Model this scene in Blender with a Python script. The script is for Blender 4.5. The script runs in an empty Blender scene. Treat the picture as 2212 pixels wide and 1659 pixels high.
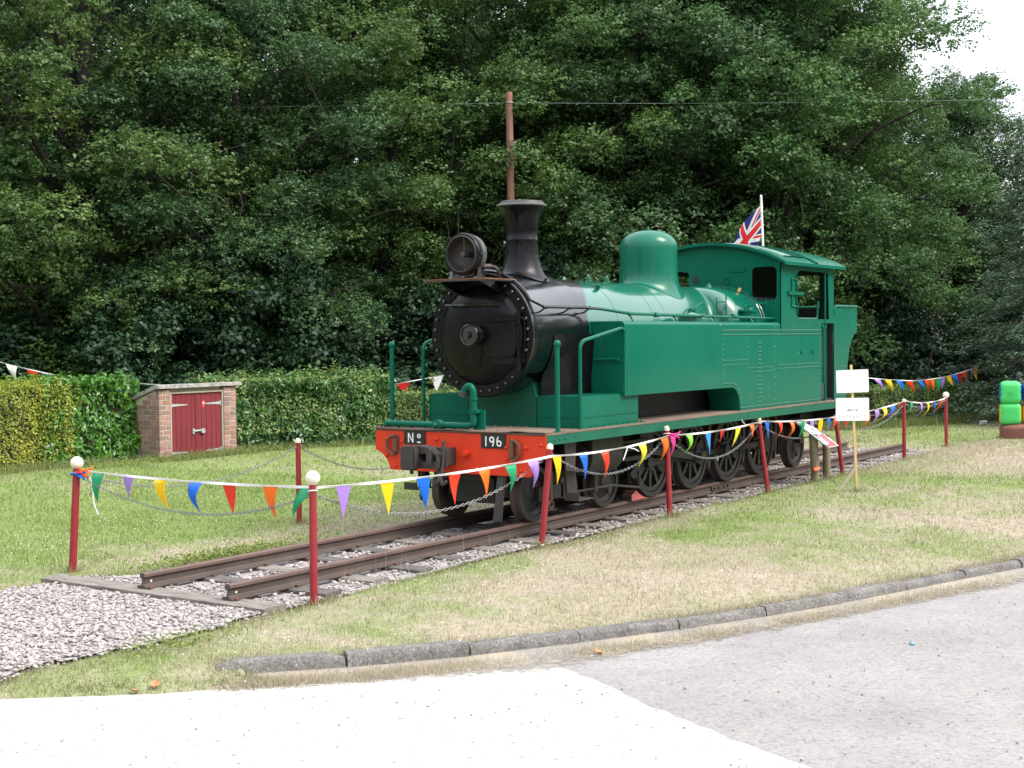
import bpy, bmesh, math, random
import numpy as np
from mathutils import Vector, Matrix
from mathutils.geometry import tessellate_polygon

random.seed(7)
rng = np.random.default_rng(11)
scene = bpy.context.scene
COL = scene.collection
PI = math.pi

# ------------------------------------------------------------------ camera
CAM = np.array([-13.127, -9.705, 2.427])
FWD = np.array([0.82645, 0.56188, -0.03399])
_r = np.cross(FWD, [0, 0, 1]); _r /= np.linalg.norm(_r)
_u = np.cross(_r, FWD)
ROLL = -0.010
RGT = _r * math.cos(ROLL) + _u * math.sin(ROLL)
UPV = -_r * math.sin(ROLL) + _u * math.cos(ROLL)
cam_data = bpy.data.cameras.new('camera')
cam_data.sensor_width = 36.0
cam_data.lens = 36.0 * 2994.0 / 2212.0
cam_data.clip_start = 0.1
cam_data.clip_end = 3000.0
cam = bpy.data.objects.new('camera', cam_data)
COL.objects.link(cam)
cam.matrix_world = Matrix(((RGT[0], UPV[0], -FWD[0], CAM[0]),
                           (RGT[1], UPV[1], -FWD[1], CAM[1]),
                           (RGT[2], UPV[2], -FWD[2], CAM[2]),
                           (0, 0, 0, 1)))
scene.camera = cam

# ------------------------------------------------------------------ world: bright thin overcast over a clear sky
SUN_ELEV, SUN_DIR = math.radians(50), Vector((0.28, -0.96, 0)).normalized()
world = bpy.data.worlds.new('World')
scene.world = world
world.use_nodes = True
wn, wl = world.node_tree.nodes, world.node_tree.links
wn.clear()
w_out = wn.new('ShaderNodeOutputWorld')
sky_t = wn.new('ShaderNodeTexSky')
sky_t.sky_type = 'NISHITA'
sky_t.sun_disc = False
sky_t.sun_elevation = SUN_ELEV
sky_t.sun_rotation = math.atan2(SUN_DIR.x, SUN_DIR.y)
sky_t.dust_density = 6.0
bg1 = wn.new('ShaderNodeBackground'); bg1.inputs['Strength'].default_value = 0.09
wl.new(sky_t.outputs[0], bg1.inputs['Color'])
tc = wn.new('ShaderNodeTexCoord')
sx = wn.new('ShaderNodeSeparateXYZ'); wl.new(tc.outputs['Generated'], sx.inputs[0])
mr = wn.new('ShaderNodeMapRange')
mr.inputs['From Min'].default_value = 0.0; mr.inputs['From Max'].default_value = 1.0
mr.inputs['To Min'].default_value = 0.78; mr.inputs['To Max'].default_value = 1.38
wl.new(sx.outputs['Z'], mr.inputs['Value'])
nz = wn.new('ShaderNodeTexNoise'); nz.inputs['Scale'].default_value = 2.2; nz.inputs['Detail'].default_value = 4
wl.new(tc.outputs['Generated'], nz.inputs['Vector'])
mr2 = wn.new('ShaderNodeMapRange')
mr2.inputs['From Min'].default_value = 0.3; mr2.inputs['From Max'].default_value = 0.7
mr2.inputs['To Min'].default_value = 0.9; mr2.inputs['To Max'].default_value = 1.1
wl.new(nz.outputs['Fac'], mr2.inputs['Value'])
mul = wn.new('ShaderNodeMath'); mul.operation = 'MULTIPLY'
wl.new(mr.outputs[0], mul.inputs[0]); wl.new(mr2.outputs[0], mul.inputs[1])
bg2 = wn.new('ShaderNodeBackground'); bg2.inputs['Color'].default_value = (0.95, 0.975, 1.0, 1)
wl.new(mul.outputs[0], bg2.inputs['Strength'])
addw = wn.new('ShaderNodeAddShader')
wl.new(bg1.outputs[0], addw.inputs[0]); wl.new(bg2.outputs[0], addw.inputs[1])
wl.new(addw.outputs[0], w_out.inputs['Surface'])

sun_d = bpy.data.lights.new('sun', 'SUN')
sun_d.energy = 1.8
sun_d.angle = math.radians(26)
sun_d.color = (1.0, 0.965, 0.91)
sun = bpy.data.objects.new('sun', sun_d)
COL.objects.link(sun)
sv = Vector((SUN_DIR.x * math.cos(SUN_ELEV), SUN_DIR.y * math.cos(SUN_ELEV), math.sin(SUN_ELEV)))
sun.rotation_euler = sv.to_track_quat('Z', 'Y').to_euler()
sun.location = (0, 0, 60)

scene.view_settings.view_transform = 'Standard'
scene.view_settings.look = 'None'
scene.view_settings.gamma = 1.0
scene.view_settings.use_curve_mapping = False
scene.view_settings.exposure = 0.62
scene.render.engine = 'CYCLES'
scene.cycles.use_denoising = True
scene.cycles.max_bounces = 6
scene.cycles.diffuse_bounces = 3
scene.cycles.glossy_bounces = 3
scene.cycles.transparent_max_bounces = 6
scene.cycles.caustics_reflective = False
scene.cycles.caustics_refractive = False

# ------------------------------------------------------------------ material helpers
MATS = {}
def _nodes(name):
    m = bpy.data.materials.new(name); m.use_nodes = True
    nt = m.node_tree
    b = nt.nodes['Principled BSDF']
    MATS[name] = m
    return m, nt.nodes, nt.links, b

def _noise(N, L, scale, detail=4.0, rough=0.6, vec=None, coord='Object', stretch=None):
    n = N.new('ShaderNodeTexNoise')
    n.inputs['Scale'].default_value = scale
    n.inputs['Detail'].default_value = detail
    n.inputs['Roughness'].default_value = rough
    t = N.new('ShaderNodeTexCoord')
    if stretch:
        mp = N.new('ShaderNodeMapping'); mp.inputs['Scale'].default_value = stretch
        L.new(t.outputs[coord], mp.inputs[0]); L.new(mp.outputs[0], n.inputs['Vector'])
    else:
        L.new(t.outputs[coord], n.inputs['Vector'])
    return n

def _ramp(N, L, src, stops):
    r = N.new('ShaderNodeValToRGB')
    els = r.color_ramp.elements
    while len(els) < len(stops): els.new(0.5)
    for e, (p, c) in zip(els, stops):
        e.position = p
        e.color = (c[0], c[1], c[2], 1) if not isinstance(c, (int, float)) else (c, c, c, 1)
    L.new(src, r.inputs[0])
    return r

def _mix(N, L, fac, a, b, mode='MIX'):
    m = N.new('ShaderNodeMix'); m.data_type = 'RGBA'; m.blend_type = mode
    for sock, val in ((m.inputs['Factor'], fac), (m.inputs['A'], a), (m.inputs['B'], b)):
        if hasattr(val, 'links') or hasattr(val, 'is_linked'): L.new(val, sock)
        elif isinstance(val, (int, float)): sock.default_value = val
        else: sock.default_value = (val[0], val[1], val[2], 1)
    return m.outputs['Result']

def _bump(N, L, b, src, strength, dist=0.02):
    bp = N.new('ShaderNodeBump')
    bp.inputs['Strength'].default_value = strength
    bp.inputs['Distance'].default_value = dist
    L.new(src, bp.inputs['Height']); L.new(bp.outputs[0], b.inputs['Normal'])

def paint(name, col, rough=0.4, dirt=(0.09, 0.075, 0.06), dirt_amt=0.35, scale=3.0, var=0.12, bump=0.05, spec=0.5, metallic=0.0, streak=False, coat=0.0):
    """brushed-on coat with uneven tone, grime patches and slight waviness"""
    m, N, L, b = _nodes(name)
    n1 = _noise(N, L, scale, 6, 0.65, stretch=(1, 1, 0.25) if streak else None)
    n2 = _noise(N, L, scale * 9, 5, 0.7, stretch=(1, 1, 0.10) if streak else None)
    r1 = _ramp(N, L, n1.outputs['Fac'], [(0.25, tuple(c * (1 - var) for c in col)), (0.75, tuple(min(1, c * (1 + var)) for c in col))])
    r2 = _ramp(N, L, n2.outputs['Fac'], [(0.52, 0.0), (0.78, dirt_amt)])
    L.new(_mix(N, L, r2.outputs[0], r1.outputs[0], dirt), b.inputs['Base Color'])
    rr = _ramp(N, L, n1.outputs['Fac'], [(0.2, max(0.02, rough - 0.1)), (0.8, min(1, rough + 0.14))])
    L.new(rr.outputs[0], b.inputs['Roughness'])
    b.inputs['Specular IOR Level'].default_value = spec
    b.inputs['Metallic'].default_value = metallic
    b.inputs['Coat Weight'].default_value = coat
    b.inputs['Coat Roughness'].default_value = 0.07
    b.inputs['Coat IOR'].default_value = 1.65
    if bump:
        n3 = _noise(N, L, scale * 3.5, 4, 0.55)
        _bump(N, L, b, n3.outputs['Fac'], bump, 0.02)
    return m

def leafmat(name, c_dark, c_light, c_tip=None, trans=0.3, rough=0.5, clump=0.55, tip_amt=0.25, hue=0.0, spec=0.4):
    m, N, L, b = _nodes(name)
    g = N.new('ShaderNodeNewGeometry')
    r = _ramp(N, L, g.outputs['Random Per Island'], [(0.0, c_dark), (1.0, c_light)])
    col = r.outputs[0]
    if c_tip:
        n = _noise(N, L, clump, 3, 0.6)
        rr = _ramp(N, L, n.outputs['Fac'], [(0.48, 0.0), (0.7, tip_amt)])
        col = _mix(N, L, rr.outputs[0], col, c_tip)
    if hue:
        oi = N.new('ShaderNodeObjectInfo')
        mr_ = N.new('ShaderNodeMapRange'); mr_.inputs['To Min'].default_value = 0.5 - hue; mr_.inputs['To Max'].default_value = 0.5 + hue
        L.new(oi.outputs['Random'], mr_.inputs['Value'])
        hs = N.new('ShaderNodeHueSaturation')
        L.new(mr_.outputs[0], hs.inputs['Hue']); L.new(col, hs.inputs['Color'])
        col = hs.outputs[0]
    L.new(col, b.inputs['Base Color'])
    b.inputs['Roughness'].default_value = rough
    b.inputs['Specular IOR Level'].default_value = spec
    t = N.new('ShaderNodeBsdfTranslucent'); L.new(col, t.inputs['Color'])
    mx = N.new('ShaderNodeMixShader'); mx.inputs[0].default_value = trans
    out = N['Material Output']
    L.new(b.outputs[0], mx.inputs[1]); L.new(t.outputs[0], mx.inputs[2]); L.new(mx.outputs[0], out.inputs['Surface'])
    return m

GREEN = (0.004, 0.112, 0.071)
paint('loco_green', GREEN, 0.20, dirt=(0.022, 0.118, 0.082), dirt_amt=0.55, scale=1.2, var=0.10, bump=0.02, streak=True, spec=0.12)
paint('loco_green_shiny', (0.004, 0.112, 0.070), 0.16, dirt=(0.008, 0.10, 0.066), dirt_amt=0.3, scale=1.6, var=0.10, bump=0.03, spec=0.5, coat=0.60)
paint('dome_green', (0.0045, 0.122, 0.076), 0.17, dirt=(0.008, 0.11, 0.07), dirt_amt=0.3, scale=1.6, var=0.08, bump=0.03, spec=0.32)
paint('loco_green_dirty', (0.007, 0.105, 0.064), 0.42, dirt=(0.08, 0.07, 0.05), dirt_amt=0.5, scale=2.2, var=0.25, bump=0.05, spec=0.2)
paint('loco_black', (0.0035, 0.004, 0.0055), 0.17, dirt=(0.011, 0.011, 0.012), dirt_amt=0.35, scale=2.5, var=0.35, bump=0.08, spec=0.42, coat=0.55)
paint('chimney_black', (0.004, 0.004, 0.005), 0.24, dirt=(0.012, 0.011, 0.010), dirt_amt=0.35, scale=3.5, var=0.35, bump=0.16, spec=0.22)
paint('door_black', (0.005, 0.005, 0.006), 0.25, dirt=(0.013, 0.012, 0.011), dirt_amt=0.35, scale=2.2, var=0.3, bump=0.06, spec=0.2)
paint('under_black', (0.012, 0.012, 0.013), 0.55, dirt=(0.045, 0.04, 0.034), dirt_amt=0.7, scale=3, var=0.4, bump=0.1)
paint('wheel_grey', (0.020, 0.020, 0.021), 0.5, dirt=(0.065, 0.056, 0.048), dirt_amt=0.7, scale=4, var=0.35, bump=0.06)
paint('tread_brown', (0.055, 0.036, 0.030), 0.45, dirt=(0.09, 0.06, 0.05), dirt_amt=0.6, scale=4, var=0.3, bump=0.05)
paint('beam_red', (0.66, 0.048, 0.018), 0.42, dirt=(0.42, 0.06, 0.03), dirt_amt=0.45, scale=2.5, var=0.1, bump=0.05, streak=True, spec=0.25)
paint('rusty_iron', (0.13, 0.060, 0.038), 0.7, dirt=(0.05, 0.03, 0.025), dirt_amt=0.8, scale=6, var=0.3, bump=0.2)
paint('rust_orange', (0.19, 0.085, 0.04), 0.8, dirt=(0.06, 0.035, 0.02), dirt_amt=0.9, scale=5, var=0.4, bump=0.2)
paint('deck_brown', (0.175, 0.125, 0.095), 0.8, dirt=(0.09, 0.06, 0.045), dirt_amt=0.85, scale=3, var=0.3, bump=0.15)
paint('iron_grey', (0.038, 0.035, 0.034), 0.55, dirt=(0.10, 0.08, 0.065), dirt_amt=0.7, scale=5, var=0.35, bump=0.25)
paint('lamp_brown', (0.030, 0.022, 0.021), 0.5, dirt=(0.06, 0.05, 0.045), dirt_amt=0.5, scale=4, var=0.3)
paint('lamp_grey', (0.055, 0.06, 0.06), 0.45, dirt=(0.14, 0.135, 0.07), dirt_amt=0.6, scale=4, var=0.4)
paint('steel_bright', (0.45, 0.45, 0.45), 0.35, dirt=(0.25, 0.2, 0.16), dirt_amt=0.4, scale=8, metallic=0.6)
paint('brass', (0.45, 0.30, 0.10), 0.4, scale=8)
paint('plate_black', (0.012, 0.012, 0.014), 0.45, scale=5, dirt_amt=0.2)
paint('white_paint', (0.80, 0.80, 0.78), 0.5, dirt=(0.6, 0.58, 0.54), dirt_amt=0.3, scale=6, var=0.03)
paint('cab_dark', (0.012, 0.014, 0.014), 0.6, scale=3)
paint('cab_teal', (0.022, 0.060, 0.056), 0.5, dirt=(0.05, 0.06, 0.05), dirt_amt=0.5, scale=3)
paint('post_red', (0.27, 0.020, 0.028), 0.38, dirt=(0.12, 0.02, 0.02), dirt_amt=0.5, scale=5, var=0.12)
paint('cream', (0.80, 0.74, 0.58), 0.35, dirt=(0.6, 0.52, 0.36), dirt_amt=0.3, scale=8, var=0.05)
paint('chain_zinc', (0.20, 0.21, 0.215), 0.45, dirt=(0.14, 0.11, 0.09), dirt_amt=0.5, scale=20, metallic=0.4)
paint('rail_rust', (0.078, 0.057, 0.050), 0.6, dirt=(0.055, 0.047, 0.043), dirt_amt=0.8, scale=3, var=0.25, bump=0.1)
paint('rail_head', (0.125, 0.082, 0.070), 0.5, dirt=(0.09, 0.065, 0.055), dirt_amt=0.6, scale=6, var=0.2)
paint('chock_red', (0.42, 0.10, 0.10), 0.6, dirt=(0.2, 0.08, 0.07), dirt_amt=0.5, scale=6)
paint('door_red', (0.185, 0.034, 0.043), 0.55, dirt=(0.23, 0.065, 0.07), dirt_amt=0.3, scale=3, var=0.15, bump=0.04, streak=True, spec=0.12)
paint('frame_wood', (0.36, 0.31, 0.26), 0.7, dirt=(0.2, 0.16, 0.13), dirt_amt=0.7, scale=7, var=0.2)
paint('galvanised', (0.42, 0.46, 0.48), 0.45, dirt=(0.3, 0.3, 0.28), dirt_amt=0.5, scale=10, metallic=0.3)
paint('mortar', (0.50, 0.45, 0.37), 0.9, scale=10, var=0.15, bump=0.1)
paint('sign_white', (0.90, 0.90, 0.90), 0.5, dirt=(0.82, 0.82, 0.82), dirt_amt=0.2, var=0.02, bump=0)
paint('print_grey', (0.52, 0.52, 0.53), 0.6, var=0.02, bump=0)
paint('print_blue', (0.16, 0.22, 0.60), 0.6, var=0.02, bump=0)
paint('print_pink', (0.72, 0.35, 0.38), 0.6, var=0.02, bump=0)
paint('print_red', (0.50, 0.055, 0.065), 0.5, var=0.05, bump=0)
paint('print_dark', (0.16, 0.17, 0.19), 0.5, var=0.4, scale=30, bump=0)
paint('new_wood', (0.62, 0.44, 0.20), 0.65, dirt=(0.45, 0.3, 0.14), dirt_amt=0.5, scale=6, var=0.15)
paint('grey_wood', (0.42, 0.37, 0.28), 0.8, dirt=(0.25, 0.2, 0.15), dirt_amt=0.5, scale=8, var=0.2)
paint('post_wood', (0.205, 0.165, 0.105), 0.8, dirt=(0.09, 0.06, 0.04), dirt_amt=0.8, scale=6, var=0.3, bump=0.15)
paint('pole_wood', (0.22, 0.105, 0.078), 0.75, dirt=(0.30, 0.19, 0.15), dirt_amt=0.6, scale=4, var=0.25, bump=0.1)
paint('wire_grey', (0.16, 0.19, 0.185), 0.6, bump=0)
paint('vinyl_green', (0.06, 0.56, 0.14), 0.32, dirt_amt=0.1, dirt=(0.1, 0.5, 0.2), scale=4, var=0.06, bump=0.05)
paint('vinyl_blue', (0.02, 0.12, 0.42), 0.35, dirt_amt=0.1, scale=4, bump=0.05)
paint('vinyl_yellow', (0.72, 0.52, 0.03), 0.35, dirt_amt=0.1, scale=4, bump=0.05)
paint('vinyl_brown', (0.20, 0.075, 0.055), 0.4, dirt_amt=0.2, scale=4, bump=0.08)
paint('leaf_brown', (0.42, 0.20, 0.09), 0.7, scale=20, var=0.3)
paint('plastic_orange', (0.75, 0.12, 0.03), 0.4, bump=0)
paint('plastic_blue', (0.20, 0.45, 0.58), 0.35, bump=0)
paint('plastic_black', (0.02, 0.02, 0.02), 0.4, bump=0)
for nm, c in dict(green=(0.012, 0.36, 0.15), purple=(0.40, 0.24, 0.68), yellow=(0.88, 0.62, 0.012), blue=(0.008, 0.16, 0.72), red=(0.80, 0.055, 0.016),
                  orange=(0.90, 0.19, 0.016), lime=(0.24, 0.70, 0.03), sky=(0.04, 0.34, 0.78), pink=(0.80, 0.05, 0.36), white=(0.86, 0.86, 0.86),
                  crimson=(0.66, 0.012, 0.018), lemon=(0.86, 0.78, 0.06), flagblue=(0.025, 0.03, 0.20), flagred=(0.78, 0.025, 0.035)).items():
    m, N, L, b = _nodes('cloth_' + nm)
    b.inputs['Base Color'].default_value = (*c, 1)
    b.inputs['Roughness'].default_value = 0.35
    t = N.new('ShaderNodeBsdfTranslucent'); t.inputs['Color'].default_value = (*c, 1)
    mx = N.new('ShaderNodeMixShader'); mx.inputs[0].default_value = 0.3
    L.new(b.outputs[0], mx.inputs[1]); L.new(t.outputs[0], mx.inputs[2]); L.new(mx.outputs[0], N['Material Output'].inputs['Surface'])

# leaves
leafmat('oak_leaf', (0.044, 0.098, 0.030), (0.104, 0.200, 0.056), (0.175, 0.275, 0.066), trans=0.32, clump=0.45, tip_amt=0.6, hue=0.012, rough=0.45)
leafmat('oak_leaf_deep', (0.036, 0.088, 0.035), (0.084, 0.168, 0.059), (0.13, 0.220, 0.063), trans=0.30, clump=0.4, tip_amt=0.4, hue=0.012, rough=0.45)
leafmat('spruce_needle', (0.085, 0.15, 0.105), (0.18, 0.26, 0.18), (0.19, 0.26, 0.09), trans=0.1, clump=0.8, tip_amt=0.3)
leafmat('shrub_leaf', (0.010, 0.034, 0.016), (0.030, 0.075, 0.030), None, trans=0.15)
leafmat('laurel_leaf', (0.028, 0.105, 0.014), (0.095, 0.26, 0.034), (0.15, 0.32, 0.05), trans=0.22, rough=0.28, clump=1.5, tip_amt=0.5, spec=0.5)
leafmat('laurel_dark_leaf', (0.022, 0.085, 0.020), (0.085, 0.205, 0.048), (0.15, 0.26, 0.065), trans=0.2, rough=0.28, clump=1.5, tip_amt=0.4, spec=0.5)
leafmat('privet_leaf', (0.12, 0.18, 0.018), (0.31, 0.37, 0.05), (0.43, 0.42, 0.055), trans=0.25, clump=1.2, tip_amt=0.6)
leafmat('box_leaf', (0.06, 0.12, 0.026), (0.16, 0.24, 0.06), (0.22, 0.27, 0.08), trans=0.2, clump=1.2, tip_amt=0.5)
leafmat('pale_shoot', (0.12, 0.20, 0.055), (0.24, 0.33, 0.10), None, trans=0.3)

def bark(name, c):
    m, N, L, b = _nodes(name)
    n = _noise(N, L, 5, 6, 0.7, stretch=(3, 3, 0.5))
    r = _ramp(N, L, n.outputs['Fac'], [(0.3, tuple(x * 0.5 for x in c)), (0.7, c)])
    L.new(r.outputs[0], b.inputs['Base Color']); b.inputs['Roughness'].default_value = 0.9
    _bump(N, L, b, n.outputs['Fac'], 0.4, 0.03)
bark('oak_bark', (0.075, 0.06, 0.05))
bark('branch_bark', (0.055, 0.045, 0.04))
bark('limb_bark', (0.035, 0.030, 0.026))

# ------------------------------------------------------------------ mesh builder
class MB:
    def __init__(self): self.v = []; self.f = []; self.mi = []; self.cur = 0
    def add(self, vs, fs):
        o = len(self.v)
        self.v.extend([tuple(map(float, p)) for p in vs])
        for f in fs: self.f.append([i + o for i in f]); self.mi.append(self.cur)
        return self
    def box(self, x0, x1, y0, y1, z0, z1):
        vs = [(x, y, z) for x in (x0, x1) for y in (y0, y1) for z in (z0, z1)]
        return self.add(vs, [(0, 1, 3, 2), (4, 6, 7, 5), (0, 4, 5, 1), (2, 3, 7, 6), (0, 2, 6, 4), (1, 5, 7, 3)])
    def hexa(self, p):   # 8 points: bottom 4 ccw, top 4 ccw
        return self.add(p, [(3, 2, 1, 0), (4, 5, 6, 7), (0, 1, 5, 4), (1, 2, 6, 5), (2, 3, 7, 6), (3, 0, 4, 7)])
    def tube(self, pts, r, n=8, caps=True):
        P = [Vector(p) for p in pts]
        rs = r if isinstance(r, (list, tuple)) else [r] * len(P)
        t0 = (P[1] - P[0]).normalized()
        ref = Vector((0, 0, 1)) if abs(t0.z) < 0.9 else Vector((1, 0, 0))
        a = t0.cross(ref).normalized()
        vs, fs = [], []
        for i, p in enumerate(P):
            if i == 0: t = P[1] - P[0]
            elif i == len(P) - 1: t = P[-1] - P[-2]
            else: t = (P[i + 1] - P[i]).normalized() + (P[i] - P[i - 1]).normalized()
            t.normalize()
            a = (a - t * a.dot(t)).normalized(); b = t.cross(a)
            for k in range(n):
                th = 2 * PI * k / n
                vs.append(p + (a * math.cos(th) + b * math.sin(th)) * rs[i])
        for i in range(len(P) - 1):
            for k in range(n):
                k2 = (k + 1) % n
                fs.append((i * n + k, i * n + k2, (i + 1) * n + k2, (i + 1) * n + k))
        if caps:
            fs.append(tuple(range(n - 1, -1, -1))); fs.append(tuple((len(P) - 1) * n + k for k in range(n)))
        return self.add(vs, fs)
    def lathe(self, prof, org, axis, n=32, closed=False):
        """prof: (r, t) pairs, t along axis"""
        ax = Vector(axis).normalized(); ref = Vector((0, 0, 1)) if abs(ax.z) < 0.9 else Vector((1, 0, 0))
        a = ax.cross(ref).normalized(); b = ax.cross(a); o = Vector(org)
        vs, fs, rows = [], [], []
        for r, t in prof:
            if r < 1e-6: rows.append([len(vs)]); vs.append(o + ax * t)
            else:
                rows.append(list(range(len(vs), len(vs) + n)))
                for k in range(n):
                    th = 2 * PI * k / n
                    vs.append(o + ax * t + (a * math.cos(th) + b * math.sin(th)) * r)
        pairs = list(zip(rows, rows[1:]))
        if closed: pairs.append((rows[-1], rows[0]))
        for A, B in pairs:
            if len(A) == 1 and len(B) == 1: continue
            for k in range(n):
                k2 = (k + 1) % n
                if len(A) == 1: fs.append((A[0], B[k2], B[k]))
                elif len(B) == 1: fs.append((A[k], A[k2], B[0]))
                else: fs.append((A[k], A[k2], B[k2], B[k]))
        return self.add(vs, fs)
    def cyl(self, p0, p1, r, n=16, r1=None):
        d = Vector(p1) - Vector(p0)
        return self.lathe([(0, 0), (r, 0), (r if r1 is None else r1, d.length), (0, d.length)], p0, d, n)
    def sphere(self, c, r, n=16, m=10, sq=(1, 1, 1)):
        o = len(self.v)
        prof = [(r * math.sin(PI * i / m), -r * math.cos(PI * i / m)) for i in range(m + 1)]
        prof[0] = (0, -r); prof[-1] = (0, r)
        self.lathe(prof, (0, 0, 0), (0, 0, 1), n)
        for i in range(o, len(self.v)):
            x, y, z = self.v[i]; self.v[i] = (c[0] + x * sq[0], c[1] + y * sq[1], c[2] + z * sq[2])
        return self
    def torus(self, c, R, r, axis, n=32, m=8):
        return self.lathe([(R + r * math.cos(2 * PI * k / m), r * math.sin(2 * PI * k / m)) for k in range(m)], c, axis, n, closed=True)
    def plate(self, outer, holes, fn, t0, t1):
        """outer/holes: 2D loops; fn(a, b, t) -> 3D; thickness t0..t1"""
        loops = [list(outer)] + [list(h) for h in holes]
        tris = tessellate_polygon([[Vector((a, b, 0)) for a, b in lp] for lp in loops])
        flat = [p for lp in loops for p in lp]; n = len(flat)
        vs = [fn(a, b, t0) for a, b in flat] + [fn(a, b, t1) for a, b in flat]
        fs = [tuple(t) for t in tris] + [tuple(i + n for i in reversed(t)) for t in tris]
        s = 0
        for lp in loops:
            k = len(lp)
            for i in range(k):
                j = (i + 1) % k
                fs.append((s + i, s + j, s + j + n, s + i + n))
            s += k
        return self.add(vs, fs)
    def loft(self, rings, caps=True, closed=True):
        n = len(rings[0]); vs = [p for r in rings for p in r]; fs = []
        for i in range(len(rings) - 1):
            for k in range(n if closed else n - 1):
                k2 = (k + 1) % n
                fs.append((i * n + k, i * n + k2, (i + 1) * n + k2, (i + 1) * n + k))
        if caps: fs.append(tuple(range(n - 1, -1, -1))); fs.append(tuple((len(rings) - 1) * n + k for k in range(n)))
        return self.add(vs, fs)

ORG = {}
def _finish(me, bevel, sharp, recalc=True):
    bm = bmesh.new(); bm.from_mesh(me)
    bmesh.ops.remove_doubles(bm, verts=bm.verts, dist=1e-5)
    if recalc: bmesh.ops.recalc_face_normals(bm, faces=bm.faces)
    if bevel:
        es = [e for e in bm.edges if len(e.link_faces) == 2 and e.calc_face_angle(0) > math.radians(40)]
        bmesh.ops.bevel(bm, geom=es, offset=bevel, segments=2, affect='EDGES', clamp_overlap=True)
    bm.to_mesh(me); bm.free()
    for p in me.polygons: p.use_smooth = True
    me.set_sharp_from_angle(angle=math.radians(sharp))

def build(name, mb, mats, parent=None, bevel=0.0, sharp=36, origin=None, **props):
    if isinstance(mats, str): mats = [mats]
    if parent is not None: o = Vector(ORG[parent])
    else: o = Vector(origin) if origin is not None else Vector((0, 0, 0))
    me = bpy.data.meshes.new(name)
    me.from_pydata([(p[0] - o.x, p[1] - o.y, p[2] - o.z) for p in mb.v], [], mb.f)
    for m in mats: me.materials.append(MATS[m])
    if len(mats) > 1: me.polygons.foreach_set('material_index', mb.mi)
    me.update()
    _finish(me, bevel, sharp)
    ob = bpy.data.objects.new(name, me); COL.objects.link(ob)
    if parent is not None: ob.parent = parent; ORG[ob] = tuple(o)
    else: ob.location = o; ORG[ob] = tuple(o)
    for k, v in props.items(): ob[k] = v
    return ob

def rawmesh(name, V, Fq, mats, parent=None, smooth=False, link=True, mat_idx=None, **props):
    """fast path for numpy arrays; Fq: (n,3) or (n,4)"""
    V = np.asarray(V, np.float32); Fq = np.asarray(Fq, np.int32)
    if parent is not None: V = V - np.array(ORG[parent], np.float32)
    me = bpy.data.meshes.new(name)
    k = Fq.shape[1]
    me.vertices.add(len(V)); me.vertices.foreach_set('co', V.ravel())
    me.loops.add(Fq.size); me.loops.foreach_set('vertex_index', Fq.ravel())
    me.polygons.add(len(Fq))
    me.polygons.foreach_set('loop_start', np.arange(0, Fq.size, k, dtype=np.int32))
    if mat_idx is not None: me.polygons.foreach_set('material_index', np.asarray(mat_idx, np.int32))
    if smooth: me.polygons.foreach_set('use_smooth', np.ones(len(Fq), bool))
    for m in ([mats] if isinstance(mats, str) else mats): me.materials.append(MATS[m])
    me.update(calc_edges=True); me.validate()
    if not link: return me
    ob = bpy.data.objects.new(name, me); COL.objects.link(ob)
    ORG[ob] = tuple(ORG[parent]) if parent is not None else (0, 0, 0)
    if parent is not None: ob.parent = parent
    for kk, v in props.items(): ob[kk] = v
    return ob

def thing(name, label, cat, loc=(0, 0, 0), group=None, kind=None):
    o = bpy.data.objects.new(name, None); COL.objects.link(o)
    o.location = loc; o.empty_display_size = 0.2
    o['label'] = label
    if cat: o['category'] = cat
    if group: o['group'] = group
    if kind: o['kind'] = kind
    ORG[o] = tuple(loc)
    return o

def tag(o, label, cat=None, group=None, kind=None):
    o['label'] = label
    if cat: o['category'] = cat
    if group: o['group'] = group
    if kind: o['kind'] = kind
    return o

def clone(ob, parent, loc=None, rotz=0.0, **props):
    c = ob.copy(); COL.objects.link(c)
    if parent is not None: c.parent = parent
    if loc is not None: c.location = loc
    c.rotation_euler = (0, 0, rotz)
    ORG[c] = ORG.get(ob, (0, 0, 0))
    for ch in ob.children:
        clone_child(ch, c)
    for k, v in props.items(): c[k] = v
    return c
def clone_child(ch, parent):
    d = ch.copy(); COL.objects.link(d); d.parent = parent
    for g in ch.children: clone_child(g, d)

def arc2(cx, cy, r, a0, a1, n):
    return [(cx + r * math.cos(math.radians(a0 + (a1 - a0) * i / n)), cy + r * math.sin(math.radians(a0 + (a1 - a0) * i / n))) for i in range(n + 1)]

def rrect(x0, x1, z0, z1, r, n=5):
    return (arc2(x1 - r, z1 - r, r, 0, 90, n) + arc2(x0 + r, z1 - r, r, 90, 180, n) + arc2(x0 + r, z0 + r, r, 180, 270, n) + arc2(x1 - r, z0 + r, r, 270, 360, n))

def bend(pts, r=0.06, n=4):
    """round the inner corners of a polyline"""
    P = [Vector(p) for p in pts]; out = [P[0]]
    for i in range(1, len(P) - 1):
        a, b, c = P[i - 1], P[i], P[i + 1]
        d = min(r, (a - b).length * 0.45, (c - b).length * 0.45)
        p, q = b + (a - b).normalized() * d, b + (c - b).normalized() * d
        for k in range(n + 1):
            t = k / n
            out.append(p * (1 - t) ** 2 + b * 2 * t * (1 - t) + q * t * t)
    out.append(P[-1])
    return out

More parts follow.
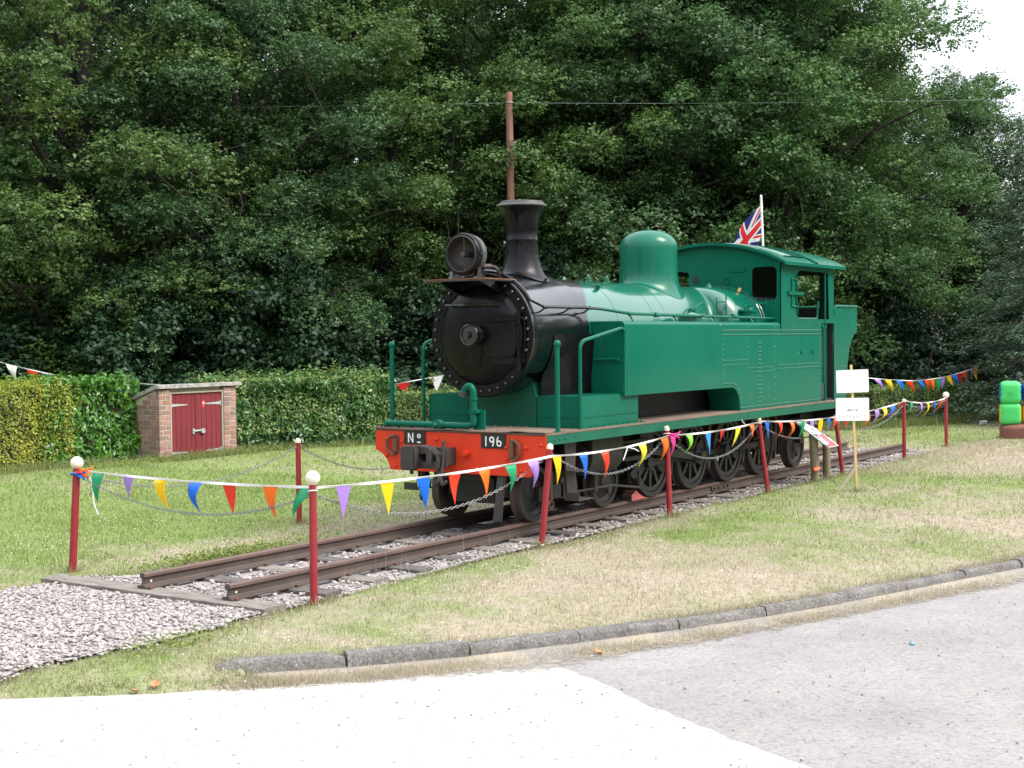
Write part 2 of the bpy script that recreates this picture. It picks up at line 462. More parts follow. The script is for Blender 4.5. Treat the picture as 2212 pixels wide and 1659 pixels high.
# ------------------------------------------------------------------ ground plan
KERB = np.array([(-5.92, -2.10), (-5.14, -2.82), (-4.32, -3.40), (-3.24, -4.00), (-2.20, -4.53), (-0.97, -5.00), (0.42, -5.44), (1.99, -5.96), (4.5, -6.78), (8.0, -7.95), (14.0, -9.95), (30.0, -15.3)])
APRON = np.array([(-14.5, 8.0), (-10.5, 2.6), (-8.9, 0.75), (-7.14, -1.24), (-6.45, -2.08), (-5.88, -2.72), (-4.95, -3.62), (-4.31, -4.21)])      # lawn side of the concrete
TAR = np.array([(-4.31, -4.21), (-3.92, -4.27), (-2.97, -4.60), (-1.2, -5.25), (1.16, -6.17), (4.5, -7.25), (8.0, -8.45), (14.0, -10.45), (30.0, -15.8)])
ZR = -0.10        # road level; the lawn behind the kerb is level zero
PATH = np.vstack([APRON, TAR[1:]])

def seg_dist(P, line):
    """signed distance to a polyline, positive on its left side"""
    P = np.asarray(P, float); best = np.full(len(P), 1e9); sgn = np.ones(len(P))
    for a, b in zip(line[:-1], line[1:]):
        d = b - a; t = np.clip(((P - a) @ d) / (d @ d), 0, 1)
        q = a + t[:, None] * d; w = P - q; r = np.hypot(w[:, 0], w[:, 1])
        s = np.sign(d[0] * (P[:, 1] - a[1]) - d[1] * (P[:, 0] - a[0])); s[s == 0] = 1
        m = r < best - 1e-9
        best[m] = r[m]; sgn[m] = s[m]
    return best * sgn

def sstep(a, b, x):
    t = np.clip((x - a) / (b - a), 0, 1); return t * t * (3 - 2 * t)

def vnoise(P, s, seed=0):
    """cheap smooth value noise, 0..1"""
    P = np.asarray(P, float) * s + seed * 17.3
    i = np.floor(P).astype(int); f = P - i; f = f * f * (3 - 2 * f)
    def h(ix, iy):
        n = (ix * 374761393 + iy * 668265263 + seed * 1442695) & 0x7fffffff
        n = ((n ^ (n >> 13)) * 1274126177) & 0x7fffffff
        return ((n ^ (n >> 16)) & 0xffff) / 65535.0
    a = h(i[:, 0], i[:, 1]); b = h(i[:, 0] + 1, i[:, 1]); c = h(i[:, 0], i[:, 1] + 1); d = h(i[:, 0] + 1, i[:, 1] + 1)
    return (a * (1 - f[:, 0]) + b * f[:, 0]) * (1 - f[:, 1]) + (c * (1 - f[:, 0]) + d * f[:, 0]) * f[:, 1]

def ground_z(P):
    P = np.asarray(P, float)
    dp = seg_dist(P, PATH); dk = seg_dist(P, KERB)
    left = P[:, 0] + P[:, 1] * 0.0 < -5.9
    z = np.zeros(len(P))
    slope = ZR * (1 - sstep(0.0, 0.5, dp))
    # right of the kerb's start the step is made by the kerb itself
    k = dk < 0.0
    zz = np.where(k, ZR, 0.0)
    w = sstep(-6.1, -5.6, P[:, 0])
    z = slope * (1 - w) + zz * w
    z = np.where(dp < 0, ZR - 0.05, z)
    z = np.where((dk < 0.08) & (P[:, 0] > -5.75), ZR - 0.06, z)
    # the strip between track and kerb is a low bank
    z = z + 0.09 * sstep(-1.12, -1.40, P[:, 1]) * sstep(-4.7, -3.2, P[:, 0]) * sstep(0.10, 1.5, dk)
    near = np.clip(1 - np.abs(P[:, 0]) / 60, 0, 1)
    z = z + np.where(dp > 0.3, (vnoise(P, 0.8, 3) - 0.5) * 0.03 * near, 0)
    return z

def dryness(P):
    P = np.asarray(P, float)
    n = 0.45 * vnoise(P, 0.40, 1) + 0.33 * vnoise(P, 1.1, 2) + 0.22 * vnoise(P, 3.2, 4)
    base = np.interp(P[:, 1], [-7, -4.2, -2.6, -1.5, 1.5, 3.5, 6, 12], [0.74, 0.72, 0.64, 0.42, 0.58, 0.38, 0.28, 0.26])
    base = base + 0.24 * np.exp(-(((P[:, 0] - 15.5) / 3.5) ** 2 + ((P[:, 1] + 1.6) / 1.2) ** 2)) + 0.22 * np.exp(-(((P[:, 0] + 0.5) / 3.5) ** 2 + ((P[:, 1] - 2.0) / .8) ** 2)) + 0.2 * np.exp(-(((P[:, 0] + 6.0) / 2.0) ** 2 + ((P[:, 1] - 3.5) / 1.2) ** 2))
    base = base - 0.30 * np.exp(-(((P[:, 0] + 6.6) / 0.9) ** 2 + ((P[:, 1] + 1.6) / .9) ** 2)) - 0.22 * np.exp(-(((P[:, 0] - 4.5) / 3.0) ** 2 + ((P[:, 1] + 2.3) / .6) ** 2))
    return np.clip(base + (n - 0.5) * 1.5, 0, 1)

def lawn_mat():
    m, N, L, b = _nodes('lawn')
    n1 = _noise(N, L, 0.55, 5, 0.65); n2 = _noise(N, L, 9, 5, 0.75); n3 = _noise(N, L, 60, 3, 0.7)
    dry = _ramp(N, L, n2.outputs['Fac'], [(0.3, (0.29, 0.25, 0.185)), (0.7, (0.44, 0.39, 0.305))])
    grn = _ramp(N, L, n2.outputs['Fac'], [(0.3, (0.155, 0.215, 0.07)), (0.7, (0.255, 0.325, 0.115))])
    at = N.new('ShaderNodeAttribute'); at.attribute_name = 'parched'     # where the turf has dried out, 0..1
    ad = N.new('ShaderNodeMath'); ad.operation = 'ADD'; L.new(at.outputs['Fac'], ad.inputs[0])
    n5 = _noise(N, L, 3.0, 5, 0.7); m5 = N.new('ShaderNodeMapRange'); m5.inputs['From Min'].default_value = 0.3; m5.inputs['From Max'].default_value = 0.7; m5.inputs['To Min'].default_value = -0.25; m5.inputs['To Max'].default_value = 0.25
    L.new(n5.outputs['Fac'], m5.inputs['Value']); L.new(m5.outputs[0], ad.inputs[1])
    r = _ramp(N, L, ad.outputs[0], [(0.18, 1.0), (0.85, 0.0)])
    c = _mix(N, L, r.outputs[0], dry.outputs[0], grn.outputs[0])
    r3 = _ramp(N, L, n3.outputs['Fac'], [(0.3, 0.75), (0.7, 1.1)])
    L.new(_mix(N, L, 1.0, c, r3.outputs[0], 'MULTIPLY'), b.inputs['Base Color'])
    b.inputs['Roughness'].default_value = 1.0; b.inputs['Specular IOR Level'].default_value = 0.05
    _bump(N, L, b, n3.outputs['Fac'], 0.6, 0.03)
lawn_mat()

def road_mats():
    m, N, L, b = _nodes('tarmac')
    n1 = _noise(N, L, 0.7, 5, 0.6); n2 = _noise(N, L, 26, 5, 0.75); n4 = _noise(N, L, 7, 4, 0.65)
    v = N.new('ShaderNodeTexVoronoi'); v.inputs['Scale'].default_value = 85
    t = N.new('ShaderNodeTexCoord'); L.new(t.outputs['Object'], v.inputs['Vector'])
    base = _ramp(N, L, n1.outputs['Fac'], [(0.3, (0.205, 0.197, 0.199)), (0.7, (0.295, 0.283, 0.285))])
    sp = _ramp(N, L, n2.outputs['Fac'], [(0.30, 0.50), (0.46, 0.95), (0.68, 1.16)])
    c = _mix(N, L, 1.0, base.outputs[0], sp.outputs[0], 'MULTIPLY')
    st = _ramp(N, L, v.outputs['Color'], [(0.0, 0.66), (0.5, 1.0), (1.0, 1.24)])
    c = _mix(N, L, 0.75, c, st.outputs[0], 'MULTIPLY')
    d = _ramp(N, L, n4.outputs['Fac'], [(0.40, 0.0), (0.75, 0.5)])
    c = _mix(N, L, d.outputs[0], c, (0.29, 0.262, 0.245))
    L.new(c, b.inputs['Base Color']); b.inputs['Roughness'].default_value = 0.9
    _bump(N, L, b, v.outputs['Distance'], 0.35, 0.01)
    m, N, L, b = _nodes('concrete')
    n1 = _noise(N, L, 1.3, 6, 0.65); n2 = _noise(N, L, 60, 4, 0.7); n3 = _noise(N, L, 18, 3, 0.5)
    base = _ramp(N, L, n1.outputs['Fac'], [(0.3, (0.335, 0.327, 0.311)), (0.7, (0.415, 0.405, 0.386))])
    sp = _ramp(N, L, n2.outputs['Fac'], [(0.30, 0.62), (0.45, 0.98), (0.65, 1.08)])
    c = _mix(N, L, 1.0, base.outputs[0], sp.outputs[0], 'MULTIPLY')
    pit = _ramp(N, L, n3.outputs['Fac'], [(0.27, 0.55), (0.35, 1.0)])
    c = _mix(N, L, 1.0, c, pit.outputs[0], 'MULTIPLY')
    L.new(c, b.inputs['Base Color']); b.inputs['Roughness'].default_value = 0.85
    _bump(N, L, b, n2.outputs['Fac'], 0.25, 0.006)
    m, N, L, b = _nodes('kerbstone')
    n1 = _noise(N, L, 5, 5, 0.75); n2 = _noise(N, L, 48, 4, 0.75)
    base = _ramp(N, L, n1.outputs['Fac'], [(0.3, (0.105, 0.10, 0.097)), (0.7, (0.235, 0.225, 0.215))])
    sp = _ramp(N, L, n2.outputs['Fac'], [(0.36, 0.45), (0.5, 0.9), (0.60, 1.0), (0.66, 2.1)])
    L.new(_mix(N, L, 1.0, base.outputs[0], sp.outputs[0], 'MULTIPLY'), b.inputs['Base Color'])
    b.inputs['Roughness'].default_value = 0.9
    _bump(N, L, b, n2.outputs['Fac'], 0.5, 0.01)
    m, N, L, b = _nodes('verge_dust')
    n1 = _noise(N, L, 2.2, 5, 0.7); n2 = _noise(N, L, 40, 4, 0.75)
    r1 = _ramp(N, L, n1.outputs['Fac'], [(0.38, (0.245, 0.232, 0.222)), (0.60, (0.36, 0.315, 0.245))])
    r2 = _ramp(N, L, n2.outputs['Fac'], [(0.3, 0.65), (0.65, 1.2)])
    L.new(_mix(N, L, 1.0, r1.outputs[0], r2.outputs[0], 'MULTIPLY'), b.inputs['Base Color']); b.inputs['Roughness'].default_value = 1.0
    _bump(N, L, b, n2.outputs['Fac'], 0.6, 0.02)
    at = N.new('ShaderNodeAttribute'); at.attribute_name = 'cover'       # how thickly the dust lies, fading out over the tarmac
    n3 = _noise(N, L, 11, 6, 0.75)
    ad = N.new('ShaderNodeMath'); ad.operation = 'ADD'; L.new(at.outputs['Fac'], ad.inputs[0]); L.new(n3.outputs['Fac'], ad.inputs[1])
    al = _ramp(N, L, ad.outputs[0], [(0.62, 0.0), (0.95, 1.0)]); L.new(al.outputs[0], b.inputs['Alpha'])
    m, N, L, b = _nodes('gravel_base')
    n2 = _noise(N, L, 25, 4, 0.7)
    r = _ramp(N, L, n2.outputs['Fac'], [(0.3, (0.28, 0.255, 0.25)), (0.7, (0.40, 0.37, 0.36))])
    L.new(r.outputs[0], b.inputs['Base Color']); b.inputs['Roughness'].default_value = 0.95
    _bump(N, L, b, n2.outputs['Fac'], 0.6, 0.03)
    m, N, L, b = _nodes('stone')
    g = N.new('ShaderNodeNewGeometry')
    r = _ramp(N, L, g.outputs['Random Per Island'], [(0.0, (0.21, 0.185, 0.185)), (0.12, (0.30, 0.27, 0.27)), (0.5, (0.375, 0.342, 0.338)), (1.0, (0.46, 0.425, 0.415))])
    n = _noise(N, L, 30, 4, 0.7)
    rr = _ramp(N, L, n.outputs['Fac'], [(0.3, 0.8), (0.7, 1.12)])
    L.new(_mix(N, L, 1.0, r.outputs[0], rr.outputs[0], 'MULTIPLY'), b.inputs['Base Color']); b.inputs['Roughness'].default_value = 0.85
    m, N, L, b = _nodes('stone_dark')
    g = N.new('ShaderNodeNewGeometry')
    r = _ramp(N, L, g.outputs['Random Per Island'], [(0.0, (0.17, 0.145, 0.14)), (1.0, (0.44, 0.40, 0.39))])
    L.new(r.outputs[0], b.inputs['Base Color']); b.inputs['Roughness'].default_value = 0.9
    m, N, L, b = _nodes('sleeper_wood')
    n = _noise(N, L, 6, 6, 0.7, stretch=(4, 0.6, 3)); n2 = _noise(N, L, 2.5, 3, 0.6)
    r = _ramp(N, L, n.outputs['Fac'], [(0.3, (0.10, 0.088, 0.078)), (0.7, (0.285, 0.26, 0.235))])
    L.new(r.outputs[0], b.inputs['Base Color']); b.inputs['Roughness'].default_value = 0.9
    _bump(N, L, b, n.outputs['Fac'], 0.6, 0.02)
    m, N, L, b = _nodes('sleeper_tar')
    n = _noise(N, L, 6, 6, 0.7, stretch=(4, 0.6, 3))
    r = _ramp(N, L, n.outputs['Fac'], [(0.3, (0.045, 0.042, 0.042)), (0.7, (0.16, 0.145, 0.135))])
    L.new(r.outputs[0], b.inputs['Base Color']); b.inputs['Roughness'].default_value = 0.85
    _bump(N, L, b, n.outputs['Fac'], 0.6, 0.02)
road_mats()

def axis_grid(lo, hi, step, far):
    core = np.arange(lo, hi + 1e-6, step)
    g = step; left, right = [], []; x = lo
    while x > -far: g *= 1.35; x -= g; left.append(x)
    x = hi; g = step
    while x < far: g *= 1.35; x += g; right.append(x)
    return np.array(left[::-1] + list(core) + right)
gx, gy = axis_grid(-9.5, 4.5, 0.075, 600), axis_grid(-7.0, 3.0, 0.075, 600)
GX, GY = np.meshgrid(gx, gy, indexing='ij')
GP = np.stack([GX.ravel(), GY.ravel()], 1)
GZ = ground_z(GP)
nx_, ny_ = len(gx), len(gy)
idx = np.arange(nx_ * ny_).reshape(nx_, ny_)
Q = np.stack([idx[:-1, :-1], idx[1:, :-1], idx[1:, 1:], idx[:-1, 1:]], -1).reshape(-1, 4)
ground = rawmesh('ground', np.column_stack([GP, GZ]), Q, 'lawn', smooth=True)
def parch(ob, P):
    a = ob.data.attributes.new('parched', 'FLOAT', 'POINT'); a.data.foreach_set('value', dryness(P).astype(np.float32))
parch(ground, GP)
tag(ground, 'dry patchy lawn and woodland floor around the locomotive', kind='structure')

def resample(line, step):
    seg = np.hypot(*np.diff(line, axis=0).T); cum = np.concatenate([[0], np.cumsum(seg)])
    s = np.arange(0, cum[-1], step)
    return np.stack([np.interp(s, cum, line[:, 0]), np.interp(s, cum, line[:, 1])], 1)
def sheet(name, poly, z, mat, label, th=0.0):
    mb = MB(); tris = tessellate_polygon([[Vector((x, y, 0)) for x, y in poly]])
    mb.add([(x, y, z) for x, y in poly], [tuple(t) for t in tris])
    o = build(name, mb, mat); tag(o, label, kind='structure'); return o
tar_poly = [(-4.45, -3.95), (-4.00, -3.62)] + [tuple(p) for p in KERB[3:] + (0.02, 0.03)] + [(120, -60), (120, -140), (-120, -140), (-120, -30), (-9.0, -13.0)]
sheet('road', tar_poly, ZR, 'tarmac', 'grey worn tarmac road surface in front of the kerb')
_e = resample(np.array([(-4.31, -4.21), (-4.70, -4.95), (-5.06, -5.60), (-5.40, -6.28), (-5.62, -6.72)]), 0.05)[1:-1]
_wob = [tuple(p + np.array([0.86, -0.5]) * ((vnoise(p[None], 9, 41)[0] - .5) * 0.045 + (vnoise(p[None], 2.2, 42)[0] - .5) * 0.05)) for p in _e]
ap = [tuple(p) for p in APRON[:5]] + [(-6.02, -2.42), (-5.16, -2.84), (-4.32, -3.42), (-3.98, -3.64), (-4.31, -4.21)] + _wob + [(-5.62, -6.72), (-6.4, -8.4), (-8.5, -13.0), (-40, -20), (-40, 20)]
sheet('pavement', ap, ZR + 0.006, 'concrete', 'bright pale concrete apron in the near corner')

def inside(P, poly):
    x, y = P[:, 0], P[:, 1]; c = np.zeros(len(P), bool); j = len(poly) - 1
    for i in range(len(poly)):
        xi, yi = poly[i]; xj, yj = poly[j]
        with np.errstate(divide='ignore', invalid='ignore'):
            c ^= ((yi > y) != (yj > y)) & (x < (xj - xi) * (y - yi) / (yj - yi) + xi)
        j = i
    return c
# strip of dust and dead grass between kerb and tarmac
vl = np.vstack([[(-6.05, -2.30)], KERB[0:1] + [(0.05, -0.04)], KERB[1:]])
vo = resample(np.vstack([[(-6.1, -2.42)], PATH[5:8], TAR[1:]]), 0.05); no = len(vo)
vi_ = resample(vl, 0.02); vi_ = vi_[np.linspace(0, len(vi_) - 1, no).astype(int)]
dirn = vi_ - vo; dirn /= np.linalg.norm(dirn, axis=1)[:, None]
rag = (vnoise(vo, 3.5, 21) - 0.5) * 0.20 + (vnoise(vo, 14, 22) - 0.5) * 0.10
rows = [vo - dirn * 0.10 + dirn * (rag[:, None] * 0.4), vo + (vi_ - vo) * 0.45 + dirn * (rag[:, None] * .4), vi_ + dirn * 0.09]
VV = np.vstack([np.column_stack([rw, np.full(no, z)]) for rw, z in zip(rows, (ZR + 0.0075, ZR + 0.013, ZR + 0.034))])
VQ = [(k * no + i, k * no + i + 1, (k + 1) * no + i + 1, (k + 1) * no + i) for k in range(2) for i in range(no - 1)]
vg = rawmesh('verge', VV, np.array(VQ), 'verge_dust', smooth=True)
at_ = vg.data.attributes.new('cover', 'FLOAT', 'POINT'); at_.data.foreach_set('value', np.repeat([0.0, 0.42, 0.7], no).astype(np.float32))
tag(vg, 'narrow strip of dead grass and dust between kerb and tarmac', kind='structure')

# kerb stones
kerb = thing('kerb', 'row of grey concrete kerb stones edging the lawn', None, (KERB[0][0], KERB[0][1], ZR), kind='structure')
KS = resample(KERB, 0.985)
for i in range(len(KS) - 1):
    a, b = KS[i], KS[i + 1]; d = (b - a); ln = np.hypot(*d); d = d / ln; n = np.array([-d[1], d[0]])
    a = a + d * 0.008 + n * rng.uniform(-0.012, 0.012); b = b - d * 0.008 + n * rng.uniform(-0.012, 0.012)
    zt = (0.026 if i < 2 else 0.008) + rng.uniform(-0.012, 0.010); W_ = 0.145
    mb = MB()
    m_ = 6; rings = []
    for k in range(m_ + 1):
        t = k / m_; c = a + (b - a) * t; e = rng.uniform(-0.004, 0.004, 4)
        tz = zt if 0 < k < m_ or i > 0 else zt - 0.03
        rings.append([(c[0] + e[0], c[1] + e[1], ZR - 0.06), (c[0] + e[0], c[1] + e[1], tz - 0.035 + e[2]), (c[0] + n[0] * 0.028, c[1] + n[1] * 0.028, tz + e[3]),
                      (c[0] + n[0] * W_, c[1] + n[1] * W_, tz + e[2]), (c[0] + n[0] * W_, c[1] + n[1] * W_, ZR - 0.06)])
    mb.loft(rings)
    build('kerb_stone', mb, 'kerbstone', kerb, sharp=50)

# ------------------------------------------------------------------ gravel bed and track
BED = np.array([(-10.5, 5.2), (-8.6, 3.6), (-6.4, 2.55), (-4.75, 1.72), (-4.1, 1.78), (-3.2, 1.10), (0, 1.02), (7, 1.05), (14.6, 1.1), (14.9, 0.0), (14.4, -1.15), (9, -1.18), (3, -1.22), (0.2, -1.45), (-2.3, -1.25), (-3.6, -1.12), (-4.3, -1.10), (-5.6, -1.20), (-6.95, -0.98), (-8.2, 0.5), (-10.2, 2.9)])

ICO_V = []
_p = (1 + 5 ** 0.5) / 2
for s1 in (-1, 1):
    for s2 in (-1, 1):
        ICO_V += [(0, s1, s2 * _p), (s1, s2 * _p, 0), (s2 * _p, 0, s1)]
ICO_V = np.array(ICO_V) / math.sqrt(1 + _p * _p)
_bm = bmesh.new()
for p in ICO_V: _bm.verts.new(p)
_h = bmesh.ops.convex_hull(_bm, input=_bm.verts)
_bm.verts.index_update()
ICO_F = np.array([[v.index for v in f.verts] for f in _bm.faces]); _bm.free()
def stones(P, size, z, flat=0.62):
    n = len(P)
    V = ICO_V[None] * (1 + rng.uniform(-0.48, 0.34, (n, 12, 1)))
    V = V * np.stack([rng.uniform(0.75, 1.35, n), rng.uniform(0.75, 1.25, n), rng.uniform(0.55, 1.0, n) * flat], 1)[:, None, :]
    a = rng.uniform(0, 2 * PI, n); ti = rng.uniform(-0.6, 0.6, n)
    ca, sa, ct, st = np.cos(a), np.sin(a), np.cos(ti), np.sin(ti)
    x, y, w = V[..., 0], V[..., 1], V[..., 2]
    x, w = x * ct[:, None] - w * st[:, None], x * st[:, None] + w * ct[:, None]
    x, y = x * ca[:, None] - y * sa[:, None], x * sa[:, None] + y * ca[:, None]
    V = np.stack([x, y, w], -1) * size[:, None, None]
    V = V + np.stack([P[:, 0], P[:, 1], z], 1)[:, None, :]
    Fq = (ICO_F[None] + (np.arange(n) * 12)[:, None, None]).reshape(-1, 3)
    return V.reshape(-1, 3), Fq
def scatter(poly, n):
    poly = np.asarray(poly); lo, hi = poly.min(0), poly.max(0); out = np.zeros((0, 2))
    while len(out) < n:
        P = rng.uniform(lo, hi, (n * 2, 2)); out = np.vstack([out, P[inside(P, poly)]])
    return out[:n]
bx, by = np.arange(-10.5, 15.0, 0.1), np.arange(-1.6, 5.3, 0.1)
BX, BY = np.meshgrid(bx, by, indexing='ij'); BP = np.stack([BX.ravel(), BY.ravel()], 1)
bi = np.arange(len(bx) * len(by)).reshape(len(bx), len(by))
BQ = np.stack([bi[:-1, :-1], bi[1:, :-1], bi[1:, 1:], bi[:-1, 1:]], -1).reshape(-1, 4)
BQ = BQ[inside(BP[BQ].mean(1), BED)]
us, inv = np.unique(BQ, return_inverse=True)
bed = rawmesh('gravel_bed', np.column_stack([BP[us], ground_z(BP[us]) + 0.03]), inv.reshape(-1, 4), 'gravel_base', smooth=True)
tag(bed, 'gravel bed under and in front of the track', kind='structure')
P1 = scatter([(-8.4, 0.9), (-7.4, 2.95), (-6.4, 2.6), (-4.75, 1.8), (-3.9, 1.75), (-3.9, -1.1), (-4.3, -1.12), (-5.6, -1.22), (-6.95, -1.0), (-7.6, 0.0)], 15500)
P1 = P1 + rng.normal(0, 0.05, P1.shape)
P1 = P1[~((P1[:, 0] > -4.42) & (P1[:, 0] < -4.05) & (np.abs(P1[:, 1] - 0.2) < 1.55) & (rng.random(len(P1)) < 0.92))]
s1 = 0.011 + 0.019 * rng.random(len(P1)) ** 1.6
V1, F1 = stones(P1, s1, ground_z(P1) + 0.028 + rng.uniform(0.0, 0.020, len(P1)))
gravel = rawmesh('gravel', V1, F1, 'stone')
tag(gravel, 'loose pale pinkish grey stones in front of the rails', kind='stuff')
SLEEP_X = [-4.25] + [-3.45 + 0.74 * k for k in range(25)]
P2 = scatter([(-4.05, 1.3), (14.5, 1.15), (14.8, 0), (14.4, -1.2), (3, -1.25), (0.2, -1.5), (-4.05, -1.12)], 12500)
onsl = np.min(np.abs(P2[:, 0][:, None] - np.array(SLEEP_X)[None]), 1) < 0.115
P2 = P2[~(onsl & (rng.random(len(P2)) < 0.8))]
P2 = P2[~((np.abs(np.abs(P2[:, 1]) - 0.57) < 0.085))]
under_loco = (P2[:, 0] > 0.3) & (P2[:, 0] < 9.6) & (np.abs(P2[:, 1]) < 0.95)  # stones below the locomotive get a darker tone range
for msk, mt, lb in ((~under_loco, 'stone', 'loose pale ballast stones between and beside the rails'), (under_loco, 'stone_dark', 'darker ballast stones under the locomotive')):
    p = P2[msk]; s = 0.013 + 0.020 * rng.random(len(p)) ** 1.5
    V, Fq = stones(p, s, ground_z(p) + 0.030 + rng.uniform(0, 0.028, len(p)))
    tag(rawmesh('ballast', V, Fq, mt), lb, kind='stuff')

track = thing('railway_track', 'short length of rusty narrow gauge track under the locomotive', 'railway track', (4.5, 0, 0))
def rail_mb(x0, x1, y, zt=0.22):
    mb = MB()
    hw, hh, bw, zb = 0.034, 0.042, 0.058, 0.072
    prof = [(-bw, zb), (bw, zb), (bw, zb + 0.010), (0.016, zb + 0.028), (0.0085, zb + 0.042), (0.0085, zt - hh - 0.014), (hw - 0.004, zt - hh), (hw, zt - hh + 0.006), (hw, zt - 0.010), (hw - 0.012, zt),
            (-hw + 0.012, zt), (-hw, zt - 0.010), (-hw, zt - hh + 0.006), (-hw + 0.004, zt - hh), (-0.0085, zt - hh - 0.014), (-0.0085, zb + 0.042), (-0.016, zb + 0.028), (-bw, zb + 0.010)]
    n = len(prof)
    V = [(x, y + a, z) for x in (x0, x1) for a, z in prof]
    mb.add(V, [])
    for k in range(n):
        mb.cur = 1 if 7 <= k <= 11 or 6 <= k <= 12 else 0
        k2 = (k + 1) % n; mb.f.append([k, k2, n + k2, n + k]); mb.mi.append(mb.cur)
    mb.cur = 0
    for s in (0, 1):
        mb.f.append([s * n + k for k in (range(n - 1, -1, -1) if s == 0 else range(n))]); mb.mi.append(0)
    return mb
for y, x1 in ((-0.568, 14.22), (0.568, 14.18)):
    for xa, xb in ((-4.29, 5.82), (5.83, x1)):
        r = build('rail', rail_mb(xa, xb, y), ['rail_rust', 'rail_head'], track, sharp=25)
        if xa < 0:      # bolt hole at open end: brightness seen through it painted as pale discs
            mb = MB()
            for sgn in (-1, 1): mb.cyl((-4.19, y + sgn * 0.0088, 0.135), (-4.19, y + sgn * 0.0102, 0.135), 0.012, 12)
            build('bolt_hole_disc', mb, 'white_paint' if y < 5 else 'plate_black', r)
    for sgn in (-1, 1):
        mb = MB()
        yy = y + sgn * 0.021
        mb.hexa([(5.53, yy - 0.011, 0.112), (6.12, yy - 0.011, 0.112), (6.12, yy + 0.011, 0.112), (5.53, yy + 0.011, 0.112), (5.53, yy - 0.011, 0.172), (6.12, yy - 0.011, 0.172), (6.12, yy + 0.011, 0.172), (5.53, yy + 0.011, 0.172)])
        mb.box(5.53, 6.12, min(yy, yy + sgn * 0.03), max(yy, yy + sgn * 0.03), 0.085, 0.111)
        fp = build('fishplate', mb, 'rail_rust', track, bevel=0.004)
        mb = MB()
        for x in (5.60, 5.74, 5.91, 6.05): mb.cyl((x, yy + sgn * 0.011, 0.142), (x, yy + sgn * 0.032, 0.142), 0.018, 6)
        build('bolt', mb, 'iron_grey', fp, kind='stuff')
for k, x in enumerate(SLEEP_X):
    ya, yb = (-1.12, 1.95) if k == 0 else (-1.05 + rng.uniform(-0.06, 0.06), 1.03 + rng.uniform(-0.06, 0.06))
    if k == 12: ya = -1.45
    mb = MB(); w = 0.135 if k == 0 else 0.11
    rings = []
    for t in np.linspace(0, 1, 9):
        y = ya + (yb - ya) * t; j = rng.uniform(-0.006, 0.006, 4)
        rings.append([(x - w + j[0], y, -0.05), (x + w + j[1], y, -0.05), (x + w + j[1], y, 0.062 + j[2] * .6), (x + w - 0.02, y, 0.070 + j[3] * .4), (x - w + 0.02, y, 0.070 + j[2] * .4), (x - w + j[0], y, 0.060 + j[3] * .6)])
    mb.loft(rings)
    s = build('sleeper', mb, 'sleeper_tar' if k in (1, 3, 4, 7) else 'sleeper_wood', track, sharp=40)
    mb = MB()
    for y in (-0.568, 0.568):
        for dy in (-0.075, 0.075): mb.box(x - 0.02, x + 0.02, y + dy - 0.018, y + dy + 0.018, 0.068, 0.092)
    build('rail_spike', mb, 'rusty_iron', s, kind='stuff')

# ------------------------------------------------------------------ locomotive (beam front at x = 0, rail top 0.22)
loco = thing('steam_locomotive', 'green and black steam tank locomotive with red buffer beam standing on the track', 'locomotive', (4.5, 0, 0.22))
ZC = 2.453
def part(name, mb, mats, parent=None, **k): return build(name, mb, mats, parent or loco, **k)
YZ = lambda x: (lambda a, b, t: (x + t, a, b))
XZ = lambda y: (lambda a, b, t: (a, y + t, b))
XY = lambda z: (lambda a, b, t: (a, b, z + t))

# --- frames, deck, beam
mb = MB()
for s in (-1, 1):
    mb.plate([(0.05, 1.24), (9.4, 1.24), (9.4, 0.72), (8.0, 0.62), (3.0, 0.60), (2.6, 0.86), (0.5, 0.86), (0.05, 0.95)], [], XZ(0.40 * s), -0.014, 0.014)
mb.box(0.05, 0.12, -0.40, 0.40, 0.75, 1.25); mb.box(9.30, 9.36, -0.40, 0.40, 0.75, 1.25)
mb.box(3.1, 3.18, -0.38, 0.38, 0.7, 1.25); mb.box(6.6, 6.68, -0.38, 0.38, 0.7, 1.25)
part('main_frame', mb, 'under_black')
mb = MB(); mb.box(2.3, 6.9, -0.36, 0.36, 1.0, 2.1); mb.box(3.0, 6.6, -0.62, 0.62, 1.335, 1.75)
part('firebox_lower', mb, 'under_black')
mb = MB(); mb.box(-0.01, 9.46, -1.245, 1.245, 1.303, 1.328)
part('running_plate', mb, 'deck_brown', bevel=0.004)
mb = MB()     # lifted lip of the deck plate along the front
for i in range(24):
    y0, y1 = -1.245 + i * 0.1037, -1.245 + (i + 1) * 0.1037
    f = lambda y: 1.333 + 0.012 * max(0, math.sin(y * 5.0 + 1.0)) + (0.02 * math.exp(-((y + 0.85) / 0.12) ** 2))
    mb.hexa([(-0.035, y0, f(y0) - 0.01), (0.12, y0, 1.3285), (0.12, y1, 1.3285), (-0.035, y1, f(y1) - 0.01), (-0.035, y0, f(y0)), (0.12, y0, 1.336), (0.12, y1, 1.336), (-0.035, y1, f(y1))])
deck_lip = part('deck_lip', mb, 'deck_brown')
mb = MB()
for y in np.arange(-1.15, 1.2, 0.21): mb.sphere((0.06 + 0.02 * math.sin(y * 9), y, 1.337), 0.014, 8, 5)
for x in np.arange(0.3, 0.9, 0.2): mb.sphere((x, -1.17, 1.33), 0.014, 8, 5)
for y in np.arange(-0.44, 0.45, 0.11): mb.sphere((0.78, y, 1.333), 0.014, 8, 5)
part('deck_rivet', mb, 'deck_brown', kind='stuff')
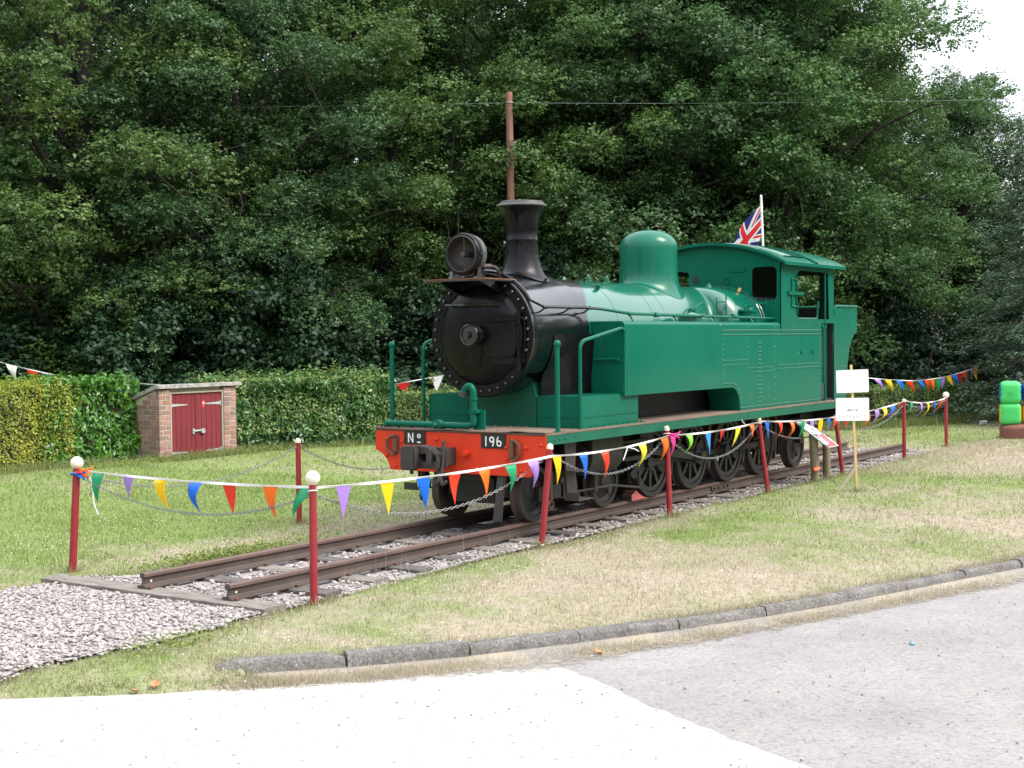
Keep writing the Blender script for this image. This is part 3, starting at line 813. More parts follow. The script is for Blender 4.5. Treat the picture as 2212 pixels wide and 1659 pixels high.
for s in (-1, 1):
    mb = MB()
    mb.box(0.0, 9.46, s * 1.245 - 0.006, s * 1.245 + 0.006, 1.195, 1.302)
    mb.box(0.0, 9.46, min(s * 1.239, s * 1.18), max(s * 1.239, s * 1.18), 1.195, 1.205)
    va = part('valance', mb, 'loco_green_dirty')
    mb = MB()
    for x in (0.16, 0.27, 0.38, 0.62, 2.9, 5.4, 7.8): mb.sphere((x, s * 1.252, 1.25), 0.014, 8, 5)
    part('rivet', mb, 'loco_green_dirty', va)
half = [(1.245, 1.300), (1.250, 1.070), (1.225, 1.055), (1.18, 1.035), (1.125, 1.005), (1.112, 0.985), (1.09, 0.965), (1.06, 0.93), (1.04, 0.885), (1.025, 0.84), (1.011, 0.825)]
beam = part('buffer_beam', MB().plate([(-a, b) for a, b in half] + [(a, b) for a, b in reversed(half)], [], YZ(0), -0.012, 0.03), 'beam_red', bevel=0.003)
mb = MB()
for y, z in ((1.07, 1.20), (1.06, 1.0), (0.83, 1.0), (0.83, 1.18), (-0.70, 1.155), (-0.98, 1.16), (-1.18, 1.20), (-0.71, 1.02), (0.30, 1.22), (0.30, 0.9), (-0.28, 0.9), (0.93, 0.88), (-0.9, 0.9)):
    mb.sphere((-0.016, y, z), 0.022, 10, 6)
part('bolt', mb, 'beam_red', beam, kind='stuff')
mb = MB(); mb.cyl((-0.012, -0.145, 1.07), (-0.055, -0.145, 1.07), 0.050, 6); mb.cyl((-0.055, -0.145, 1.07), (-0.085, -0.145, 1.07), 0.03, 12)
part('bolt', mb, 'beam_red', beam)

# number plates
def stroke_ring(mb, cy, cz, ro, ri, x, a0=0, a1=360, n=28, sy=1.0):
    P = [(cy + sy * r * math.cos(math.radians(a0 + (a1 - a0) * i / n)), cz + r * math.sin(math.radians(a0 + (a1 - a0) * i / n))) for r in (ro, ri) for i in range(n + 1)]
    V = [(x, y, z) for y, z in P] + [(x - 0.003, y, z) for y, z in P]
    m = n + 1; F_ = []
    for i in range(n):
        F_ += [(2 * m + i, 2 * m + i + 1, 3 * m + i + 1, 3 * m + i), (i, m + i, m + i + 1, i + 1), (i, i + 1, 2 * m + i + 1, 2 * m + i), (m + i, 3 * m + i, 3 * m + i + 1, m + i + 1)]
    mb.add(V, F_)
def plate_char(mb, x, yc, z0, h, ch):
    """white painted characters; the reader looks along +x so the text runs towards -y"""
    t = h * 0.15
    if ch == '1': mb.box(x - 0.003, x, yc - t / 2, yc + t / 2, z0, z0 + h)
    if ch in '96':
        R = h * 0.315
        cz = z0 + h - R if ch == '9' else z0 + R
        stroke_ring(mb, yc, cz, R, R - t, x)
        s = 1 if ch == '9' else -1
        # tail: from the outer side of the bowl curving to the other end
        pts = []
        for i in range(9):
            u = i / 8
            pts.append((yc - s * (R - t / 2) * math.cos(u * 1.25), cz - s * (0.0 + (h - R - 0.002) * math.sin(u * 1.25) / math.sin(1.25))))
        ring = []
        V, F_ = [], []
        for i, (y, z) in enumerate(pts):
            a = pts[max(0, i - 1)]; b = pts[min(8, i + 1)]
            dy, dz = b[0] - a[0], b[1] - a[1]; l = math.hypot(dy, dz); ny, nz = -dz / l * t / 2, dy / l * t / 2
            V += [(x - 0.0015, y + ny, z + nz), (x - 0.0045, y + ny, z + nz), (x - 0.0045, y - ny, z - nz), (x - 0.0015, y - ny, z - nz)]
        for i in range(8):
            for k in range(4): F_.append((i * 4 + k, i * 4 + (k + 1) % 4, i * 4 + 4 + (k + 1) % 4, i * 4 + 4 + k))
        F_ += [(3, 2, 1, 0), (32, 33, 34, 35)]
        mb.add(V, F_)
    if ch == 'N':
        w = h * 0.36
        mb.box(x - 0.003, x, yc + w - t, yc + w, z0, z0 + h); mb.box(x - 0.003, x, yc - w, yc - w + t, z0, z0 + h)
        mb.hexa([(x, yc + w - t * 0.9, z0 + h), (x - 0.0042, yc + w - t * 0.9, z0 + h), (x - 0.0042, yc + w - t * 0.0, z0 + h), (x, yc + w, z0 + h),
                 (x, yc - w, z0), (x - 0.0042, yc - w, z0), (x - 0.0042, yc - w + t * 0.9, z0), (x, yc - w + t * 0.9, z0)])
    if ch == 'o':
        stroke_ring(mb, yc, z0 + h * 0.70, h * 0.235, h * 0.10, x)
        mb.box(x - 0.003, x, yc - h * 0.24, yc + h * 0.24, z0 - h * 0.02, z0 + h * 0.12)
pl = part('number_plate', MB().box(-0.026, -0.0125, 0.468, 0.792, 1.148, 1.302), 'plate_black', bevel=0.002, label='black plate lettered No')
mb = MB(); plate_char(mb, -0.0265, 0.685, 1.168, 0.115, 'N'); plate_char(mb, -0.0265, 0.560, 1.168, 0.115, 'o')
part('lettering', mb, 'white_paint', pl)
pl = part('number_plate', MB().box(-0.026, -0.0125, -0.697, -0.352, 1.140, 1.300), 'plate_black', bevel=0.002, label='black plate numbered 196')
mb = MB(); plate_char(mb, -0.0265, -0.425, 1.163, 0.115, '1'); plate_char(mb, -0.0265, -0.508, 1.163, 0.115, '9'); plate_char(mb, -0.0265, -0.610, 1.163, 0.115, '6')
part('lettering', mb, 'white_paint', pl)

# coupler
mb = MB()
mb.box(-0.20, -0.012, 0.02, 0.26, 0.93, 1.13)
mb.plate([(0.02, 0.905), (0.46, 0.895), (0.47, 1.155), (0.30, 1.165), (0.16, 1.15), (0.10, 1.10), (0.03, 1.075), (0.01, 1.0)], [rrect(0.135, 0.285, 0.985, 1.075, 0.035, 4), rrect(0.045, 0.085, 0.985, 1.05, 0.012, 2)], YZ(-0.38), 0.0, 0.16)
mb.box(-0.24, -0.20, -0.0, 0.45, 0.91, 1.14)
cp = part('coupler', mb, 'iron_grey', bevel=0.014)
mb = MB(); mb.box(-0.50, -0.382, 0.275, 0.485, 0.885, 1.165)
part('knuckle', mb, 'iron_grey', cp, bevel=0.02)
mb = MB(); mb.box(-0.45, -0.385, 0.09, 0.135, 0.95, 1.13); mb.cyl((-0.40, 0.38, 0.83), (-0.40, 0.38, 1.18), 0.022, 10)
part('pin', mb, 'iron_grey', cp, bevel=0.008)
mb = MB(); mb.tube(bend([(-0.30, -0.02, 1.20), (-0.31, -0.015, 1.02), (-0.32, 0.0, 0.86), (-0.36, 0.02, 0.76), (-0.36, 0.10, 0.72), (-0.33, 0.13, 0.78)], 0.05), 0.020, 8)
mb.torus((-0.30, -0.02, 1.215), 0.018, 0.009, (0, 1, 0), 12, 6)
part('coupling_lever', mb, 'iron_grey', cp)
mb = MB(); mb.tube(bend([(-0.30, 0.06, 0.90), (-0.30, 0.045, 0.78), (-0.30, 0.01, 0.71), (-0.28, -0.04, 0.76)], 0.04), [0.03] * 5 + [0.026] * 7, 8)
part('hook', mb, 'iron_grey', cp)
for y, s in ((0.985, 1), (-0.86, -1)):
    mb = MB()
    mb.tube([(-0.035, y - s * 0.065, z) for z in (1.05, 1.21)], 0.032, 10)
    pts = [(-0.05, y - s * 0.06 + s * 0.115 * math.sin(t), 1.13 + 0.115 * math.cos(t)) for t in np.linspace(0, PI, 13)]
    mb.tube(pts, 0.017, 8)
    mb.box(-0.0225, -0.0125, y - 0.11, y - 0.02 if s > 0 else y + 0.11, 1.02, 1.25) if s > 0 else mb.box(-0.0225, -0.0125, y + 0.02, y + 0.12, 1.02, 1.25)
    part('chain_ring', mb, 'rusty_iron')

# --- front deck fittings
mb = MB()
mb.tube(bend([(0.06, 1.13, 1.385), (0.06, -0.10, 1.385), (0.06, -0.19, 1.40), (0.06, -0.19, 1.60)], 0.07, 5), 0.040, 12)
pipe = part('vacuum_pipe', mb, 'loco_green')
mb = MB()
mb.tube(bend([(0.06, -0.19, 1.58), (0.06, -0.19, 1.80), (0.055, -0.145, 1.865), (0.05, -0.08, 1.83), (0.05, -0.045, 1.75)], 0.06, 5), 0.041, 12)
for z in (1.56, 1.69): mb.cyl((0.06, -0.19, z), (0.06, -0.19, z + 0.035), 0.052, 14)
part('swan_neck', mb, 'loco_green', pipe)
mb = MB()
for k in range(4):
    t = k / 3; c = Vector((0.05, -0.062 + 0.02 * t, 1.785 - 0.045 * t)); mb.torus(c, 0.043, 0.007, (0, 0.38, -0.92), 16, 6)
part('hose_thread', mb, 'lamp_grey', pipe)
mb = MB(); mb.cyl((0.01, 0.33, 1.385), (0.10, 0.33, 1.385), 0.062, 18); mb.sphere((0.0, 0.33, 1.385), 0.032, 12, 8); mb.cyl((0.06, 0.28, 1.385), (0.06, 0.24, 1.385), 0.05, 14)
part('pipe_joint', mb, 'loco_green_dirty', pipe)
mb = MB(); mb.box(0.10, 0.14, -0.31, -0.15, 1.34, 1.57); mb.box(0.02, 0.14, -0.26, -0.13, 1.535, 1.575)
part('pipe_bracket', mb, 'loco_green', pipe, bevel=0.004)
for s in (-1, 1):
    mb = MB()
    mb.tube([(0.284, s * 1.216, 1.328), (0.284, s * 1.216, 2.32)], 0.027, 12)
    mb.box(0.22, 0.35, s * 1.216 - 0.025, s * 1.216 + 0.025, 1.3285, 1.338)
    hp = part('handrail_post', mb, 'loco_green')
    part('ball_knob', MB().sphere((0.284, s * 1.216, 2.343), 0.043, 14, 10), 'loco_green', hp)
    mb = MB()
    y = s * 1.17
    mb.tube(bend([(0.86, y, 1.328), (0.86, y, 2.36), (1.86, y, 2.525), (1.92, y, 2.48), (1.96, y, 1.74)], 0.11, 6), 0.022, 10)
    part('hoop_rail', mb, 'loco_green')

# --- saddle and sand boxes
mb = MB()
prof = [(-0.505, 1.3285), (0.505, 1.3285), (0.505, 1.70)] + [(0.738 * math.cos(math.radians(a)), ZC + 0.738 * math.sin(math.radians(a))) for a in np.linspace(-52, -128, 13)] + [(-0.505, 1.70)]
mb.loft([[(x, y, z) for y, z in prof] for x in (0.92, 1.95)])
part('smokebox_saddle', mb, 'loco_green_dirty', sharp=50)
for s in (-1, 1):      # black flared skirt on the sides of the smokebox
    mb = MB(); rows = []
    for x in (0.96, 1.1, 1.25, 1.4, 1.6, 1.9):
        k = min(0.14, max(0, (x - 0.96) * 0.35))
        rows.append([(x, s * 0.752 * math.cos(math.radians(a)), ZC + 0.752 * math.sin(math.radians(a))) for a in np.linspace(0, -max(8, 38 - 60 * (x - 0.96)), 8)] + [(x, s * (0.56 + k), 1.90), (x, s * (0.55 + k), 1.70)])
    mb.loft(rows, caps=False, closed=False)
    part('smokebox_skirt', mb, 'door_black', sharp=50)
for s in (-1, 1):
    y0, y1 = sorted((s * 0.51, s * 1.135))
    mb = MB(); mb.box(0.925, 2.33, y0, y1, 1.3285, 1.708)
    sb = part('sand_box', mb, 'loco_green', bevel=0.008)
    mb = MB()
    ys = s * 1.138
    mb.box(0.93, 2.325, ys - 0.004, ys + 0.004, 1.455, 1.461)
    mb.box(0.918, 0.924, y0 + 0.01, y1 - 0.01, 1.455, 1.461)
    part('weld_bead', mb, 'loco_green', sb)
    mb = MB(); mb.box(0.86, 2.42, min(s * 1.135, s * 1.185), max(s * 1.135, s * 1.185), 1.3285, 1.337)
    for x in np.arange(0.95, 2.4, 0.155): mb.cyl((x, s * 1.162, 1.337), (x, s * 1.162, 1.352), 0.013, 6)
    part('base_angle', mb, 'loco_green_dirty', sb)
    mb = MB(); mb.box(2.34, 2.36, min(s * 0.98, s * 1.10), max(s * 0.98, s * 1.10), 1.33, 1.62); mb.box(2.20, 2.42, min(s * 0.9, s * 1.10), max(s * 0.9, s * 1.10), 1.66, 1.672)
    part('tank_bracket', mb, 'loco_green_dirty')

# --- smokebox
mb = MB()
mb.lathe([(0.751, 0.50), (0.755, 0.52), (0.742, 0.56), (0.742, 1.80)], (0, 0, ZC), (1, 0, 0), 72)
sbx = part('smokebox', mb, 'loco_black', sharp=40)
mb = MB()
mb.lathe([(0.60, 0.62), (0.60, 0.505), (0.612, 0.495), (0.740, 0.495), (0.751, 0.505), (0.751, 0.60)], (0, 0, ZC), (1, 0, 0), 72)
ring = part('front_ring', mb, 'door_black', sbx, sharp=30)
mb = MB()
for k in range(34):
    a = 2 * PI * (k + 0.5) / 34
    if 1.05 < a < 2.1: continue
    mb.sphere((0.487, 0.682 * math.cos(a), ZC + 0.682 * math.sin(a)), 0.025, 10, 6)
part('rivet', mb, 'loco_black', sbx, kind='stuff')
mb = MB()
mb.lathe([(0.61, 0.56), (0.605, 0.505), (0.59, 0.492), (0.578, 0.485), (0.565, 0.46), (0.54, 0.440), (0.40, 0.408), (0.22, 0.392), (0, 0.388)], (0, 0, ZC), (1, 0, 0), 72)
door = part('smokebox_door', mb, 'door_black', sharp=50)
def xd(y, z):   # surface of the dished door
    r = math.hypot(y, z - ZC)
    return float(np.interp(r, [0, 0.22, 0.40, 0.54, 0.58], [0.388, 0.392, 0.408, 0.440, 0.49]))
for z0, z1 in ((2.61, 2.69), (2.10, 2.185)):
    mb = MB(); rows = []
    for y in np.linspace(0.23, -0.585, 12):
        xx = min(xd(y, z0), xd(y, z1)) - 0.026
        if y < -0.5: xx = min(xx, 0.435)
        rows.append([(xx, y, z0), (xx + 0.04, y, z0), (xx + 0.04, y, z1), (xx, y, z1)])
    mb.loft(rows)
    st = part('hinge_strap', mb, 'door_black', door, bevel=0.006)
mb = MB()
mb.tube([(0.445, -0.575, 2.08), (0.445, -0.575, 2.72)], 0.019, 10)
for za, zb_ in ((2.575, 2.72), (2.04, 2.19)): mb.cyl((0.445, -0.575, za), (0.445, -0.575, zb_), 0.032, 12)
mb.tube(bend([(0.465, -0.59, 2.66), (0.472, -0.64, 2.64), (0.478, -0.655, 2.45), (0.475, -0.62, 2.12), (0.465, -0.585, 2.10)], 0.06), 0.012, 8)
part('hinge', mb, 'door_black', door)
mb = MB(); mb.tube([(0.36, 0.43, 2.815), (0.36, -0.33, 2.815)], 0.011, 8)
for y in (0.36, -0.22): mb.tube([(0.36, y, 2.815), (0.44, y, 2.80)], 0.016, 8)
part('door_rail', mb, 'loco_black', door)
mb = MB(); mb.lathe([(0.0, 0.40), (0.10, 0.40), (0.125, 0.385), (0.118, 0.365), (0.09, 0.35), (0.05, 0.33), (0.042, 0.25), (0.0, 0.245)], (0, 0, ZC), (1, 0, 0), 28)
dart = part('door_dart', mb, 'door_black', door)
mb = MB(); mb.torus((0.245, 0.0, ZC), 0.118, 0.013, (1, 0, 0), 40, 10); mb.lathe([(0, 0.252), (0.112, 0.252)], (0, 0, ZC), (1, 0, 0), 40); mb.lathe([(0, 0.215), (0.022, 0.215), (0.03, 0.25)], (0, 0, ZC), (1, 0, 0), 16)
part('door_wheel', mb, 'loco_black', door)
mb = MB(); mb.tube([(0.285, -0.012, ZC - 0.02), (0.275, -0.012, 2.06)], [0.014, 0.010], 8)
part('door_handle', mb, 'door_black', door)

# chimney
mb = MB(); n = 48
def zsurf(y, R=0.745): return ZC + math.sqrt(max(0, R * R - y * y))
rings = []
XCH = 1.40
def chim_ring(r, h, pull):
    out = []
    for k in range(n):
        a = 2 * PI * k / n; y = r * math.sin(a)
        z = h * (1 - pull) + pull * (zsurf(min(abs(y), 0.6)) + (0.006 if pull == 1 else 0.0))
        out.append((XCH + r * math.cos(a), y, z))
    return out
for r, h, pull in ((0.372, 0, 1), (0.366, 3.22, 0.94), (0.325, 3.235, 0.72), (0.285, 3.27, 0.50), (0.250, 3.33, 0.28), (0.224, 3.41, 0.12), (0.208, 3.50, 0.03)):
    rings.append(chim_ring(r, h, pull))
for r, h in ((0.203, 3.58), (0.200, 3.62), (0.203, 3.625), (0.203, 3.645), (0.200, 3.65), (0.199, 3.75), (0.205, 3.84), (0.222, 3.92), (0.252, 3.985), (0.290, 4.03), (0.313, 4.055), (0.316, 4.068), (0.308, 4.078), (0.280, 4.088), (0.272, 4.112), (0.262, 4.118), (0.235, 4.116), (0.20, 4.05), (0.165, 3.7), (0.165, 3.3)):
    rings.append([(XCH + r * math.cos(2 * PI * k / n), r * math.sin(2 * PI * k / n), h) for k in range(n)])
mb.loft(rings, caps=False)
ch = part('chimney', mb, 'chimney_black', sharp=45)
mb = MB(); mb.lathe([(0.318, 4.055), (0.3225, 4.068), (0.312, 4.0815), (0.282, 4.091), (0.275, 4.115), (0.262, 4.1215), (0.233, 4.1195)], (XCH, 0, 0), (0, 0, 1), 48)
part('chimney_rim', mb, 'lamp_grey', ch)
mb = MB()
for a in (35, -35, 145, -145, 90, -90):
    x, y = XCH + 0.35 * math.cos(math.radians(a)), 0.35 * math.sin(math.radians(a)); z = zsurf(y) + 0.02
    mb.cyl((x, y, z - 0.02), (x, y * 1.02, z + 0.02), 0.018, 6)
part('bolt', mb, 'loco_black', ch, kind='stuff')

# headlamp on its platform
mb = MB(); mb.box(-0.03, 0.62, -0.44, 0.42, 3.100, 3.116)
pf = part('lamp_platform', mb, 'rust_orange', bevel=0.004)
mb = MB(); mb.box(0.0, 0.6, -0.43, 0.41, 3.086, 3.0995)
for y in (-0.30, 0.30):
    mb.hexa([(0.08, y - 0.01, 3.075), (0.52, y - 0.01, 2.93), (0.52, y + 0.01, 2.93), (0.08, y + 0.01, 3.075), (0.08, y - 0.01, 3.086), (0.52, y - 0.01, 3.086), (0.52, y + 0.01, 3.086), (0.08, y + 0.01, 3.086)])
part('bracket', mb, 'loco_black', pf)
LY, LZ = -0.036, 3.405
lamp = part('headlamp', MB().lathe([(0.205, 0.06), (0.243, 0.06), (0.250, 0.075), (0.250, 0.10), (0.240, 0.11), (0.252, 0.12), (0.252, 0.15), (0.232, 0.165), (0.232, 0.255), (0.226, 0.272), (0.20, 0.285), (0, 0.285)], (0, LY, LZ), (1, 0, 0), 48), 'door_black', sharp=30)
part('lamp_band', MB().lathe([(0.2335, 0.175), (0.2345, 0.18), (0.2345, 0.245), (0.2335, 0.25)], (0, LY, LZ), (1, 0, 0), 48), 'lamp_grey', lamp)
part('lamp_rim', MB().lathe([(0.200, 0.075), (0.200, 0.052), (0.210, 0.046), (0.222, 0.052), (0.226, 0.0595)], (0, LY, LZ), (1, 0, 0), 48), 'under_black', lamp)
mb = MB(); mb.lathe([(0.2, 0.07), (0.19, 0.14), (0.14, 0.20), (0.07, 0.225), (0, 0.23)], (0, LY, LZ), (1, 0, 0), 40)
part('reflector', mb, 'lamp_brown', lamp)
mb = MB(); mb.cyl((0.06, LY - 0.02, LZ), (0.22, LY - 0.02, LZ), 0.034, 14); mb.tube([(0.10, LY - 0.015, LZ + 0.19), (0.10, LY - 0.02, LZ + 0.02)], 0.010, 6); mb.tube([(0.10, LY - 0.02, LZ), (0.10, LY - 0.012, LZ - 0.09), (0.10, LY - 0.02, LZ - 0.19)], 0.007, 6)
part('bulb_holder', mb, 'iron_grey', lamp)
mb = MB()
for s in (-1, 1):
    mb.box(0.10, 0.13, LY + s * 0.245 - 0.01, LY + s * 0.245 + 0.03 * s + 0.01, LZ - 0.012, LZ + 0.012)
    mb.tube([(0.12, LY + s * 0.25, LZ), (0.12, LY + s * 0.31, LZ)], 0.008, 6); mb.tube([(0.12, LY + s * 0.305, LZ - 0.014), (0.12, LY + s * 0.305, LZ + 0.014)], 0.006, 6)
part('wing_nut', mb, 'lamp_grey', lamp)
mb = MB()
for y in (-0.20, 0.16): mb.hexa([(0.10, y - 0.03, 3.1165), (0.30, y - 0.03, 3.1165), (0.30, y + 0.03, 3.1165), (0.10, y + 0.03, 3.1165), (0.16, y - 0.012, 3.27), (0.24, y - 0.012, 3.27), (0.24, y + 0.012, 3.27), (0.16, y + 0.012, 3.27)])
part('lamp_foot', mb, 'loco_black', lamp)
mb = MB(); mb.tube(bend([(0.30, -0.19, 3.26), (0.36, -0.30, 3.26), (0.40, -0.33, 3.22), (0.45, -0.30, 3.13)], 0.05), 0.020, 8); mb.cyl((0.26, -0.20, 3.26), (0.34, -0.27, 3.26), 0.034, 10)
part('lamp_pipe', mb, 'lamp_brown', lamp)

# --- boiler
def rad_ring(R, x, n=96, z=ZC): return [(x, R * math.cos(2 * PI * k / n), z + R * math.sin(2 * PI * k / n)) for k in range(n)]
mb = MB(); mb.lathe([(0.742, 1.80), (0.742, 2.02)], (0, 0, ZC), (1, 0, 0), 96)
# the black paint runs further back along the top than on the sides
mb2 = MB(); mb2.lathe([(0.712, 1.72), (0.712, 5.78)], (0, 0, ZC), (1, 0, 0), 96)
boiler = part('boiler_barrel', mb2, 'loco_green_shiny')
rows = []
for x in np.linspace(0, 1, 9):
    row = []
    for k in range(61):
        a = -40 + 260 * k / 60
        xe = 1.78 + 0.62 * max(0, math.sin(math.radians(a))) ** 2.2
        row.append((1.75 + (xe - 1.75) * x, 0.7225 * math.cos(math.radians(a)), ZC + 0.7225 * math.sin(math.radians(a))))
    rows.append(row)
mbk = MB(); mbk.loft(rows, caps=False, closed=False)
part('smokebox_rear_band', mbk, 'loco_black')
mb = MB()
for x in (2.62, 3.62, 3.98, 5.30):
    mb.lathe([(0.7125, x - 0.011), (0.7145, x - 0.011), (0.7145, x + 0.011), (0.7125, x + 0.011)], (0, 0, ZC), (1, 0, 0), 96)
part('boiler_band', mb, 'loco_green_shiny', boiler)
mb = MB(); mb.cyl((2.56, -0.40, ZC + 0.585), (2.56, -0.43, ZC + 0.645), 0.030, 12)
part('washout_plug', mb, 'loco_green_dirty', boiler)
part('washout_hole', MB().lathe([(0, 0), (0.045, 0)], (2.62, -0.300, ZC + 0.6520), (0, -0.42, 0.907), 16), 'plate_black', boiler)
for x in (2.42, 3.05, 3.54):
    mb = MB(); s_ = 0.65 if x < 2.5 else 1
    mb.lathe([(0.05, 3.16), (0.05, 3.178), (0.036, 3.185), (0.038, 3.20), (0.028, 3.205), (0.031, 3.22), (0.022, 3.226), (0.024, 3.24), (0.014, 3.25), (0, 3.262)] if s_ == 1 else [(0.03, 3.16), (0.03, 3.18), (0.02, 3.19), (0.016, 3.215), (0, 3.22)], (x, 0.02, 0), (0, 0, 1), 14)
    part('lubricator_cap', mb, 'loco_green_shiny', boiler)
# dome
rings = []; XD = 4.71; n = 64
for r, h, pull in ((0.520, 0, 1), (0.516, 3.17, 0.97), (0.480, 3.20, 0.80), (0.452, 3.23, 0.56), (0.432, 3.27, 0.32), (0.421, 3.33, 0.10)):
    rg = []
    for k in range(n):
        a = 2 * PI * k / n; y = r * math.sin(a)
        z = h * (1 - pull) + pull * (ZC + math.sqrt(max(0, 0.713 ** 2 - y * y)) + (0.004 if pull == 1 else 0))
        rg.append((XD + r * math.cos(a), y, z))
    rings.append(rg)
for r, h in [(0.418, 3.42), (0.418, 3.58), (0.418, 3.69)] + [(0.418 * math.cos(math.radians(a)) ** 0.80, 3.70 + 0.255 * math.sin(math.radians(a))) for a in (10, 20, 30, 40, 50, 60, 70, 80)] + [(0.03, 3.956)]:
    rings.append([(XD + r * math.cos(2 * PI * k / n), r * math.sin(2 * PI * k / n), h) for k in range(n)])
mb = MB(); mb.loft(rings, caps=True)
dome = part('steam_dome', mb, 'dome_green', sharp=50)
part('dome_bolt', MB().lathe([(0.03, 3.95), (0.03, 3.97), (0.015, 3.975), (0.012, 4.0), (0, 4.0)], (XD, 0, 0), (0, 0, 1), 10), 'loco_green_shiny', dome)
# firebox wrapper: wide rounded section with a soft front shoulder
def fb_ring(x, w, top, e=2.7, n=72):
    out = []
    for k in range(n):
        a = 2 * PI * k / n; c, s = math.cos(a), math.sin(a)
        out.append((x, w * math.copysign(abs(c) ** (2 / e), c), 2.40 + (top - 2.40) * math.copysign(abs(s) ** (2 / e), s)))
    return out
mb = MB()
mb.loft([fb_ring(5.66, 0.72, 3.02), fb_ring(5.68, 0.80, 3.08), fb_ring(5.73, 0.875, 3.125), fb_ring(5.82, 0.93, 3.155), fb_ring(5.93, 0.95, 3.165), fb_ring(6.3, 0.955, 3.166), fb_ring(6.75, 0.96, 3.166)])
fb = part('firebox', mb, 'loco_green_shiny', sharp=50)
mb = MB()
for x in (6.56, 6.66):
    mb.tube([(x, a[1] * 1.012, 2.40 + (a[2] - 2.40) * 1.012) for a in fb_ring(x, 0.955, 3.166) if a[2] > 2.6], 0.014, 6)
part('steam_pipe', mb, 'loco_green_shiny', fb)
mb = MB(); mb.cyl((6.1, -0.28, 3.15), (6.1, -0.28, 3.20), 0.06, 12, 0.03); mb.cyl((6.1, -0.28, 3.20), (6.1, -0.28, 3.23), 0.025, 8)
part('washout_plug', mb, 'loco_green_dirty', fb)
part('valve_cap', MB().cyl((6.48, -0.60, 3.08), (6.50, -0.62, 3.14), 0.026, 10), 'brass', fb)

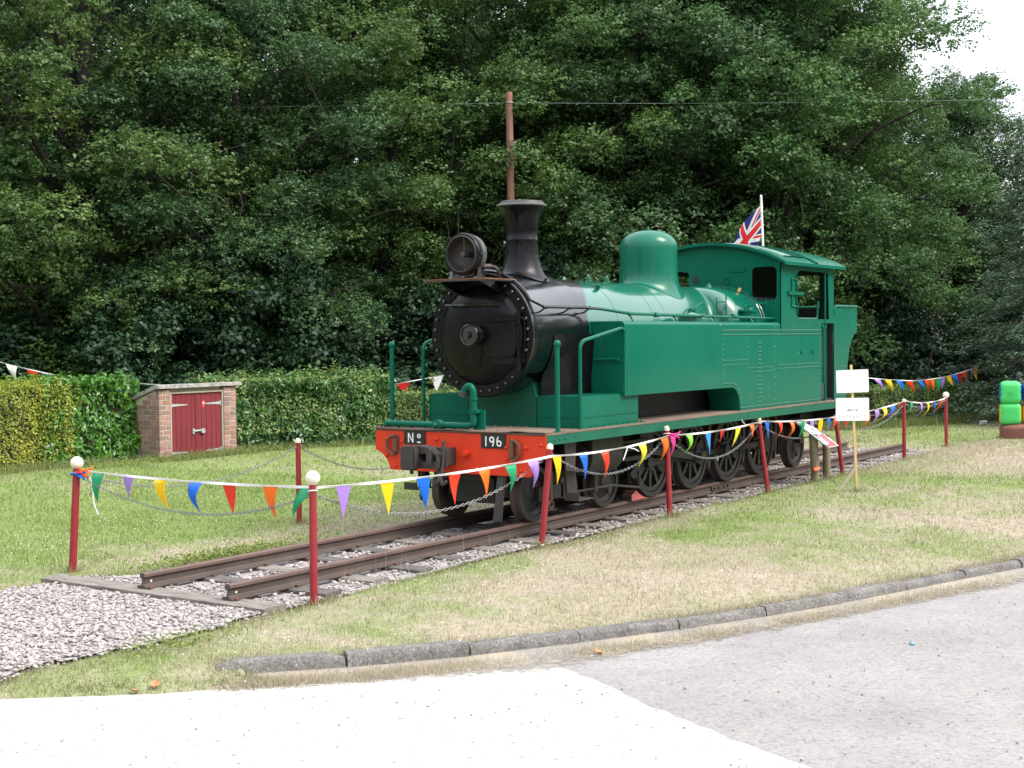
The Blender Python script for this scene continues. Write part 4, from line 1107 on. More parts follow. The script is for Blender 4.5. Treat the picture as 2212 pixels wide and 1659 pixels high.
# --- side tanks
def rivets(mb, pts, s, y, r=0.0125):
    for x, z in pts: mb.lathe([(r, -0.001), (r * 0.92, 0.005), (r * 0.6, 0.0095), (0, 0.0115)], (x, y, z), (0, s, 0), 6)
for s in (-1, 1):
    yo, yi = s * 1.185, s * 0.70
    outl = [(1.90, 1.680), (4.98, 1.674)] + arc2(4.98, 1.404, 0.27, 88, 8, 8) + [(5.26, 1.3300), (8.36, 1.3300), (8.36, 2.610), (1.90, 2.610)]
    me = bpy.data.meshes.new('tmp'); mb = MB(); mb.plate(outl, [], XZ(0), min(yo, yi), max(yo, yi))
    o = Vector(ORG[loco])
    me = bpy.data.meshes.new('side_tank')
    me.from_pydata([tuple(Vector(p) - o) for p in mb.v], [], mb.f); me.materials.append(MATS['loco_green'])
    bm = bmesh.new(); bm.from_mesh(me); bmesh.ops.remove_doubles(bm, verts=bm.verts, dist=1e-5)
    bmesh.ops.dissolve_limit(bm, angle_limit=0.01, verts=bm.verts, edges=bm.edges)
    bmesh.ops.recalc_face_normals(bm, faces=bm.faces)
    def sel(e):
        a, b = (v.co + o for v in e.verts)
        top = abs(a.z - 2.61) < 1e-3 and abs(b.z - 2.61) < 1e-3 and abs(a.y - yo) < 1e-3 and abs(b.y - yo) < 1e-3
        frt = abs(a.x - 1.90) < 1e-3 and abs(b.x - 1.90) < 1e-3 and abs(a.z - 2.61) < 1e-3 and abs(b.z - 2.61) < 1e-3
        rear = abs(a.x - 8.36) < 1e-3 and abs(b.x - 8.36) < 1e-3 and abs(a.z - 2.61) < 1e-3 and abs(b.z - 2.61) < 1e-3
        return top
    bmesh.ops.bevel(bm, geom=[e for e in bm.edges if sel(e)], offset=0.055, segments=4, affect='EDGES', profile=0.5)
    bm.to_mesh(me); bm.free()
    for p in me.polygons: p.use_smooth = True
    me.set_sharp_from_angle(angle=math.radians(40))
    tank = bpy.data.objects.new('side_tank', me); COL.objects.link(tank); tank.parent = loco; ORG[tank] = ORG[loco]
    mb = MB(); R = []
    R += [(x, 2.487) for x in np.arange(4.70, 8.33, 0.050)] + [(x + 0.02, 2.425) for x in np.arange(4.72, 8.33, 0.050)]
    R += [(4.70, z) for z in np.arange(1.78, 2.49, 0.072)] + [(8.325, z) for z in np.arange(1.40, 2.42, 0.060)]
    R += [(x, 1.735) for x in np.arange(4.70, 4.99, 0.045)] + arc2(4.98, 1.404, 0.325, 82, 6, 11) + [(5.29, 1.375)]
    R += [(x, 1.365) for x in np.arange(5.32, 8.30, 0.052)]
    for xx in (5.52, 6.50, 7.43): R += [(xx, z) for z in list(np.arange(1.43, 2.38, 0.115)) + [2.54]]
    for xx in (5.925, 5.965): R += [(xx, z) for z in np.arange(1.43, 2.36, 0.062)]
    R += [(x, z) for z in (1.995, 2.06) for x in np.arange(4.76, 5.52, 0.092)]
    R += [(x, z) for z in (1.875, 1.935) for x in np.arange(5.58, 6.5, 0.092)] + [(x, z) for z in (1.90, 1.955) for x in np.arange(6.70, 8.3, 0.085)]
    R += [(4.62, 2.56), (4.645, 2.565), (4.60, 2.55)]
    rivets(mb, R, s, yo)
    part('rivet', mb, 'loco_green_shiny', tank, kind='stuff', sharp=85)
    mb = MB(); mb.box(7.52, 7.56, min(yo, yo + s * 0.02), max(yo, yo + s * 0.02), 2.12, 2.16); mb.box(7.98, 8.02, min(yo, yo + s * 0.02), max(yo, yo + s * 0.02), 2.12, 2.16)
    part('lug', mb, 'loco_green_dirty', tank)
    mb = MB(); mb.tube([(1.865, s * 0.76, 2.13), (1.865, s * 1.12, 2.14)], 0.016, 8)
    for y in (0.78, 1.10): mb.cyl((1.90, s * y, 2.13), (1.855, s * y, 2.13), 0.024, 8)
    part('grab_rail', mb, 'loco_green', tank)
    mb = MB(); mb.box(1.888, 1.899, min(s * .72, s * 1.17), max(s * .72, s * 1.17), 1.70, 1.79); mb.box(1.893, 1.8985, min(s * .90, s * .912), max(s * .90, s * .912), 1.79, 2.60)
    part('front_seam', mb, 'loco_green', tank)
    # fillers
    mb = MB(); mb.lathe([(0.165, 2.60), (0.165, 2.68), (0.19, 2.685), (0.19, 2.70), (0.12, 2.735), (0, 2.75)], (4.20, s * 0.92, 0), (0, 0, 1), 28)
    fl = part('filler_lid', mb, 'loco_green_shiny', tank, sharp=30)
    mb = MB(); mb.tube(bend([(3.98, s * 0.92, 2.70), (4.08, s * 0.92, 2.77), (4.20, s * 0.92, 2.80), (4.32, s * 0.92, 2.77), (4.42, s * 0.92, 2.69)], 0.05), 0.015, 8); mb.cyl((4.2, s * .92, 2.74), (4.2, s * .92, 2.80), 0.02, 8)
    mb.tube(bend([(4.60, s * 0.80, 2.73), (4.60, s * 0.80, 2.80), (4.78, s * 0.80, 2.88), (4.90, s * 0.80, 2.88)], 0.05), 0.014, 8)
    part('lid_strap', mb, 'loco_green', fl)
    mb = MB(); mb.lathe([(0.125, 2.60), (0.125, 2.76), (0.148, 2.765), (0.148, 2.79), (0, 2.795)], (6.0, s * 0.95, 0), (0, 0, 1), 24); mb.tube(bend([(5.94, s * 0.95, 2.79), (5.94, s * 0.95, 2.86), (6.08, s * 0.95, 2.86), (6.08, s * 0.95, 2.79)], 0.03), 0.010, 6)
    part('water_hatch', mb, 'loco_green', tank, sharp=30)
    mb = MB()
    for x in (5.30, 5.62): mb.box(x - 0.012, x + 0.012, s * 0.80 - 0.006, s * 0.80 + 0.006, 2.60, 3.02 if x > 5.5 else 2.96)
    mb.tube([(5.30, s * 0.80, 2.90), (5.62, s * 0.80, 2.92)], 0.010, 6)
    for x in (6.22, 6.60): mb.box(x - 0.010, x + 0.010, s * 1.00 - 0.006, s * 1.00 + 0.006, 2.60, 2.98)
    mb.tube([(6.22, s * 1.00, 2.90), (6.60, s * 1.00, 2.90)], 0.010, 6)
    part('step_iron', mb, 'loco_green', tank)

# long handrails
for s in (-1, 1):
    mb = MB()
    pts = [(1.90, s * 0.86, 2.765), (1.62, s * 0.79, 2.780), (0.66, s * 0.785, 2.780)] if s < 0 else [(0.66, s * 0.785, 2.780), (1.62, s * 0.79, 2.780), (1.90, s * 0.86, 2.765)]
    mb.tube(pts, 0.019, 8)
    for x in (0.74, 1.28, 1.75): mb.tube([(x, s * 0.785, 2.78), (x, s * 0.685, 2.72)], 0.011, 8); mb.sphere((x, s * 0.785, 2.78), 0.028, 10, 6)
    part('handrail', mb, 'loco_black')
    mb = MB()
    mb.tube(bend([(1.90, s * 0.86, 2.765), (2.30, s * 1.06, 2.705), (3.5, s * 1.07, 2.695), (7.9, s * 1.07, 2.66), (8.40, s * 1.10, 2.655), (8.43, s * 1.20, 2.55), (8.43, s * 1.20, 1.62)], 0.08, 5), 0.020, 8)
    for x in (2.25, 3.45, 4.65, 5.85, 7.05, 7.95): mb.tube([(x, s * 1.065, 2.698 - (x - 2.2) * 0.0065), (x, s * 1.115, 2.605)], 0.014, 8); mb.sphere((x, s * 1.065, 2.698 - (x - 2.2) * 0.0065), 0.028, 10, 6)
    for x in (2.95, 5.3): mb.cyl((x - 0.05, s * 1.068, 2.697), (x + 0.05, s * 1.069, 2.695), 0.032, 8)
    part('handrail', mb, 'loco_green')
mb = MB()
arc = [(0.575 + 0.02 * abs(math.cos(math.radians(a))), 0.772 * math.cos(math.radians(a)), ZC + 0.772 * math.sin(math.radians(a))) for a in np.linspace(32, 148, 30)]
pts = [(0.80, -0.785, 2.78), (0.68, -0.78, 2.785)] + [(p[0], p[1], p[2]) for p in arc[::-1]] + [(0.68, 0.78, 2.785), (0.80, 0.785, 2.78)]
mb.tube(pts, 0.019, 8)
part('handrail', mb, 'loco_black', label='curved handrail over the smokebox front')

# --- cab
XF = 6.72
def roof_z(y, w=1.30, zt=3.868, ze=3.535):
    R = (w * w + (zt - ze) ** 2) / (2 * (zt - ze)); return zt - R + math.sqrt(R * R - y * y)
arch = [(y, roof_z(y) - 0.03) for y in np.linspace(1.19, -1.19, 25)]
cab_out = [(-1.19, 2.45), (1.19, 2.45)] + arch
wins = [rrect(-1.125, -0.715, 2.955, 3.465, 0.075), rrect(0.595 - 0.23, 0.595 + 0.17, 2.955, 3.435, 0.075)]
mb = MB(); mb.plate(cab_out, wins, YZ(XF), 0, 0.012)
cabf = part('cab_front', mb, 'loco_green', sharp=25)
mb = MB()
for y in np.linspace(-1.13, 1.13, 34): mb.sphere((XF - 0.002, y, roof_z(y) - 0.085), 0.008, 6, 4)
part('rivet', mb, 'loco_green', cabf, kind='stuff')
mb = MB(); mb.box(XF - 0.012, XF, -0.60, -0.35, 3.40, 3.455); mb.cyl((XF - 0.03, -0.60, 3.43), (XF, -0.60, 3.43), 0.014, 8); mb.cyl((XF - 0.03, -0.35, 3.43), (XF, -0.35, 3.43), 0.014, 8); mb.torus((XF - 0.004, -0.29, 3.26), 0.05, 0.008, (1, 0, 0), 18, 6); mb.cyl((XF - 0.03, -0.93, 3.485), (XF, -0.93, 3.485), 0.016, 8)
part('fitting', mb, 'loco_green', cabf)
mb = MB(); mb.lathe([(0, -0.004), (0.055, -0.004), (0.055, 0)], (XF, 0.24, 3.29), (1, 0, 0), 18); mb.lathe([(0, -0.004), (0.018, -0.004)], (XF, 0.24, 3.375), (1, 0, 0), 12)
part('whistle_hole', mb, 'plate_black', cabf)
for s in (-1, 1):
    y0 = s * 1.19
    out = [(XF, 2.45), (8.36, 2.45), (8.36, 2.60), (8.66, 2.60), (8.92, 2.60), (8.895, 3.50), (XF, 3.50)]
    hole = arc2(7.30 + 0.20, 3.425 - 0.17, 0.17, 180, 90, 5) + [(8.66, 3.425), (8.70, 2.66)] + [(7.62, 2.665)] + arc2(7.50, 2.80, 0.15, 255, 180, 5)
    hole = [(max(7.31, a), b) for a, b in hole]
    mb = MB(); mb.plate(out, [hole], XZ(y0), min(0, -s * 0.012), max(0, -s * 0.012))
    cs = part('cab_side', mb, 'loco_green', sharp=25)
    mb = MB()
    mb.box(6.98, 7.57, min(y0, y0 + s * 0.03), max(y0, y0 + s * 0.03), 3.035, 3.085)
    mb.tube([(7.12, y0 + s * 0.015, 3.28), (7.12, y0 + s * 0.015, 2.86)], 0.010, 6); mb.tube([(7.12, y0 + s * 0.015, 3.28), (7.31, y0 + s * 0.015, 3.285)], 0.010, 6); mb.tube([(7.12, y0 + s * 0.015, 2.86), (7.33, y0 + s * 0.015, 2.855)], 0.010, 6)
    mb.tube([(7.315, y0 + s * 0.012, 3.36), (7.31, y0 + s * 0.012, 3.0), (7.36, y0 + s * 0.012, 2.74)], 0.013, 6)
    part('window_slide', mb, 'loco_green', cs)
    mb = MB(); mb.tube([(8.52, y0, 3.43), (8.52, y0, 1.34)], 0.018, 8); mb.cyl((8.52, y0, 2.50), (8.52, y0, 2.58), 0.032, 8)
    part('entrance_pole', mb, 'loco_green')
    mb = MB(); mb.box(8.50, 8.90, min(s * 1.06, s * 1.075), max(s * 1.06, s * 1.075), 1.3285, 2.62)
    for z in np.arange(1.42, 2.55, 0.11): mb.sphere((8.66, s * 1.078, z), 0.010, 6, 4)
    part('doorway_panel', mb, 'cab_teal')
    mb = MB(); mb.tube(bend([(7.15, s * 1.12, 2.80), (7.34, s * 1.17, 2.67), (7.60, s * 1.18, 2.67), (8.20, s * 1.18, 2.67), (8.24, s * 1.18, 2.95)], 0.05), 0.018, 6)
    part('cab_handrail', mb, 'loco_green')
ys = np.linspace(-1.31, 1.31, 41)
mb = MB(); rows = []
for x in (6.62, 9.16):
    rows.append([(x, y, roof_z(y, 1.31)) for y in ys] + [(x, y, roof_z(y, 1.31) - (0.045 if abs(y) < 1.30 else 0.05)) for y in ys[::-1]])
mb.loft(rows)
roof = part('cab_roof', mb, 'loco_green', sharp=30)
mb = MB()
for x in (7.86, 7.91):
    mb.loft([[(x + dx, y, roof_z(y, 1.31) + dz) for y in ys] for dx, dz in ((0, 0.002), (0.0, 0.024), (0.03, 0.024), (0.03, 0.002))], caps=False, closed=False)
part('roof_rib', mb, 'loco_green', roof)
mb = MB(); mb.loft([[(x, y, roof_z(y, 1.31) + dz) for y in ys[3:-3]] for x, dz in ((7.0, 0.002), (7.02, 0.016), (7.80, 0.016), (7.82, 0.002))], caps=False, closed=False)
part('roof_hatch', mb, 'loco_green_shiny', roof)
mb = MB(); mb.plate([(-1.17, 1.34), (1.17, 1.34)] + [(y, roof_z(y) - 0.06) for y in np.linspace(1.17, -1.17, 15)], [rrect(-0.95, -0.50, 2.85, 3.4, 0.05), rrect(0.40, 0.98, 2.75, 3.40, 0.05)], YZ(8.90), 0, 0.012)
part('cab_back', mb, 'cab_dark')
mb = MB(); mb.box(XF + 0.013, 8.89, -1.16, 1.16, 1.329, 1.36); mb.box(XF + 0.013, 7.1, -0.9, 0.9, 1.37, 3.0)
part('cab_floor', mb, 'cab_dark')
mb = MB(); mb.torus((7.25, -0.35, 2.95), 0.16, 0.018, (1, 0, 0), 24, 6); mb.tube([(7.1, -0.35, 2.95), (7.25, -0.35, 2.95)], 0.02, 8)
part('regulator_wheel', mb, 'iron_grey')

# --- bunker
bk = [(8.92, 1.3285), (9.46, 1.3285), (9.53, 1.86), (9.56, 2.0), (9.62, 2.15), (9.73, 2.31), (9.86, 2.41), (9.985, 2.45), (9.985, 2.885), (8.99, 2.88), (8.94, 2.84), (8.92, 2.76)]
mb = MB()
for s in (-1, 1): mb.plate(bk, [], XZ(s * 1.19), min(0, -s * 0.012), max(0, -s * 0.012))
inner = [(9.445, 1.33), (9.515, 1.86), (9.545, 2.0), (9.605, 2.15), (9.715, 2.31), (9.845, 2.41), (9.97, 2.45), (9.97, 2.86)]
mb.loft([[(x, y, z) for x, z in inner] for y in (-1.175, 1.175)], caps=False, closed=False)
mb.box(8.93, 9.44, -1.175, 1.175, 1.33, 1.36)
bunker = part('coal_bunker', mb, 'loco_green', sharp=40)
mb = MB()
for s in (-1, 1): mb.tube(bend([(8.92, s * 1.19, 2.74), (8.925, s * 1.19, 2.84), (8.99, s * 1.19, 2.885), (9.985, s * 1.19, 2.89)], 0.05), 0.022, 8)
mb.tube([(9.98, -1.19, 2.89), (9.98, 1.19, 2.89)], 0.022, 8)
part('rolled_edge', mb, 'loco_green', bunker)
mb = MB()
for s in (-1, 1):
    y = s * 1.19
    R = [(8.965, z) for z in np.arange(1.4, 2.5, 0.115)] + [(9.955, z) for z in np.arange(2.50, 2.85, 0.085)] + [(9.83, 2.43), (9.72, 2.35), (9.64, 2.24), (9.58, 2.12), (9.54, 2.02)] + [(x, 1.88) for x in np.arange(9.02, 9.5, 0.08)]
    rivets(mb, R, s, y, 0.011)
part('rivet', mb, 'loco_green_shiny', bunker, kind='stuff', sharp=85)
mb = MB(); mb.box(9.46, 9.50, -1.245, 1.245, 0.95, 1.3)
part('rear_beam', mb, 'under_black', bevel=0.004)
mb = MB(); mb.box(8.95, 9.44, -0.62, 0.62, 0.86, 1.19)
part('drag_box', mb, 'under_black')

# --- wheels (built at the near side, outer face towards -y)
def driver_mb():
    mb = MB(); R = 0.4955
    # inner rim, hub and spokes
    mb.lathe([(0.42, 0.03), (0.42, -0.05), (0.375, -0.05), (0.368, -0.045), (0.368, 0.02), (0.38, 0.03)], (0, 0, 0), (0, 1, 0), 48, closed=True)
    mb.lathe([(0, -0.085), (0.085, -0.085), (0.10, -0.07), (0.105, 0.03), (0, 0.03)], (0, 0, 0), (0, 1, 0), 24)
    for k in range(10):
        a = 2 * PI * k / 10 + 0.2; c, s = math.cos(a), math.sin(a); w0, w1 = 0.033, 0.023
        P = []
        for r, w in ((0.09, w0), (0.38, w1)):
            for q, yy in ((-w, -0.045), (w, -0.045), (w * 0.7, 0.015), (-w * 0.7, 0.015)): P.append((c * r - s * q, yy, s * r + c * q))
        mb.add(P, [(0, 1, 5, 4), (1, 2, 6, 5), (2, 3, 7, 6), (3, 0, 4, 7)])
    return mb
def tyre_mb(R, w=0.13, t=0.065, fl=0.026):
    mb = MB()
    mb.lathe([(R - t, -w / 2), (R - 0.004, -w / 2), (R - 0.001, -w / 2 + 0.006), (R + 0.002, w / 2 - 0.045), (R + fl * 0.6, w / 2 - 0.030), (R + fl, w / 2 - 0.018), (R + fl, w / 2 - 0.006), (R + fl * 0.6, w / 2), (R - t, w / 2)], (0, 0, 0), (0, 1, 0), 56, closed=True)
    return mb
def place(mb, c):
    mb.v = [(p[0] + c[0], p[1] + c[1], p[2] + c[2]) for p in mb.v]; return mb
WY = -0.585
XDR = [3.597 + 1.194 * k for k in range(4)]
def wheel_set(name, proto_fn, xs, zc):
    proto = None
    for x in xs:
        for s in (-1, 1):
            if proto is None:
                proto = proto_fn(); w = proto
            else: w = clone(proto, loco)
            w.location = (x - 4.5, (WY if s < 0 else -WY), zc - 0.22); w.rotation_euler = (0, 0, 0 if s < 0 else PI)
def mk_local(name, mb, mats, parent, **k):
    ob = build(name, mb, mats, None, **k)
    ob.parent = parent; ORG[ob] = (0, 0, 0); return ob
def proto_driver():
    w = mk_local('driving_wheel', driver_mb(), 'wheel_grey', loco, sharp=30)
    mk_local('tyre', tyre_mb(0.4955), 'wheel_grey', w, sharp=25)
    mb = MB(); P = [(0.375 * math.cos(a), 0.375 * math.sin(a)) for a in np.linspace(-0.55, 0.55, 11)] + [(0.16, 0.12), (0.16, -0.12)]
    mb.plate(P, [], lambda a, b, t: (a, t, b), -0.055, 0.01)
    mk_local('balance_weight', mb, 'wheel_grey', w, bevel=0.004)
    mb = MB(); P = arc2(-0.26, 0.0, 0.09, 90, 270, 8) + [(0.0, -0.13), (0.06, 0.0), (0.0, 0.13)]
    mb.plate(P, [], lambda a, b, t: (a, t, b), -0.085, 0.0); mb.cyl((-0.26, -0.17, 0), (-0.26, -0.05, 0), 0.05, 14)
    mk_local('crank_boss', mb, 'wheel_grey', w, bevel=0.006)
    return w
wheel_set('driving_wheel', proto_driver, XDR, 0.7155)
def proto_small(name, R):
    def f():
        mb = MB()
        mb.lathe([(R - 0.06, -0.045), (R - 0.075, -0.02), (R - 0.11, 0.0), (0.14, -0.025), (0.115, -0.05), (0.105, -0.075), (0.06, -0.085), (0, -0.085)], (0, 0, 0), (0, 1, 0), 40)
        mb.lathe([(R - 0.06, 0.05), (0.1, 0.05), (0.07, 0.08), (0, 0.08)], (0, 0, 0), (0, 1, 0), 40)
        w = mk_local(name, mb, 'wheel_grey', loco, sharp=40)
        t = tyre_mb(R, 0.13, 0.062); t.mi = [1 if 1 <= (k // 56) <= 7 else 0 for k in range(len(t.f))]
        mk_local('tyre', t, ['wheel_grey', 'tread_brown'], w, sharp=25)
        mb = MB()
        for k in range(2):
            a = 2.3 + PI * k; mb.lathe([(0, -0.028), (0.024, -0.028), (0.024, -0.012)], ((R - 0.13) * math.cos(a), 0, (R - 0.13) * math.sin(a)), (0, 1, 0), 12)
        mk_local('lightening_hole', mb, 'plate_black', w)
        return w
    return f
wheel_set('bogie_wheel', proto_small('bogie_wheel', 0.338), (0.662, 2.311), 0.558)
wheel_set('trailing_wheel', proto_small('trailing_wheel', 0.36), (8.585,), 0.58)
mb = MB()
for x, z in [(0.662, 0.558), (2.311, 0.558), (8.585, 0.58)] + [(x, 0.7155) for x in XDR]: mb.cyl((x, -0.54, z), (x, 0.54, z), 0.065, 12)
part('axle', mb, 'under_black', kind='stuff')

# --- motion and brake gear
for s in (-1, 1):
    cpn = [(x - 0.26 if True else x, 0.7155) for x in XDR]
    mb = MB(); y = s * 0.735
    for a, b in zip(cpn[:-1], cpn[1:]):
        mb.box(a[0], b[0], y - 0.02, y + 0.02, a[1] - 0.045, a[1] + 0.045)
    for a in cpn: mb.cyl((a[0], y - s * 0.035, a[1]), (a[0], y + s * 0.035, a[1]), 0.085, 20)
    part('coupling_rod', mb, 'under_black', bevel=0.004)
    mb = MB(); y2 = s * 0.83
    px = cpn[1][0]
    mb.hexa([(3.0, y2 - 0.02, 0.87), (px, y2 - 0.02, 0.655), (px, y2 + 0.02, 0.655), (3.0, y2 + 0.02, 0.87), (3.0, y2 - 0.02, 0.95), (px, y2 - 0.02, 0.78), (px, y2 + 0.02, 0.78), (3.0, y2 + 0.02, 0.95)])
    mb.cyl((px, y2 - s * 0.04, 0.7155), (px, y2 + s * 0.05, 0.7155), 0.10, 20); mb.cyl((px, y2 + s * 0.05, 0.7155), (px, y2 + s * 0.13, 0.7155), 0.06, 14)
    part('connecting_rod', mb, 'under_black', bevel=0.004)
    mb = MB()
    prof = [(0.58, 1.19), (1.06, 1.19)] + [(0.82 + 0.24 * math.cos(math.radians(a)), 0.955 + 0.24 * math.sin(math.radians(a))) for a in np.linspace(0, -180, 17)]
    mb.loft([[(x, s * a, b) for a, b in prof] for x in (1.30, 2.08)])
    cy = part('cylinder', mb, 'under_black', bevel=0.012)
    mb = MB(); mb.cyl((1.24, s * 0.82, 0.945), (1.30, s * 0.82, 0.945), 0.20, 24); mb.cyl((2.08, s * 0.82, 0.945), (2.14, s * 0.82, 0.945), 0.19, 24); mb.cyl((2.14, s * 0.82, 0.945), (2.26, s * 0.82, 0.945), 0.09, 16); mb.cyl((2.26, s * 0.82, 0.945), (3.0, s * 0.82, 0.945), 0.03, 10)
    mb.cyl((2.14, s * 0.82, 1.09), (2.30, s * 0.82, 1.09), 0.055, 6)
    part('cylinder_cover', mb, 'under_black', cy)
    mb = MB()
    mb.plate([(2.10, 0.81), (3.10, 0.795), (3.16, 0.83), (3.10, 0.855), (2.10, 0.855)], [], XZ(s * 0.82), -0.05, 0.05)
    mb.box(2.10, 3.12, s * 0.82 - 0.04, s * 0.82 + 0.04, 1.03, 1.065); mb.box(2.92, 3.10, s * 0.82 - 0.05, s * 0.82 + 0.05, 0.86, 1.03)
    part('slide_bar', mb, 'under_black', bevel=0.004)
    mb = MB()
    mb.plate([(3.14, 1.19), (3.48, 1.19), (3.44, 0.92), (3.36, 0.72), (3.20, 0.58), (2.95, 0.52), (2.86, 0.60), (3.05, 0.72), (3.14, 0.90)], [], XZ(s * 0.70), -0.012, 0.012)
    part('motion_bracket', mb, 'under_black')
    mb = MB(); mb.tube([(0.95, s * 0.72, 0.50), (2.35, s * 0.72, 0.50), (3.10, s * 0.72, 0.40)], 0.017, 6); mb.box(1.10, 1.17, s * 0.72 - 0.02, s * 0.72 + 0.02, 0.46, 0.70); mb.box(1.90, 1.97, s * 0.72 - 0.02, s * 0.72 + 0.02, 0.46, 0.70); mb.tube([(3.08, s * 0.72, 0.62), (3.10, s * 0.72, 0.38)], 0.022, 6)
    part('brake_rod', mb, 'iron_grey')
    for x in [v - 0.60 for v in XDR[1:]] + [XDR[3] + 0.62]:
        mb = MB(); mb.plate([(x - 0.02, 1.1), (x + 0.06, 1.1), (x + 0.05, 0.75), (x + 0.02, 0.50), (x - 0.05, 0.42), (x - 0.07, 0.60), (x - 0.03, 0.85)], [], XZ(s * 0.585), -0.05, 0.05)
        mb.box(x - 0.09, x - 0.02, s * 0.585 - 0.05, s * 0.585 + 0.05, 0.55, 0.85)
        part('brake_hanger', mb, 'tread_brown', bevel=0.006)
    mb = MB(); mb.tube(bend([(8.25, s * 0.74, 1.02), (8.75, s * 0.74, 0.98), (9.2, s * 0.74, 0.84), (9.45, s * 0.74, 0.80)], 0.15), 0.045, 6); mb.box(8.52, 8.65, s * 0.70 - 0.05, s * 0.70 + 0.05, 0.62, 1.1)
    part('trailing_spring', mb, 'under_black')
    mb = MB(); mb.box(0.60, 1.15, min(s * .66, s * .74), max(s * .66, s * .74), 0.47, 0.64); mb.box(1.0, 2.1, s * .45 - .02, s * .45 + .02, 0.45, 0.75)
    part('bogie_frame', mb, 'under_black')
    # steps under the deck
    mb = MB(); y = s * 1.10
    mb.plate([(0.60, 1.195), (0.86, 1.195), (0.83, 0.85), (0.90, 0.52), (0.66, 0.52), (0.63, 0.85)], [], XZ(y), -0.008, 0.008)
    mb.box(0.60, 0.93, min(y, y + s * 0.20), max(y, y + s * 0.20), 0.505, 0.52); mb.box(0.62, 0.86, min(y, y + s * 0.14), max(y, y + s * 0.14), 0.84, 0.855); mb.box(0.60, 0.615, min(y, y + s * 0.20), max(y, y + s * 0.20), 0.52, 0.60)
    part('step', mb, 'iron_grey')
    mb = MB(); mb.tube([(0.52, s * 0.95, 1.19), (0.54, s * 0.95, 0.50)], 0.028, 6); mb.torus((0.54, s * 0.95, 0.45), 0.045, 0.018, (0, 1, 0), 16, 6)
    part('drain_pipe', mb, 'tread_brown')
    if s > 0: continue
    mb = MB(); mb.hexa([(-0.04, s * 0.57 - 0.055, 0.29), (0.0, s * 0.57 - 0.055, 0.29), (0.0, s * 0.57 + 0.055, 0.29), (-0.04, s * 0.57 + 0.055, 0.29), (0.02, s * 0.60 - 0.05, 0.86), (0.06, s * 0.60 - 0.05, 0.86), (0.06, s * 0.60 + 0.05, 0.86), (0.02, s * 0.60 + 0.05, 0.86)])
    part('guard_iron', mb, 'iron_grey', bevel=0.006)
mb = MB(); mb.box(0.40, 0.46, -0.44, 0.44, 0.52, 0.84); mb.box(0.3, 2.5, -0.30, 0.30, 0.45, 0.75)
part('bogie_stretcher', mb, 'under_black')
mb = MB()
for x in (8.1, 8.2, 8.3): mb.box(x, x + 0.05, -0.55, -0.35, 0.45, 1.0); mb.box(x, x + 0.05, 0.35, 0.55, 0.45, 1.0)
mb.box(7.8, 8.3, -0.34, 0.34, 0.5, 1.1)
part('ash_pan', mb, 'under_black')

# ------------------------------------------------------------------ wheel chock
mb = MB()
mb.plate([(2.99, 0.221), (3.46, 0.221), (3.33, 0.245), (3.20, 0.30), (3.13, 0.345), (3.07, 0.345), (2.99, 0.30)], [], XZ(0), -0.66, -0.50)
mb.mi = [1 if all(abs(mb.v[i][0] - 2.99) < 0.1 for i in f) else 0 for f in mb.f]
tag(build('wheel_chock', mb, ['chock_red', 'iron_grey'], bevel=0.003, origin=(3.2, -0.57, 0.221)), 'faded red wooden wedge on the rail against the first driving wheel', 'wheel chock')

# ------------------------------------------------------------------ posts
POSTS = [  # base, top point of the shaft, radius, ball?
    ((-3.73, 2.31), (-3.66, 2.29, 1.09), 0.040, 'big', 'red post with cream ball and red ribbon tied on, nearest the gravel at the left'),
    ((-3.84, -1.20), (-3.81, -1.18, 1.115), 0.036, 'big', 'red post with big cream ball standing beside the open rail end'),
    ((-0.32, -1.35), (-0.22, -1.43, 1.20), 0.036, 'cap', 'leaning red post with small white cap in front of the buffer beam corner'),
    ((2.73, -1.37), (2.74, -1.32, 1.22), 0.036, 'cap', 'pitted red post with pink ribbon in front of the first driving wheels'),
    ((5.88, -1.36), (5.82, -1.22, 1.175), 0.036, 'cap', 'leaning red post in front of the last driving wheel'),
    ((9.29, -1.21), (9.24, -1.09, 1.03), 0.036, 'cap', 'leaning red post behind the tilted information board'),
    ((12.21, -1.28), (12.24, -1.26, 1.165), 0.036, 'cap', 'red post with small cap by the far open end of the rail'),
    ((16.24, -0.84), (16.27, -0.82, 1.05), 0.036, 'big', 'farthest red post with cream ball, alone beyond the track end'),
    ((0.24, 2.77), (0.27, 2.80, 1.09), 0.036, 'cap', 'red post with small cap behind the track, in front of the brick shed'),
]
HIDDEN = [((3.9, 2.80), (3.9, 2.80, 1.09), 0.036, 'cap', 'red post with small cap behind the locomotive front, mostly hidden'),
          ((15.6, 2.40), (15.6, 2.40, 1.09), 0.036, 'cap', 'red post with small cap behind the white sign boards')]
TOPS = []
def post(base, top, r, kind, label):
    t = thing('fence_post', label, 'fence post', (base[0], base[1], 0), group='red posts fencing off the locomotive')
    B = (base[0], base[1], -0.08)
    mb = MB(); mb.tube([B, tuple(np.array(B) + (np.array(top) - B) * 0.5), top], [r, r, r * 0.94], 14)
    build('shaft', mb, 'post_red', t)
    d = (np.array(top) - np.array(B)); d /= np.linalg.norm(d)
    mb = MB()
    if kind == 'big':
        c = np.array(top) + d * 0.055; mb.sphere(c, 0.068, 20, 14); mb.cyl(np.array(top) - d * 0.005, np.array(top) + d * 0.01, 0.036, 14)
    else:
        c = np.array(top) + d * 0.010; mb.sphere(c, r * 0.98, 14, 10, (1, 1, 0.9)); mb.cyl(np.array(top) - d * 0.02, np.array(top) + d * 0.01, r * 1.03, 14)
    build('ball_cap' if kind == 'big' else 'cap', mb, 'cream', t)
    TOPS.append(np.array(top)); return t
post_objs = [post(*p) for p in POSTS]
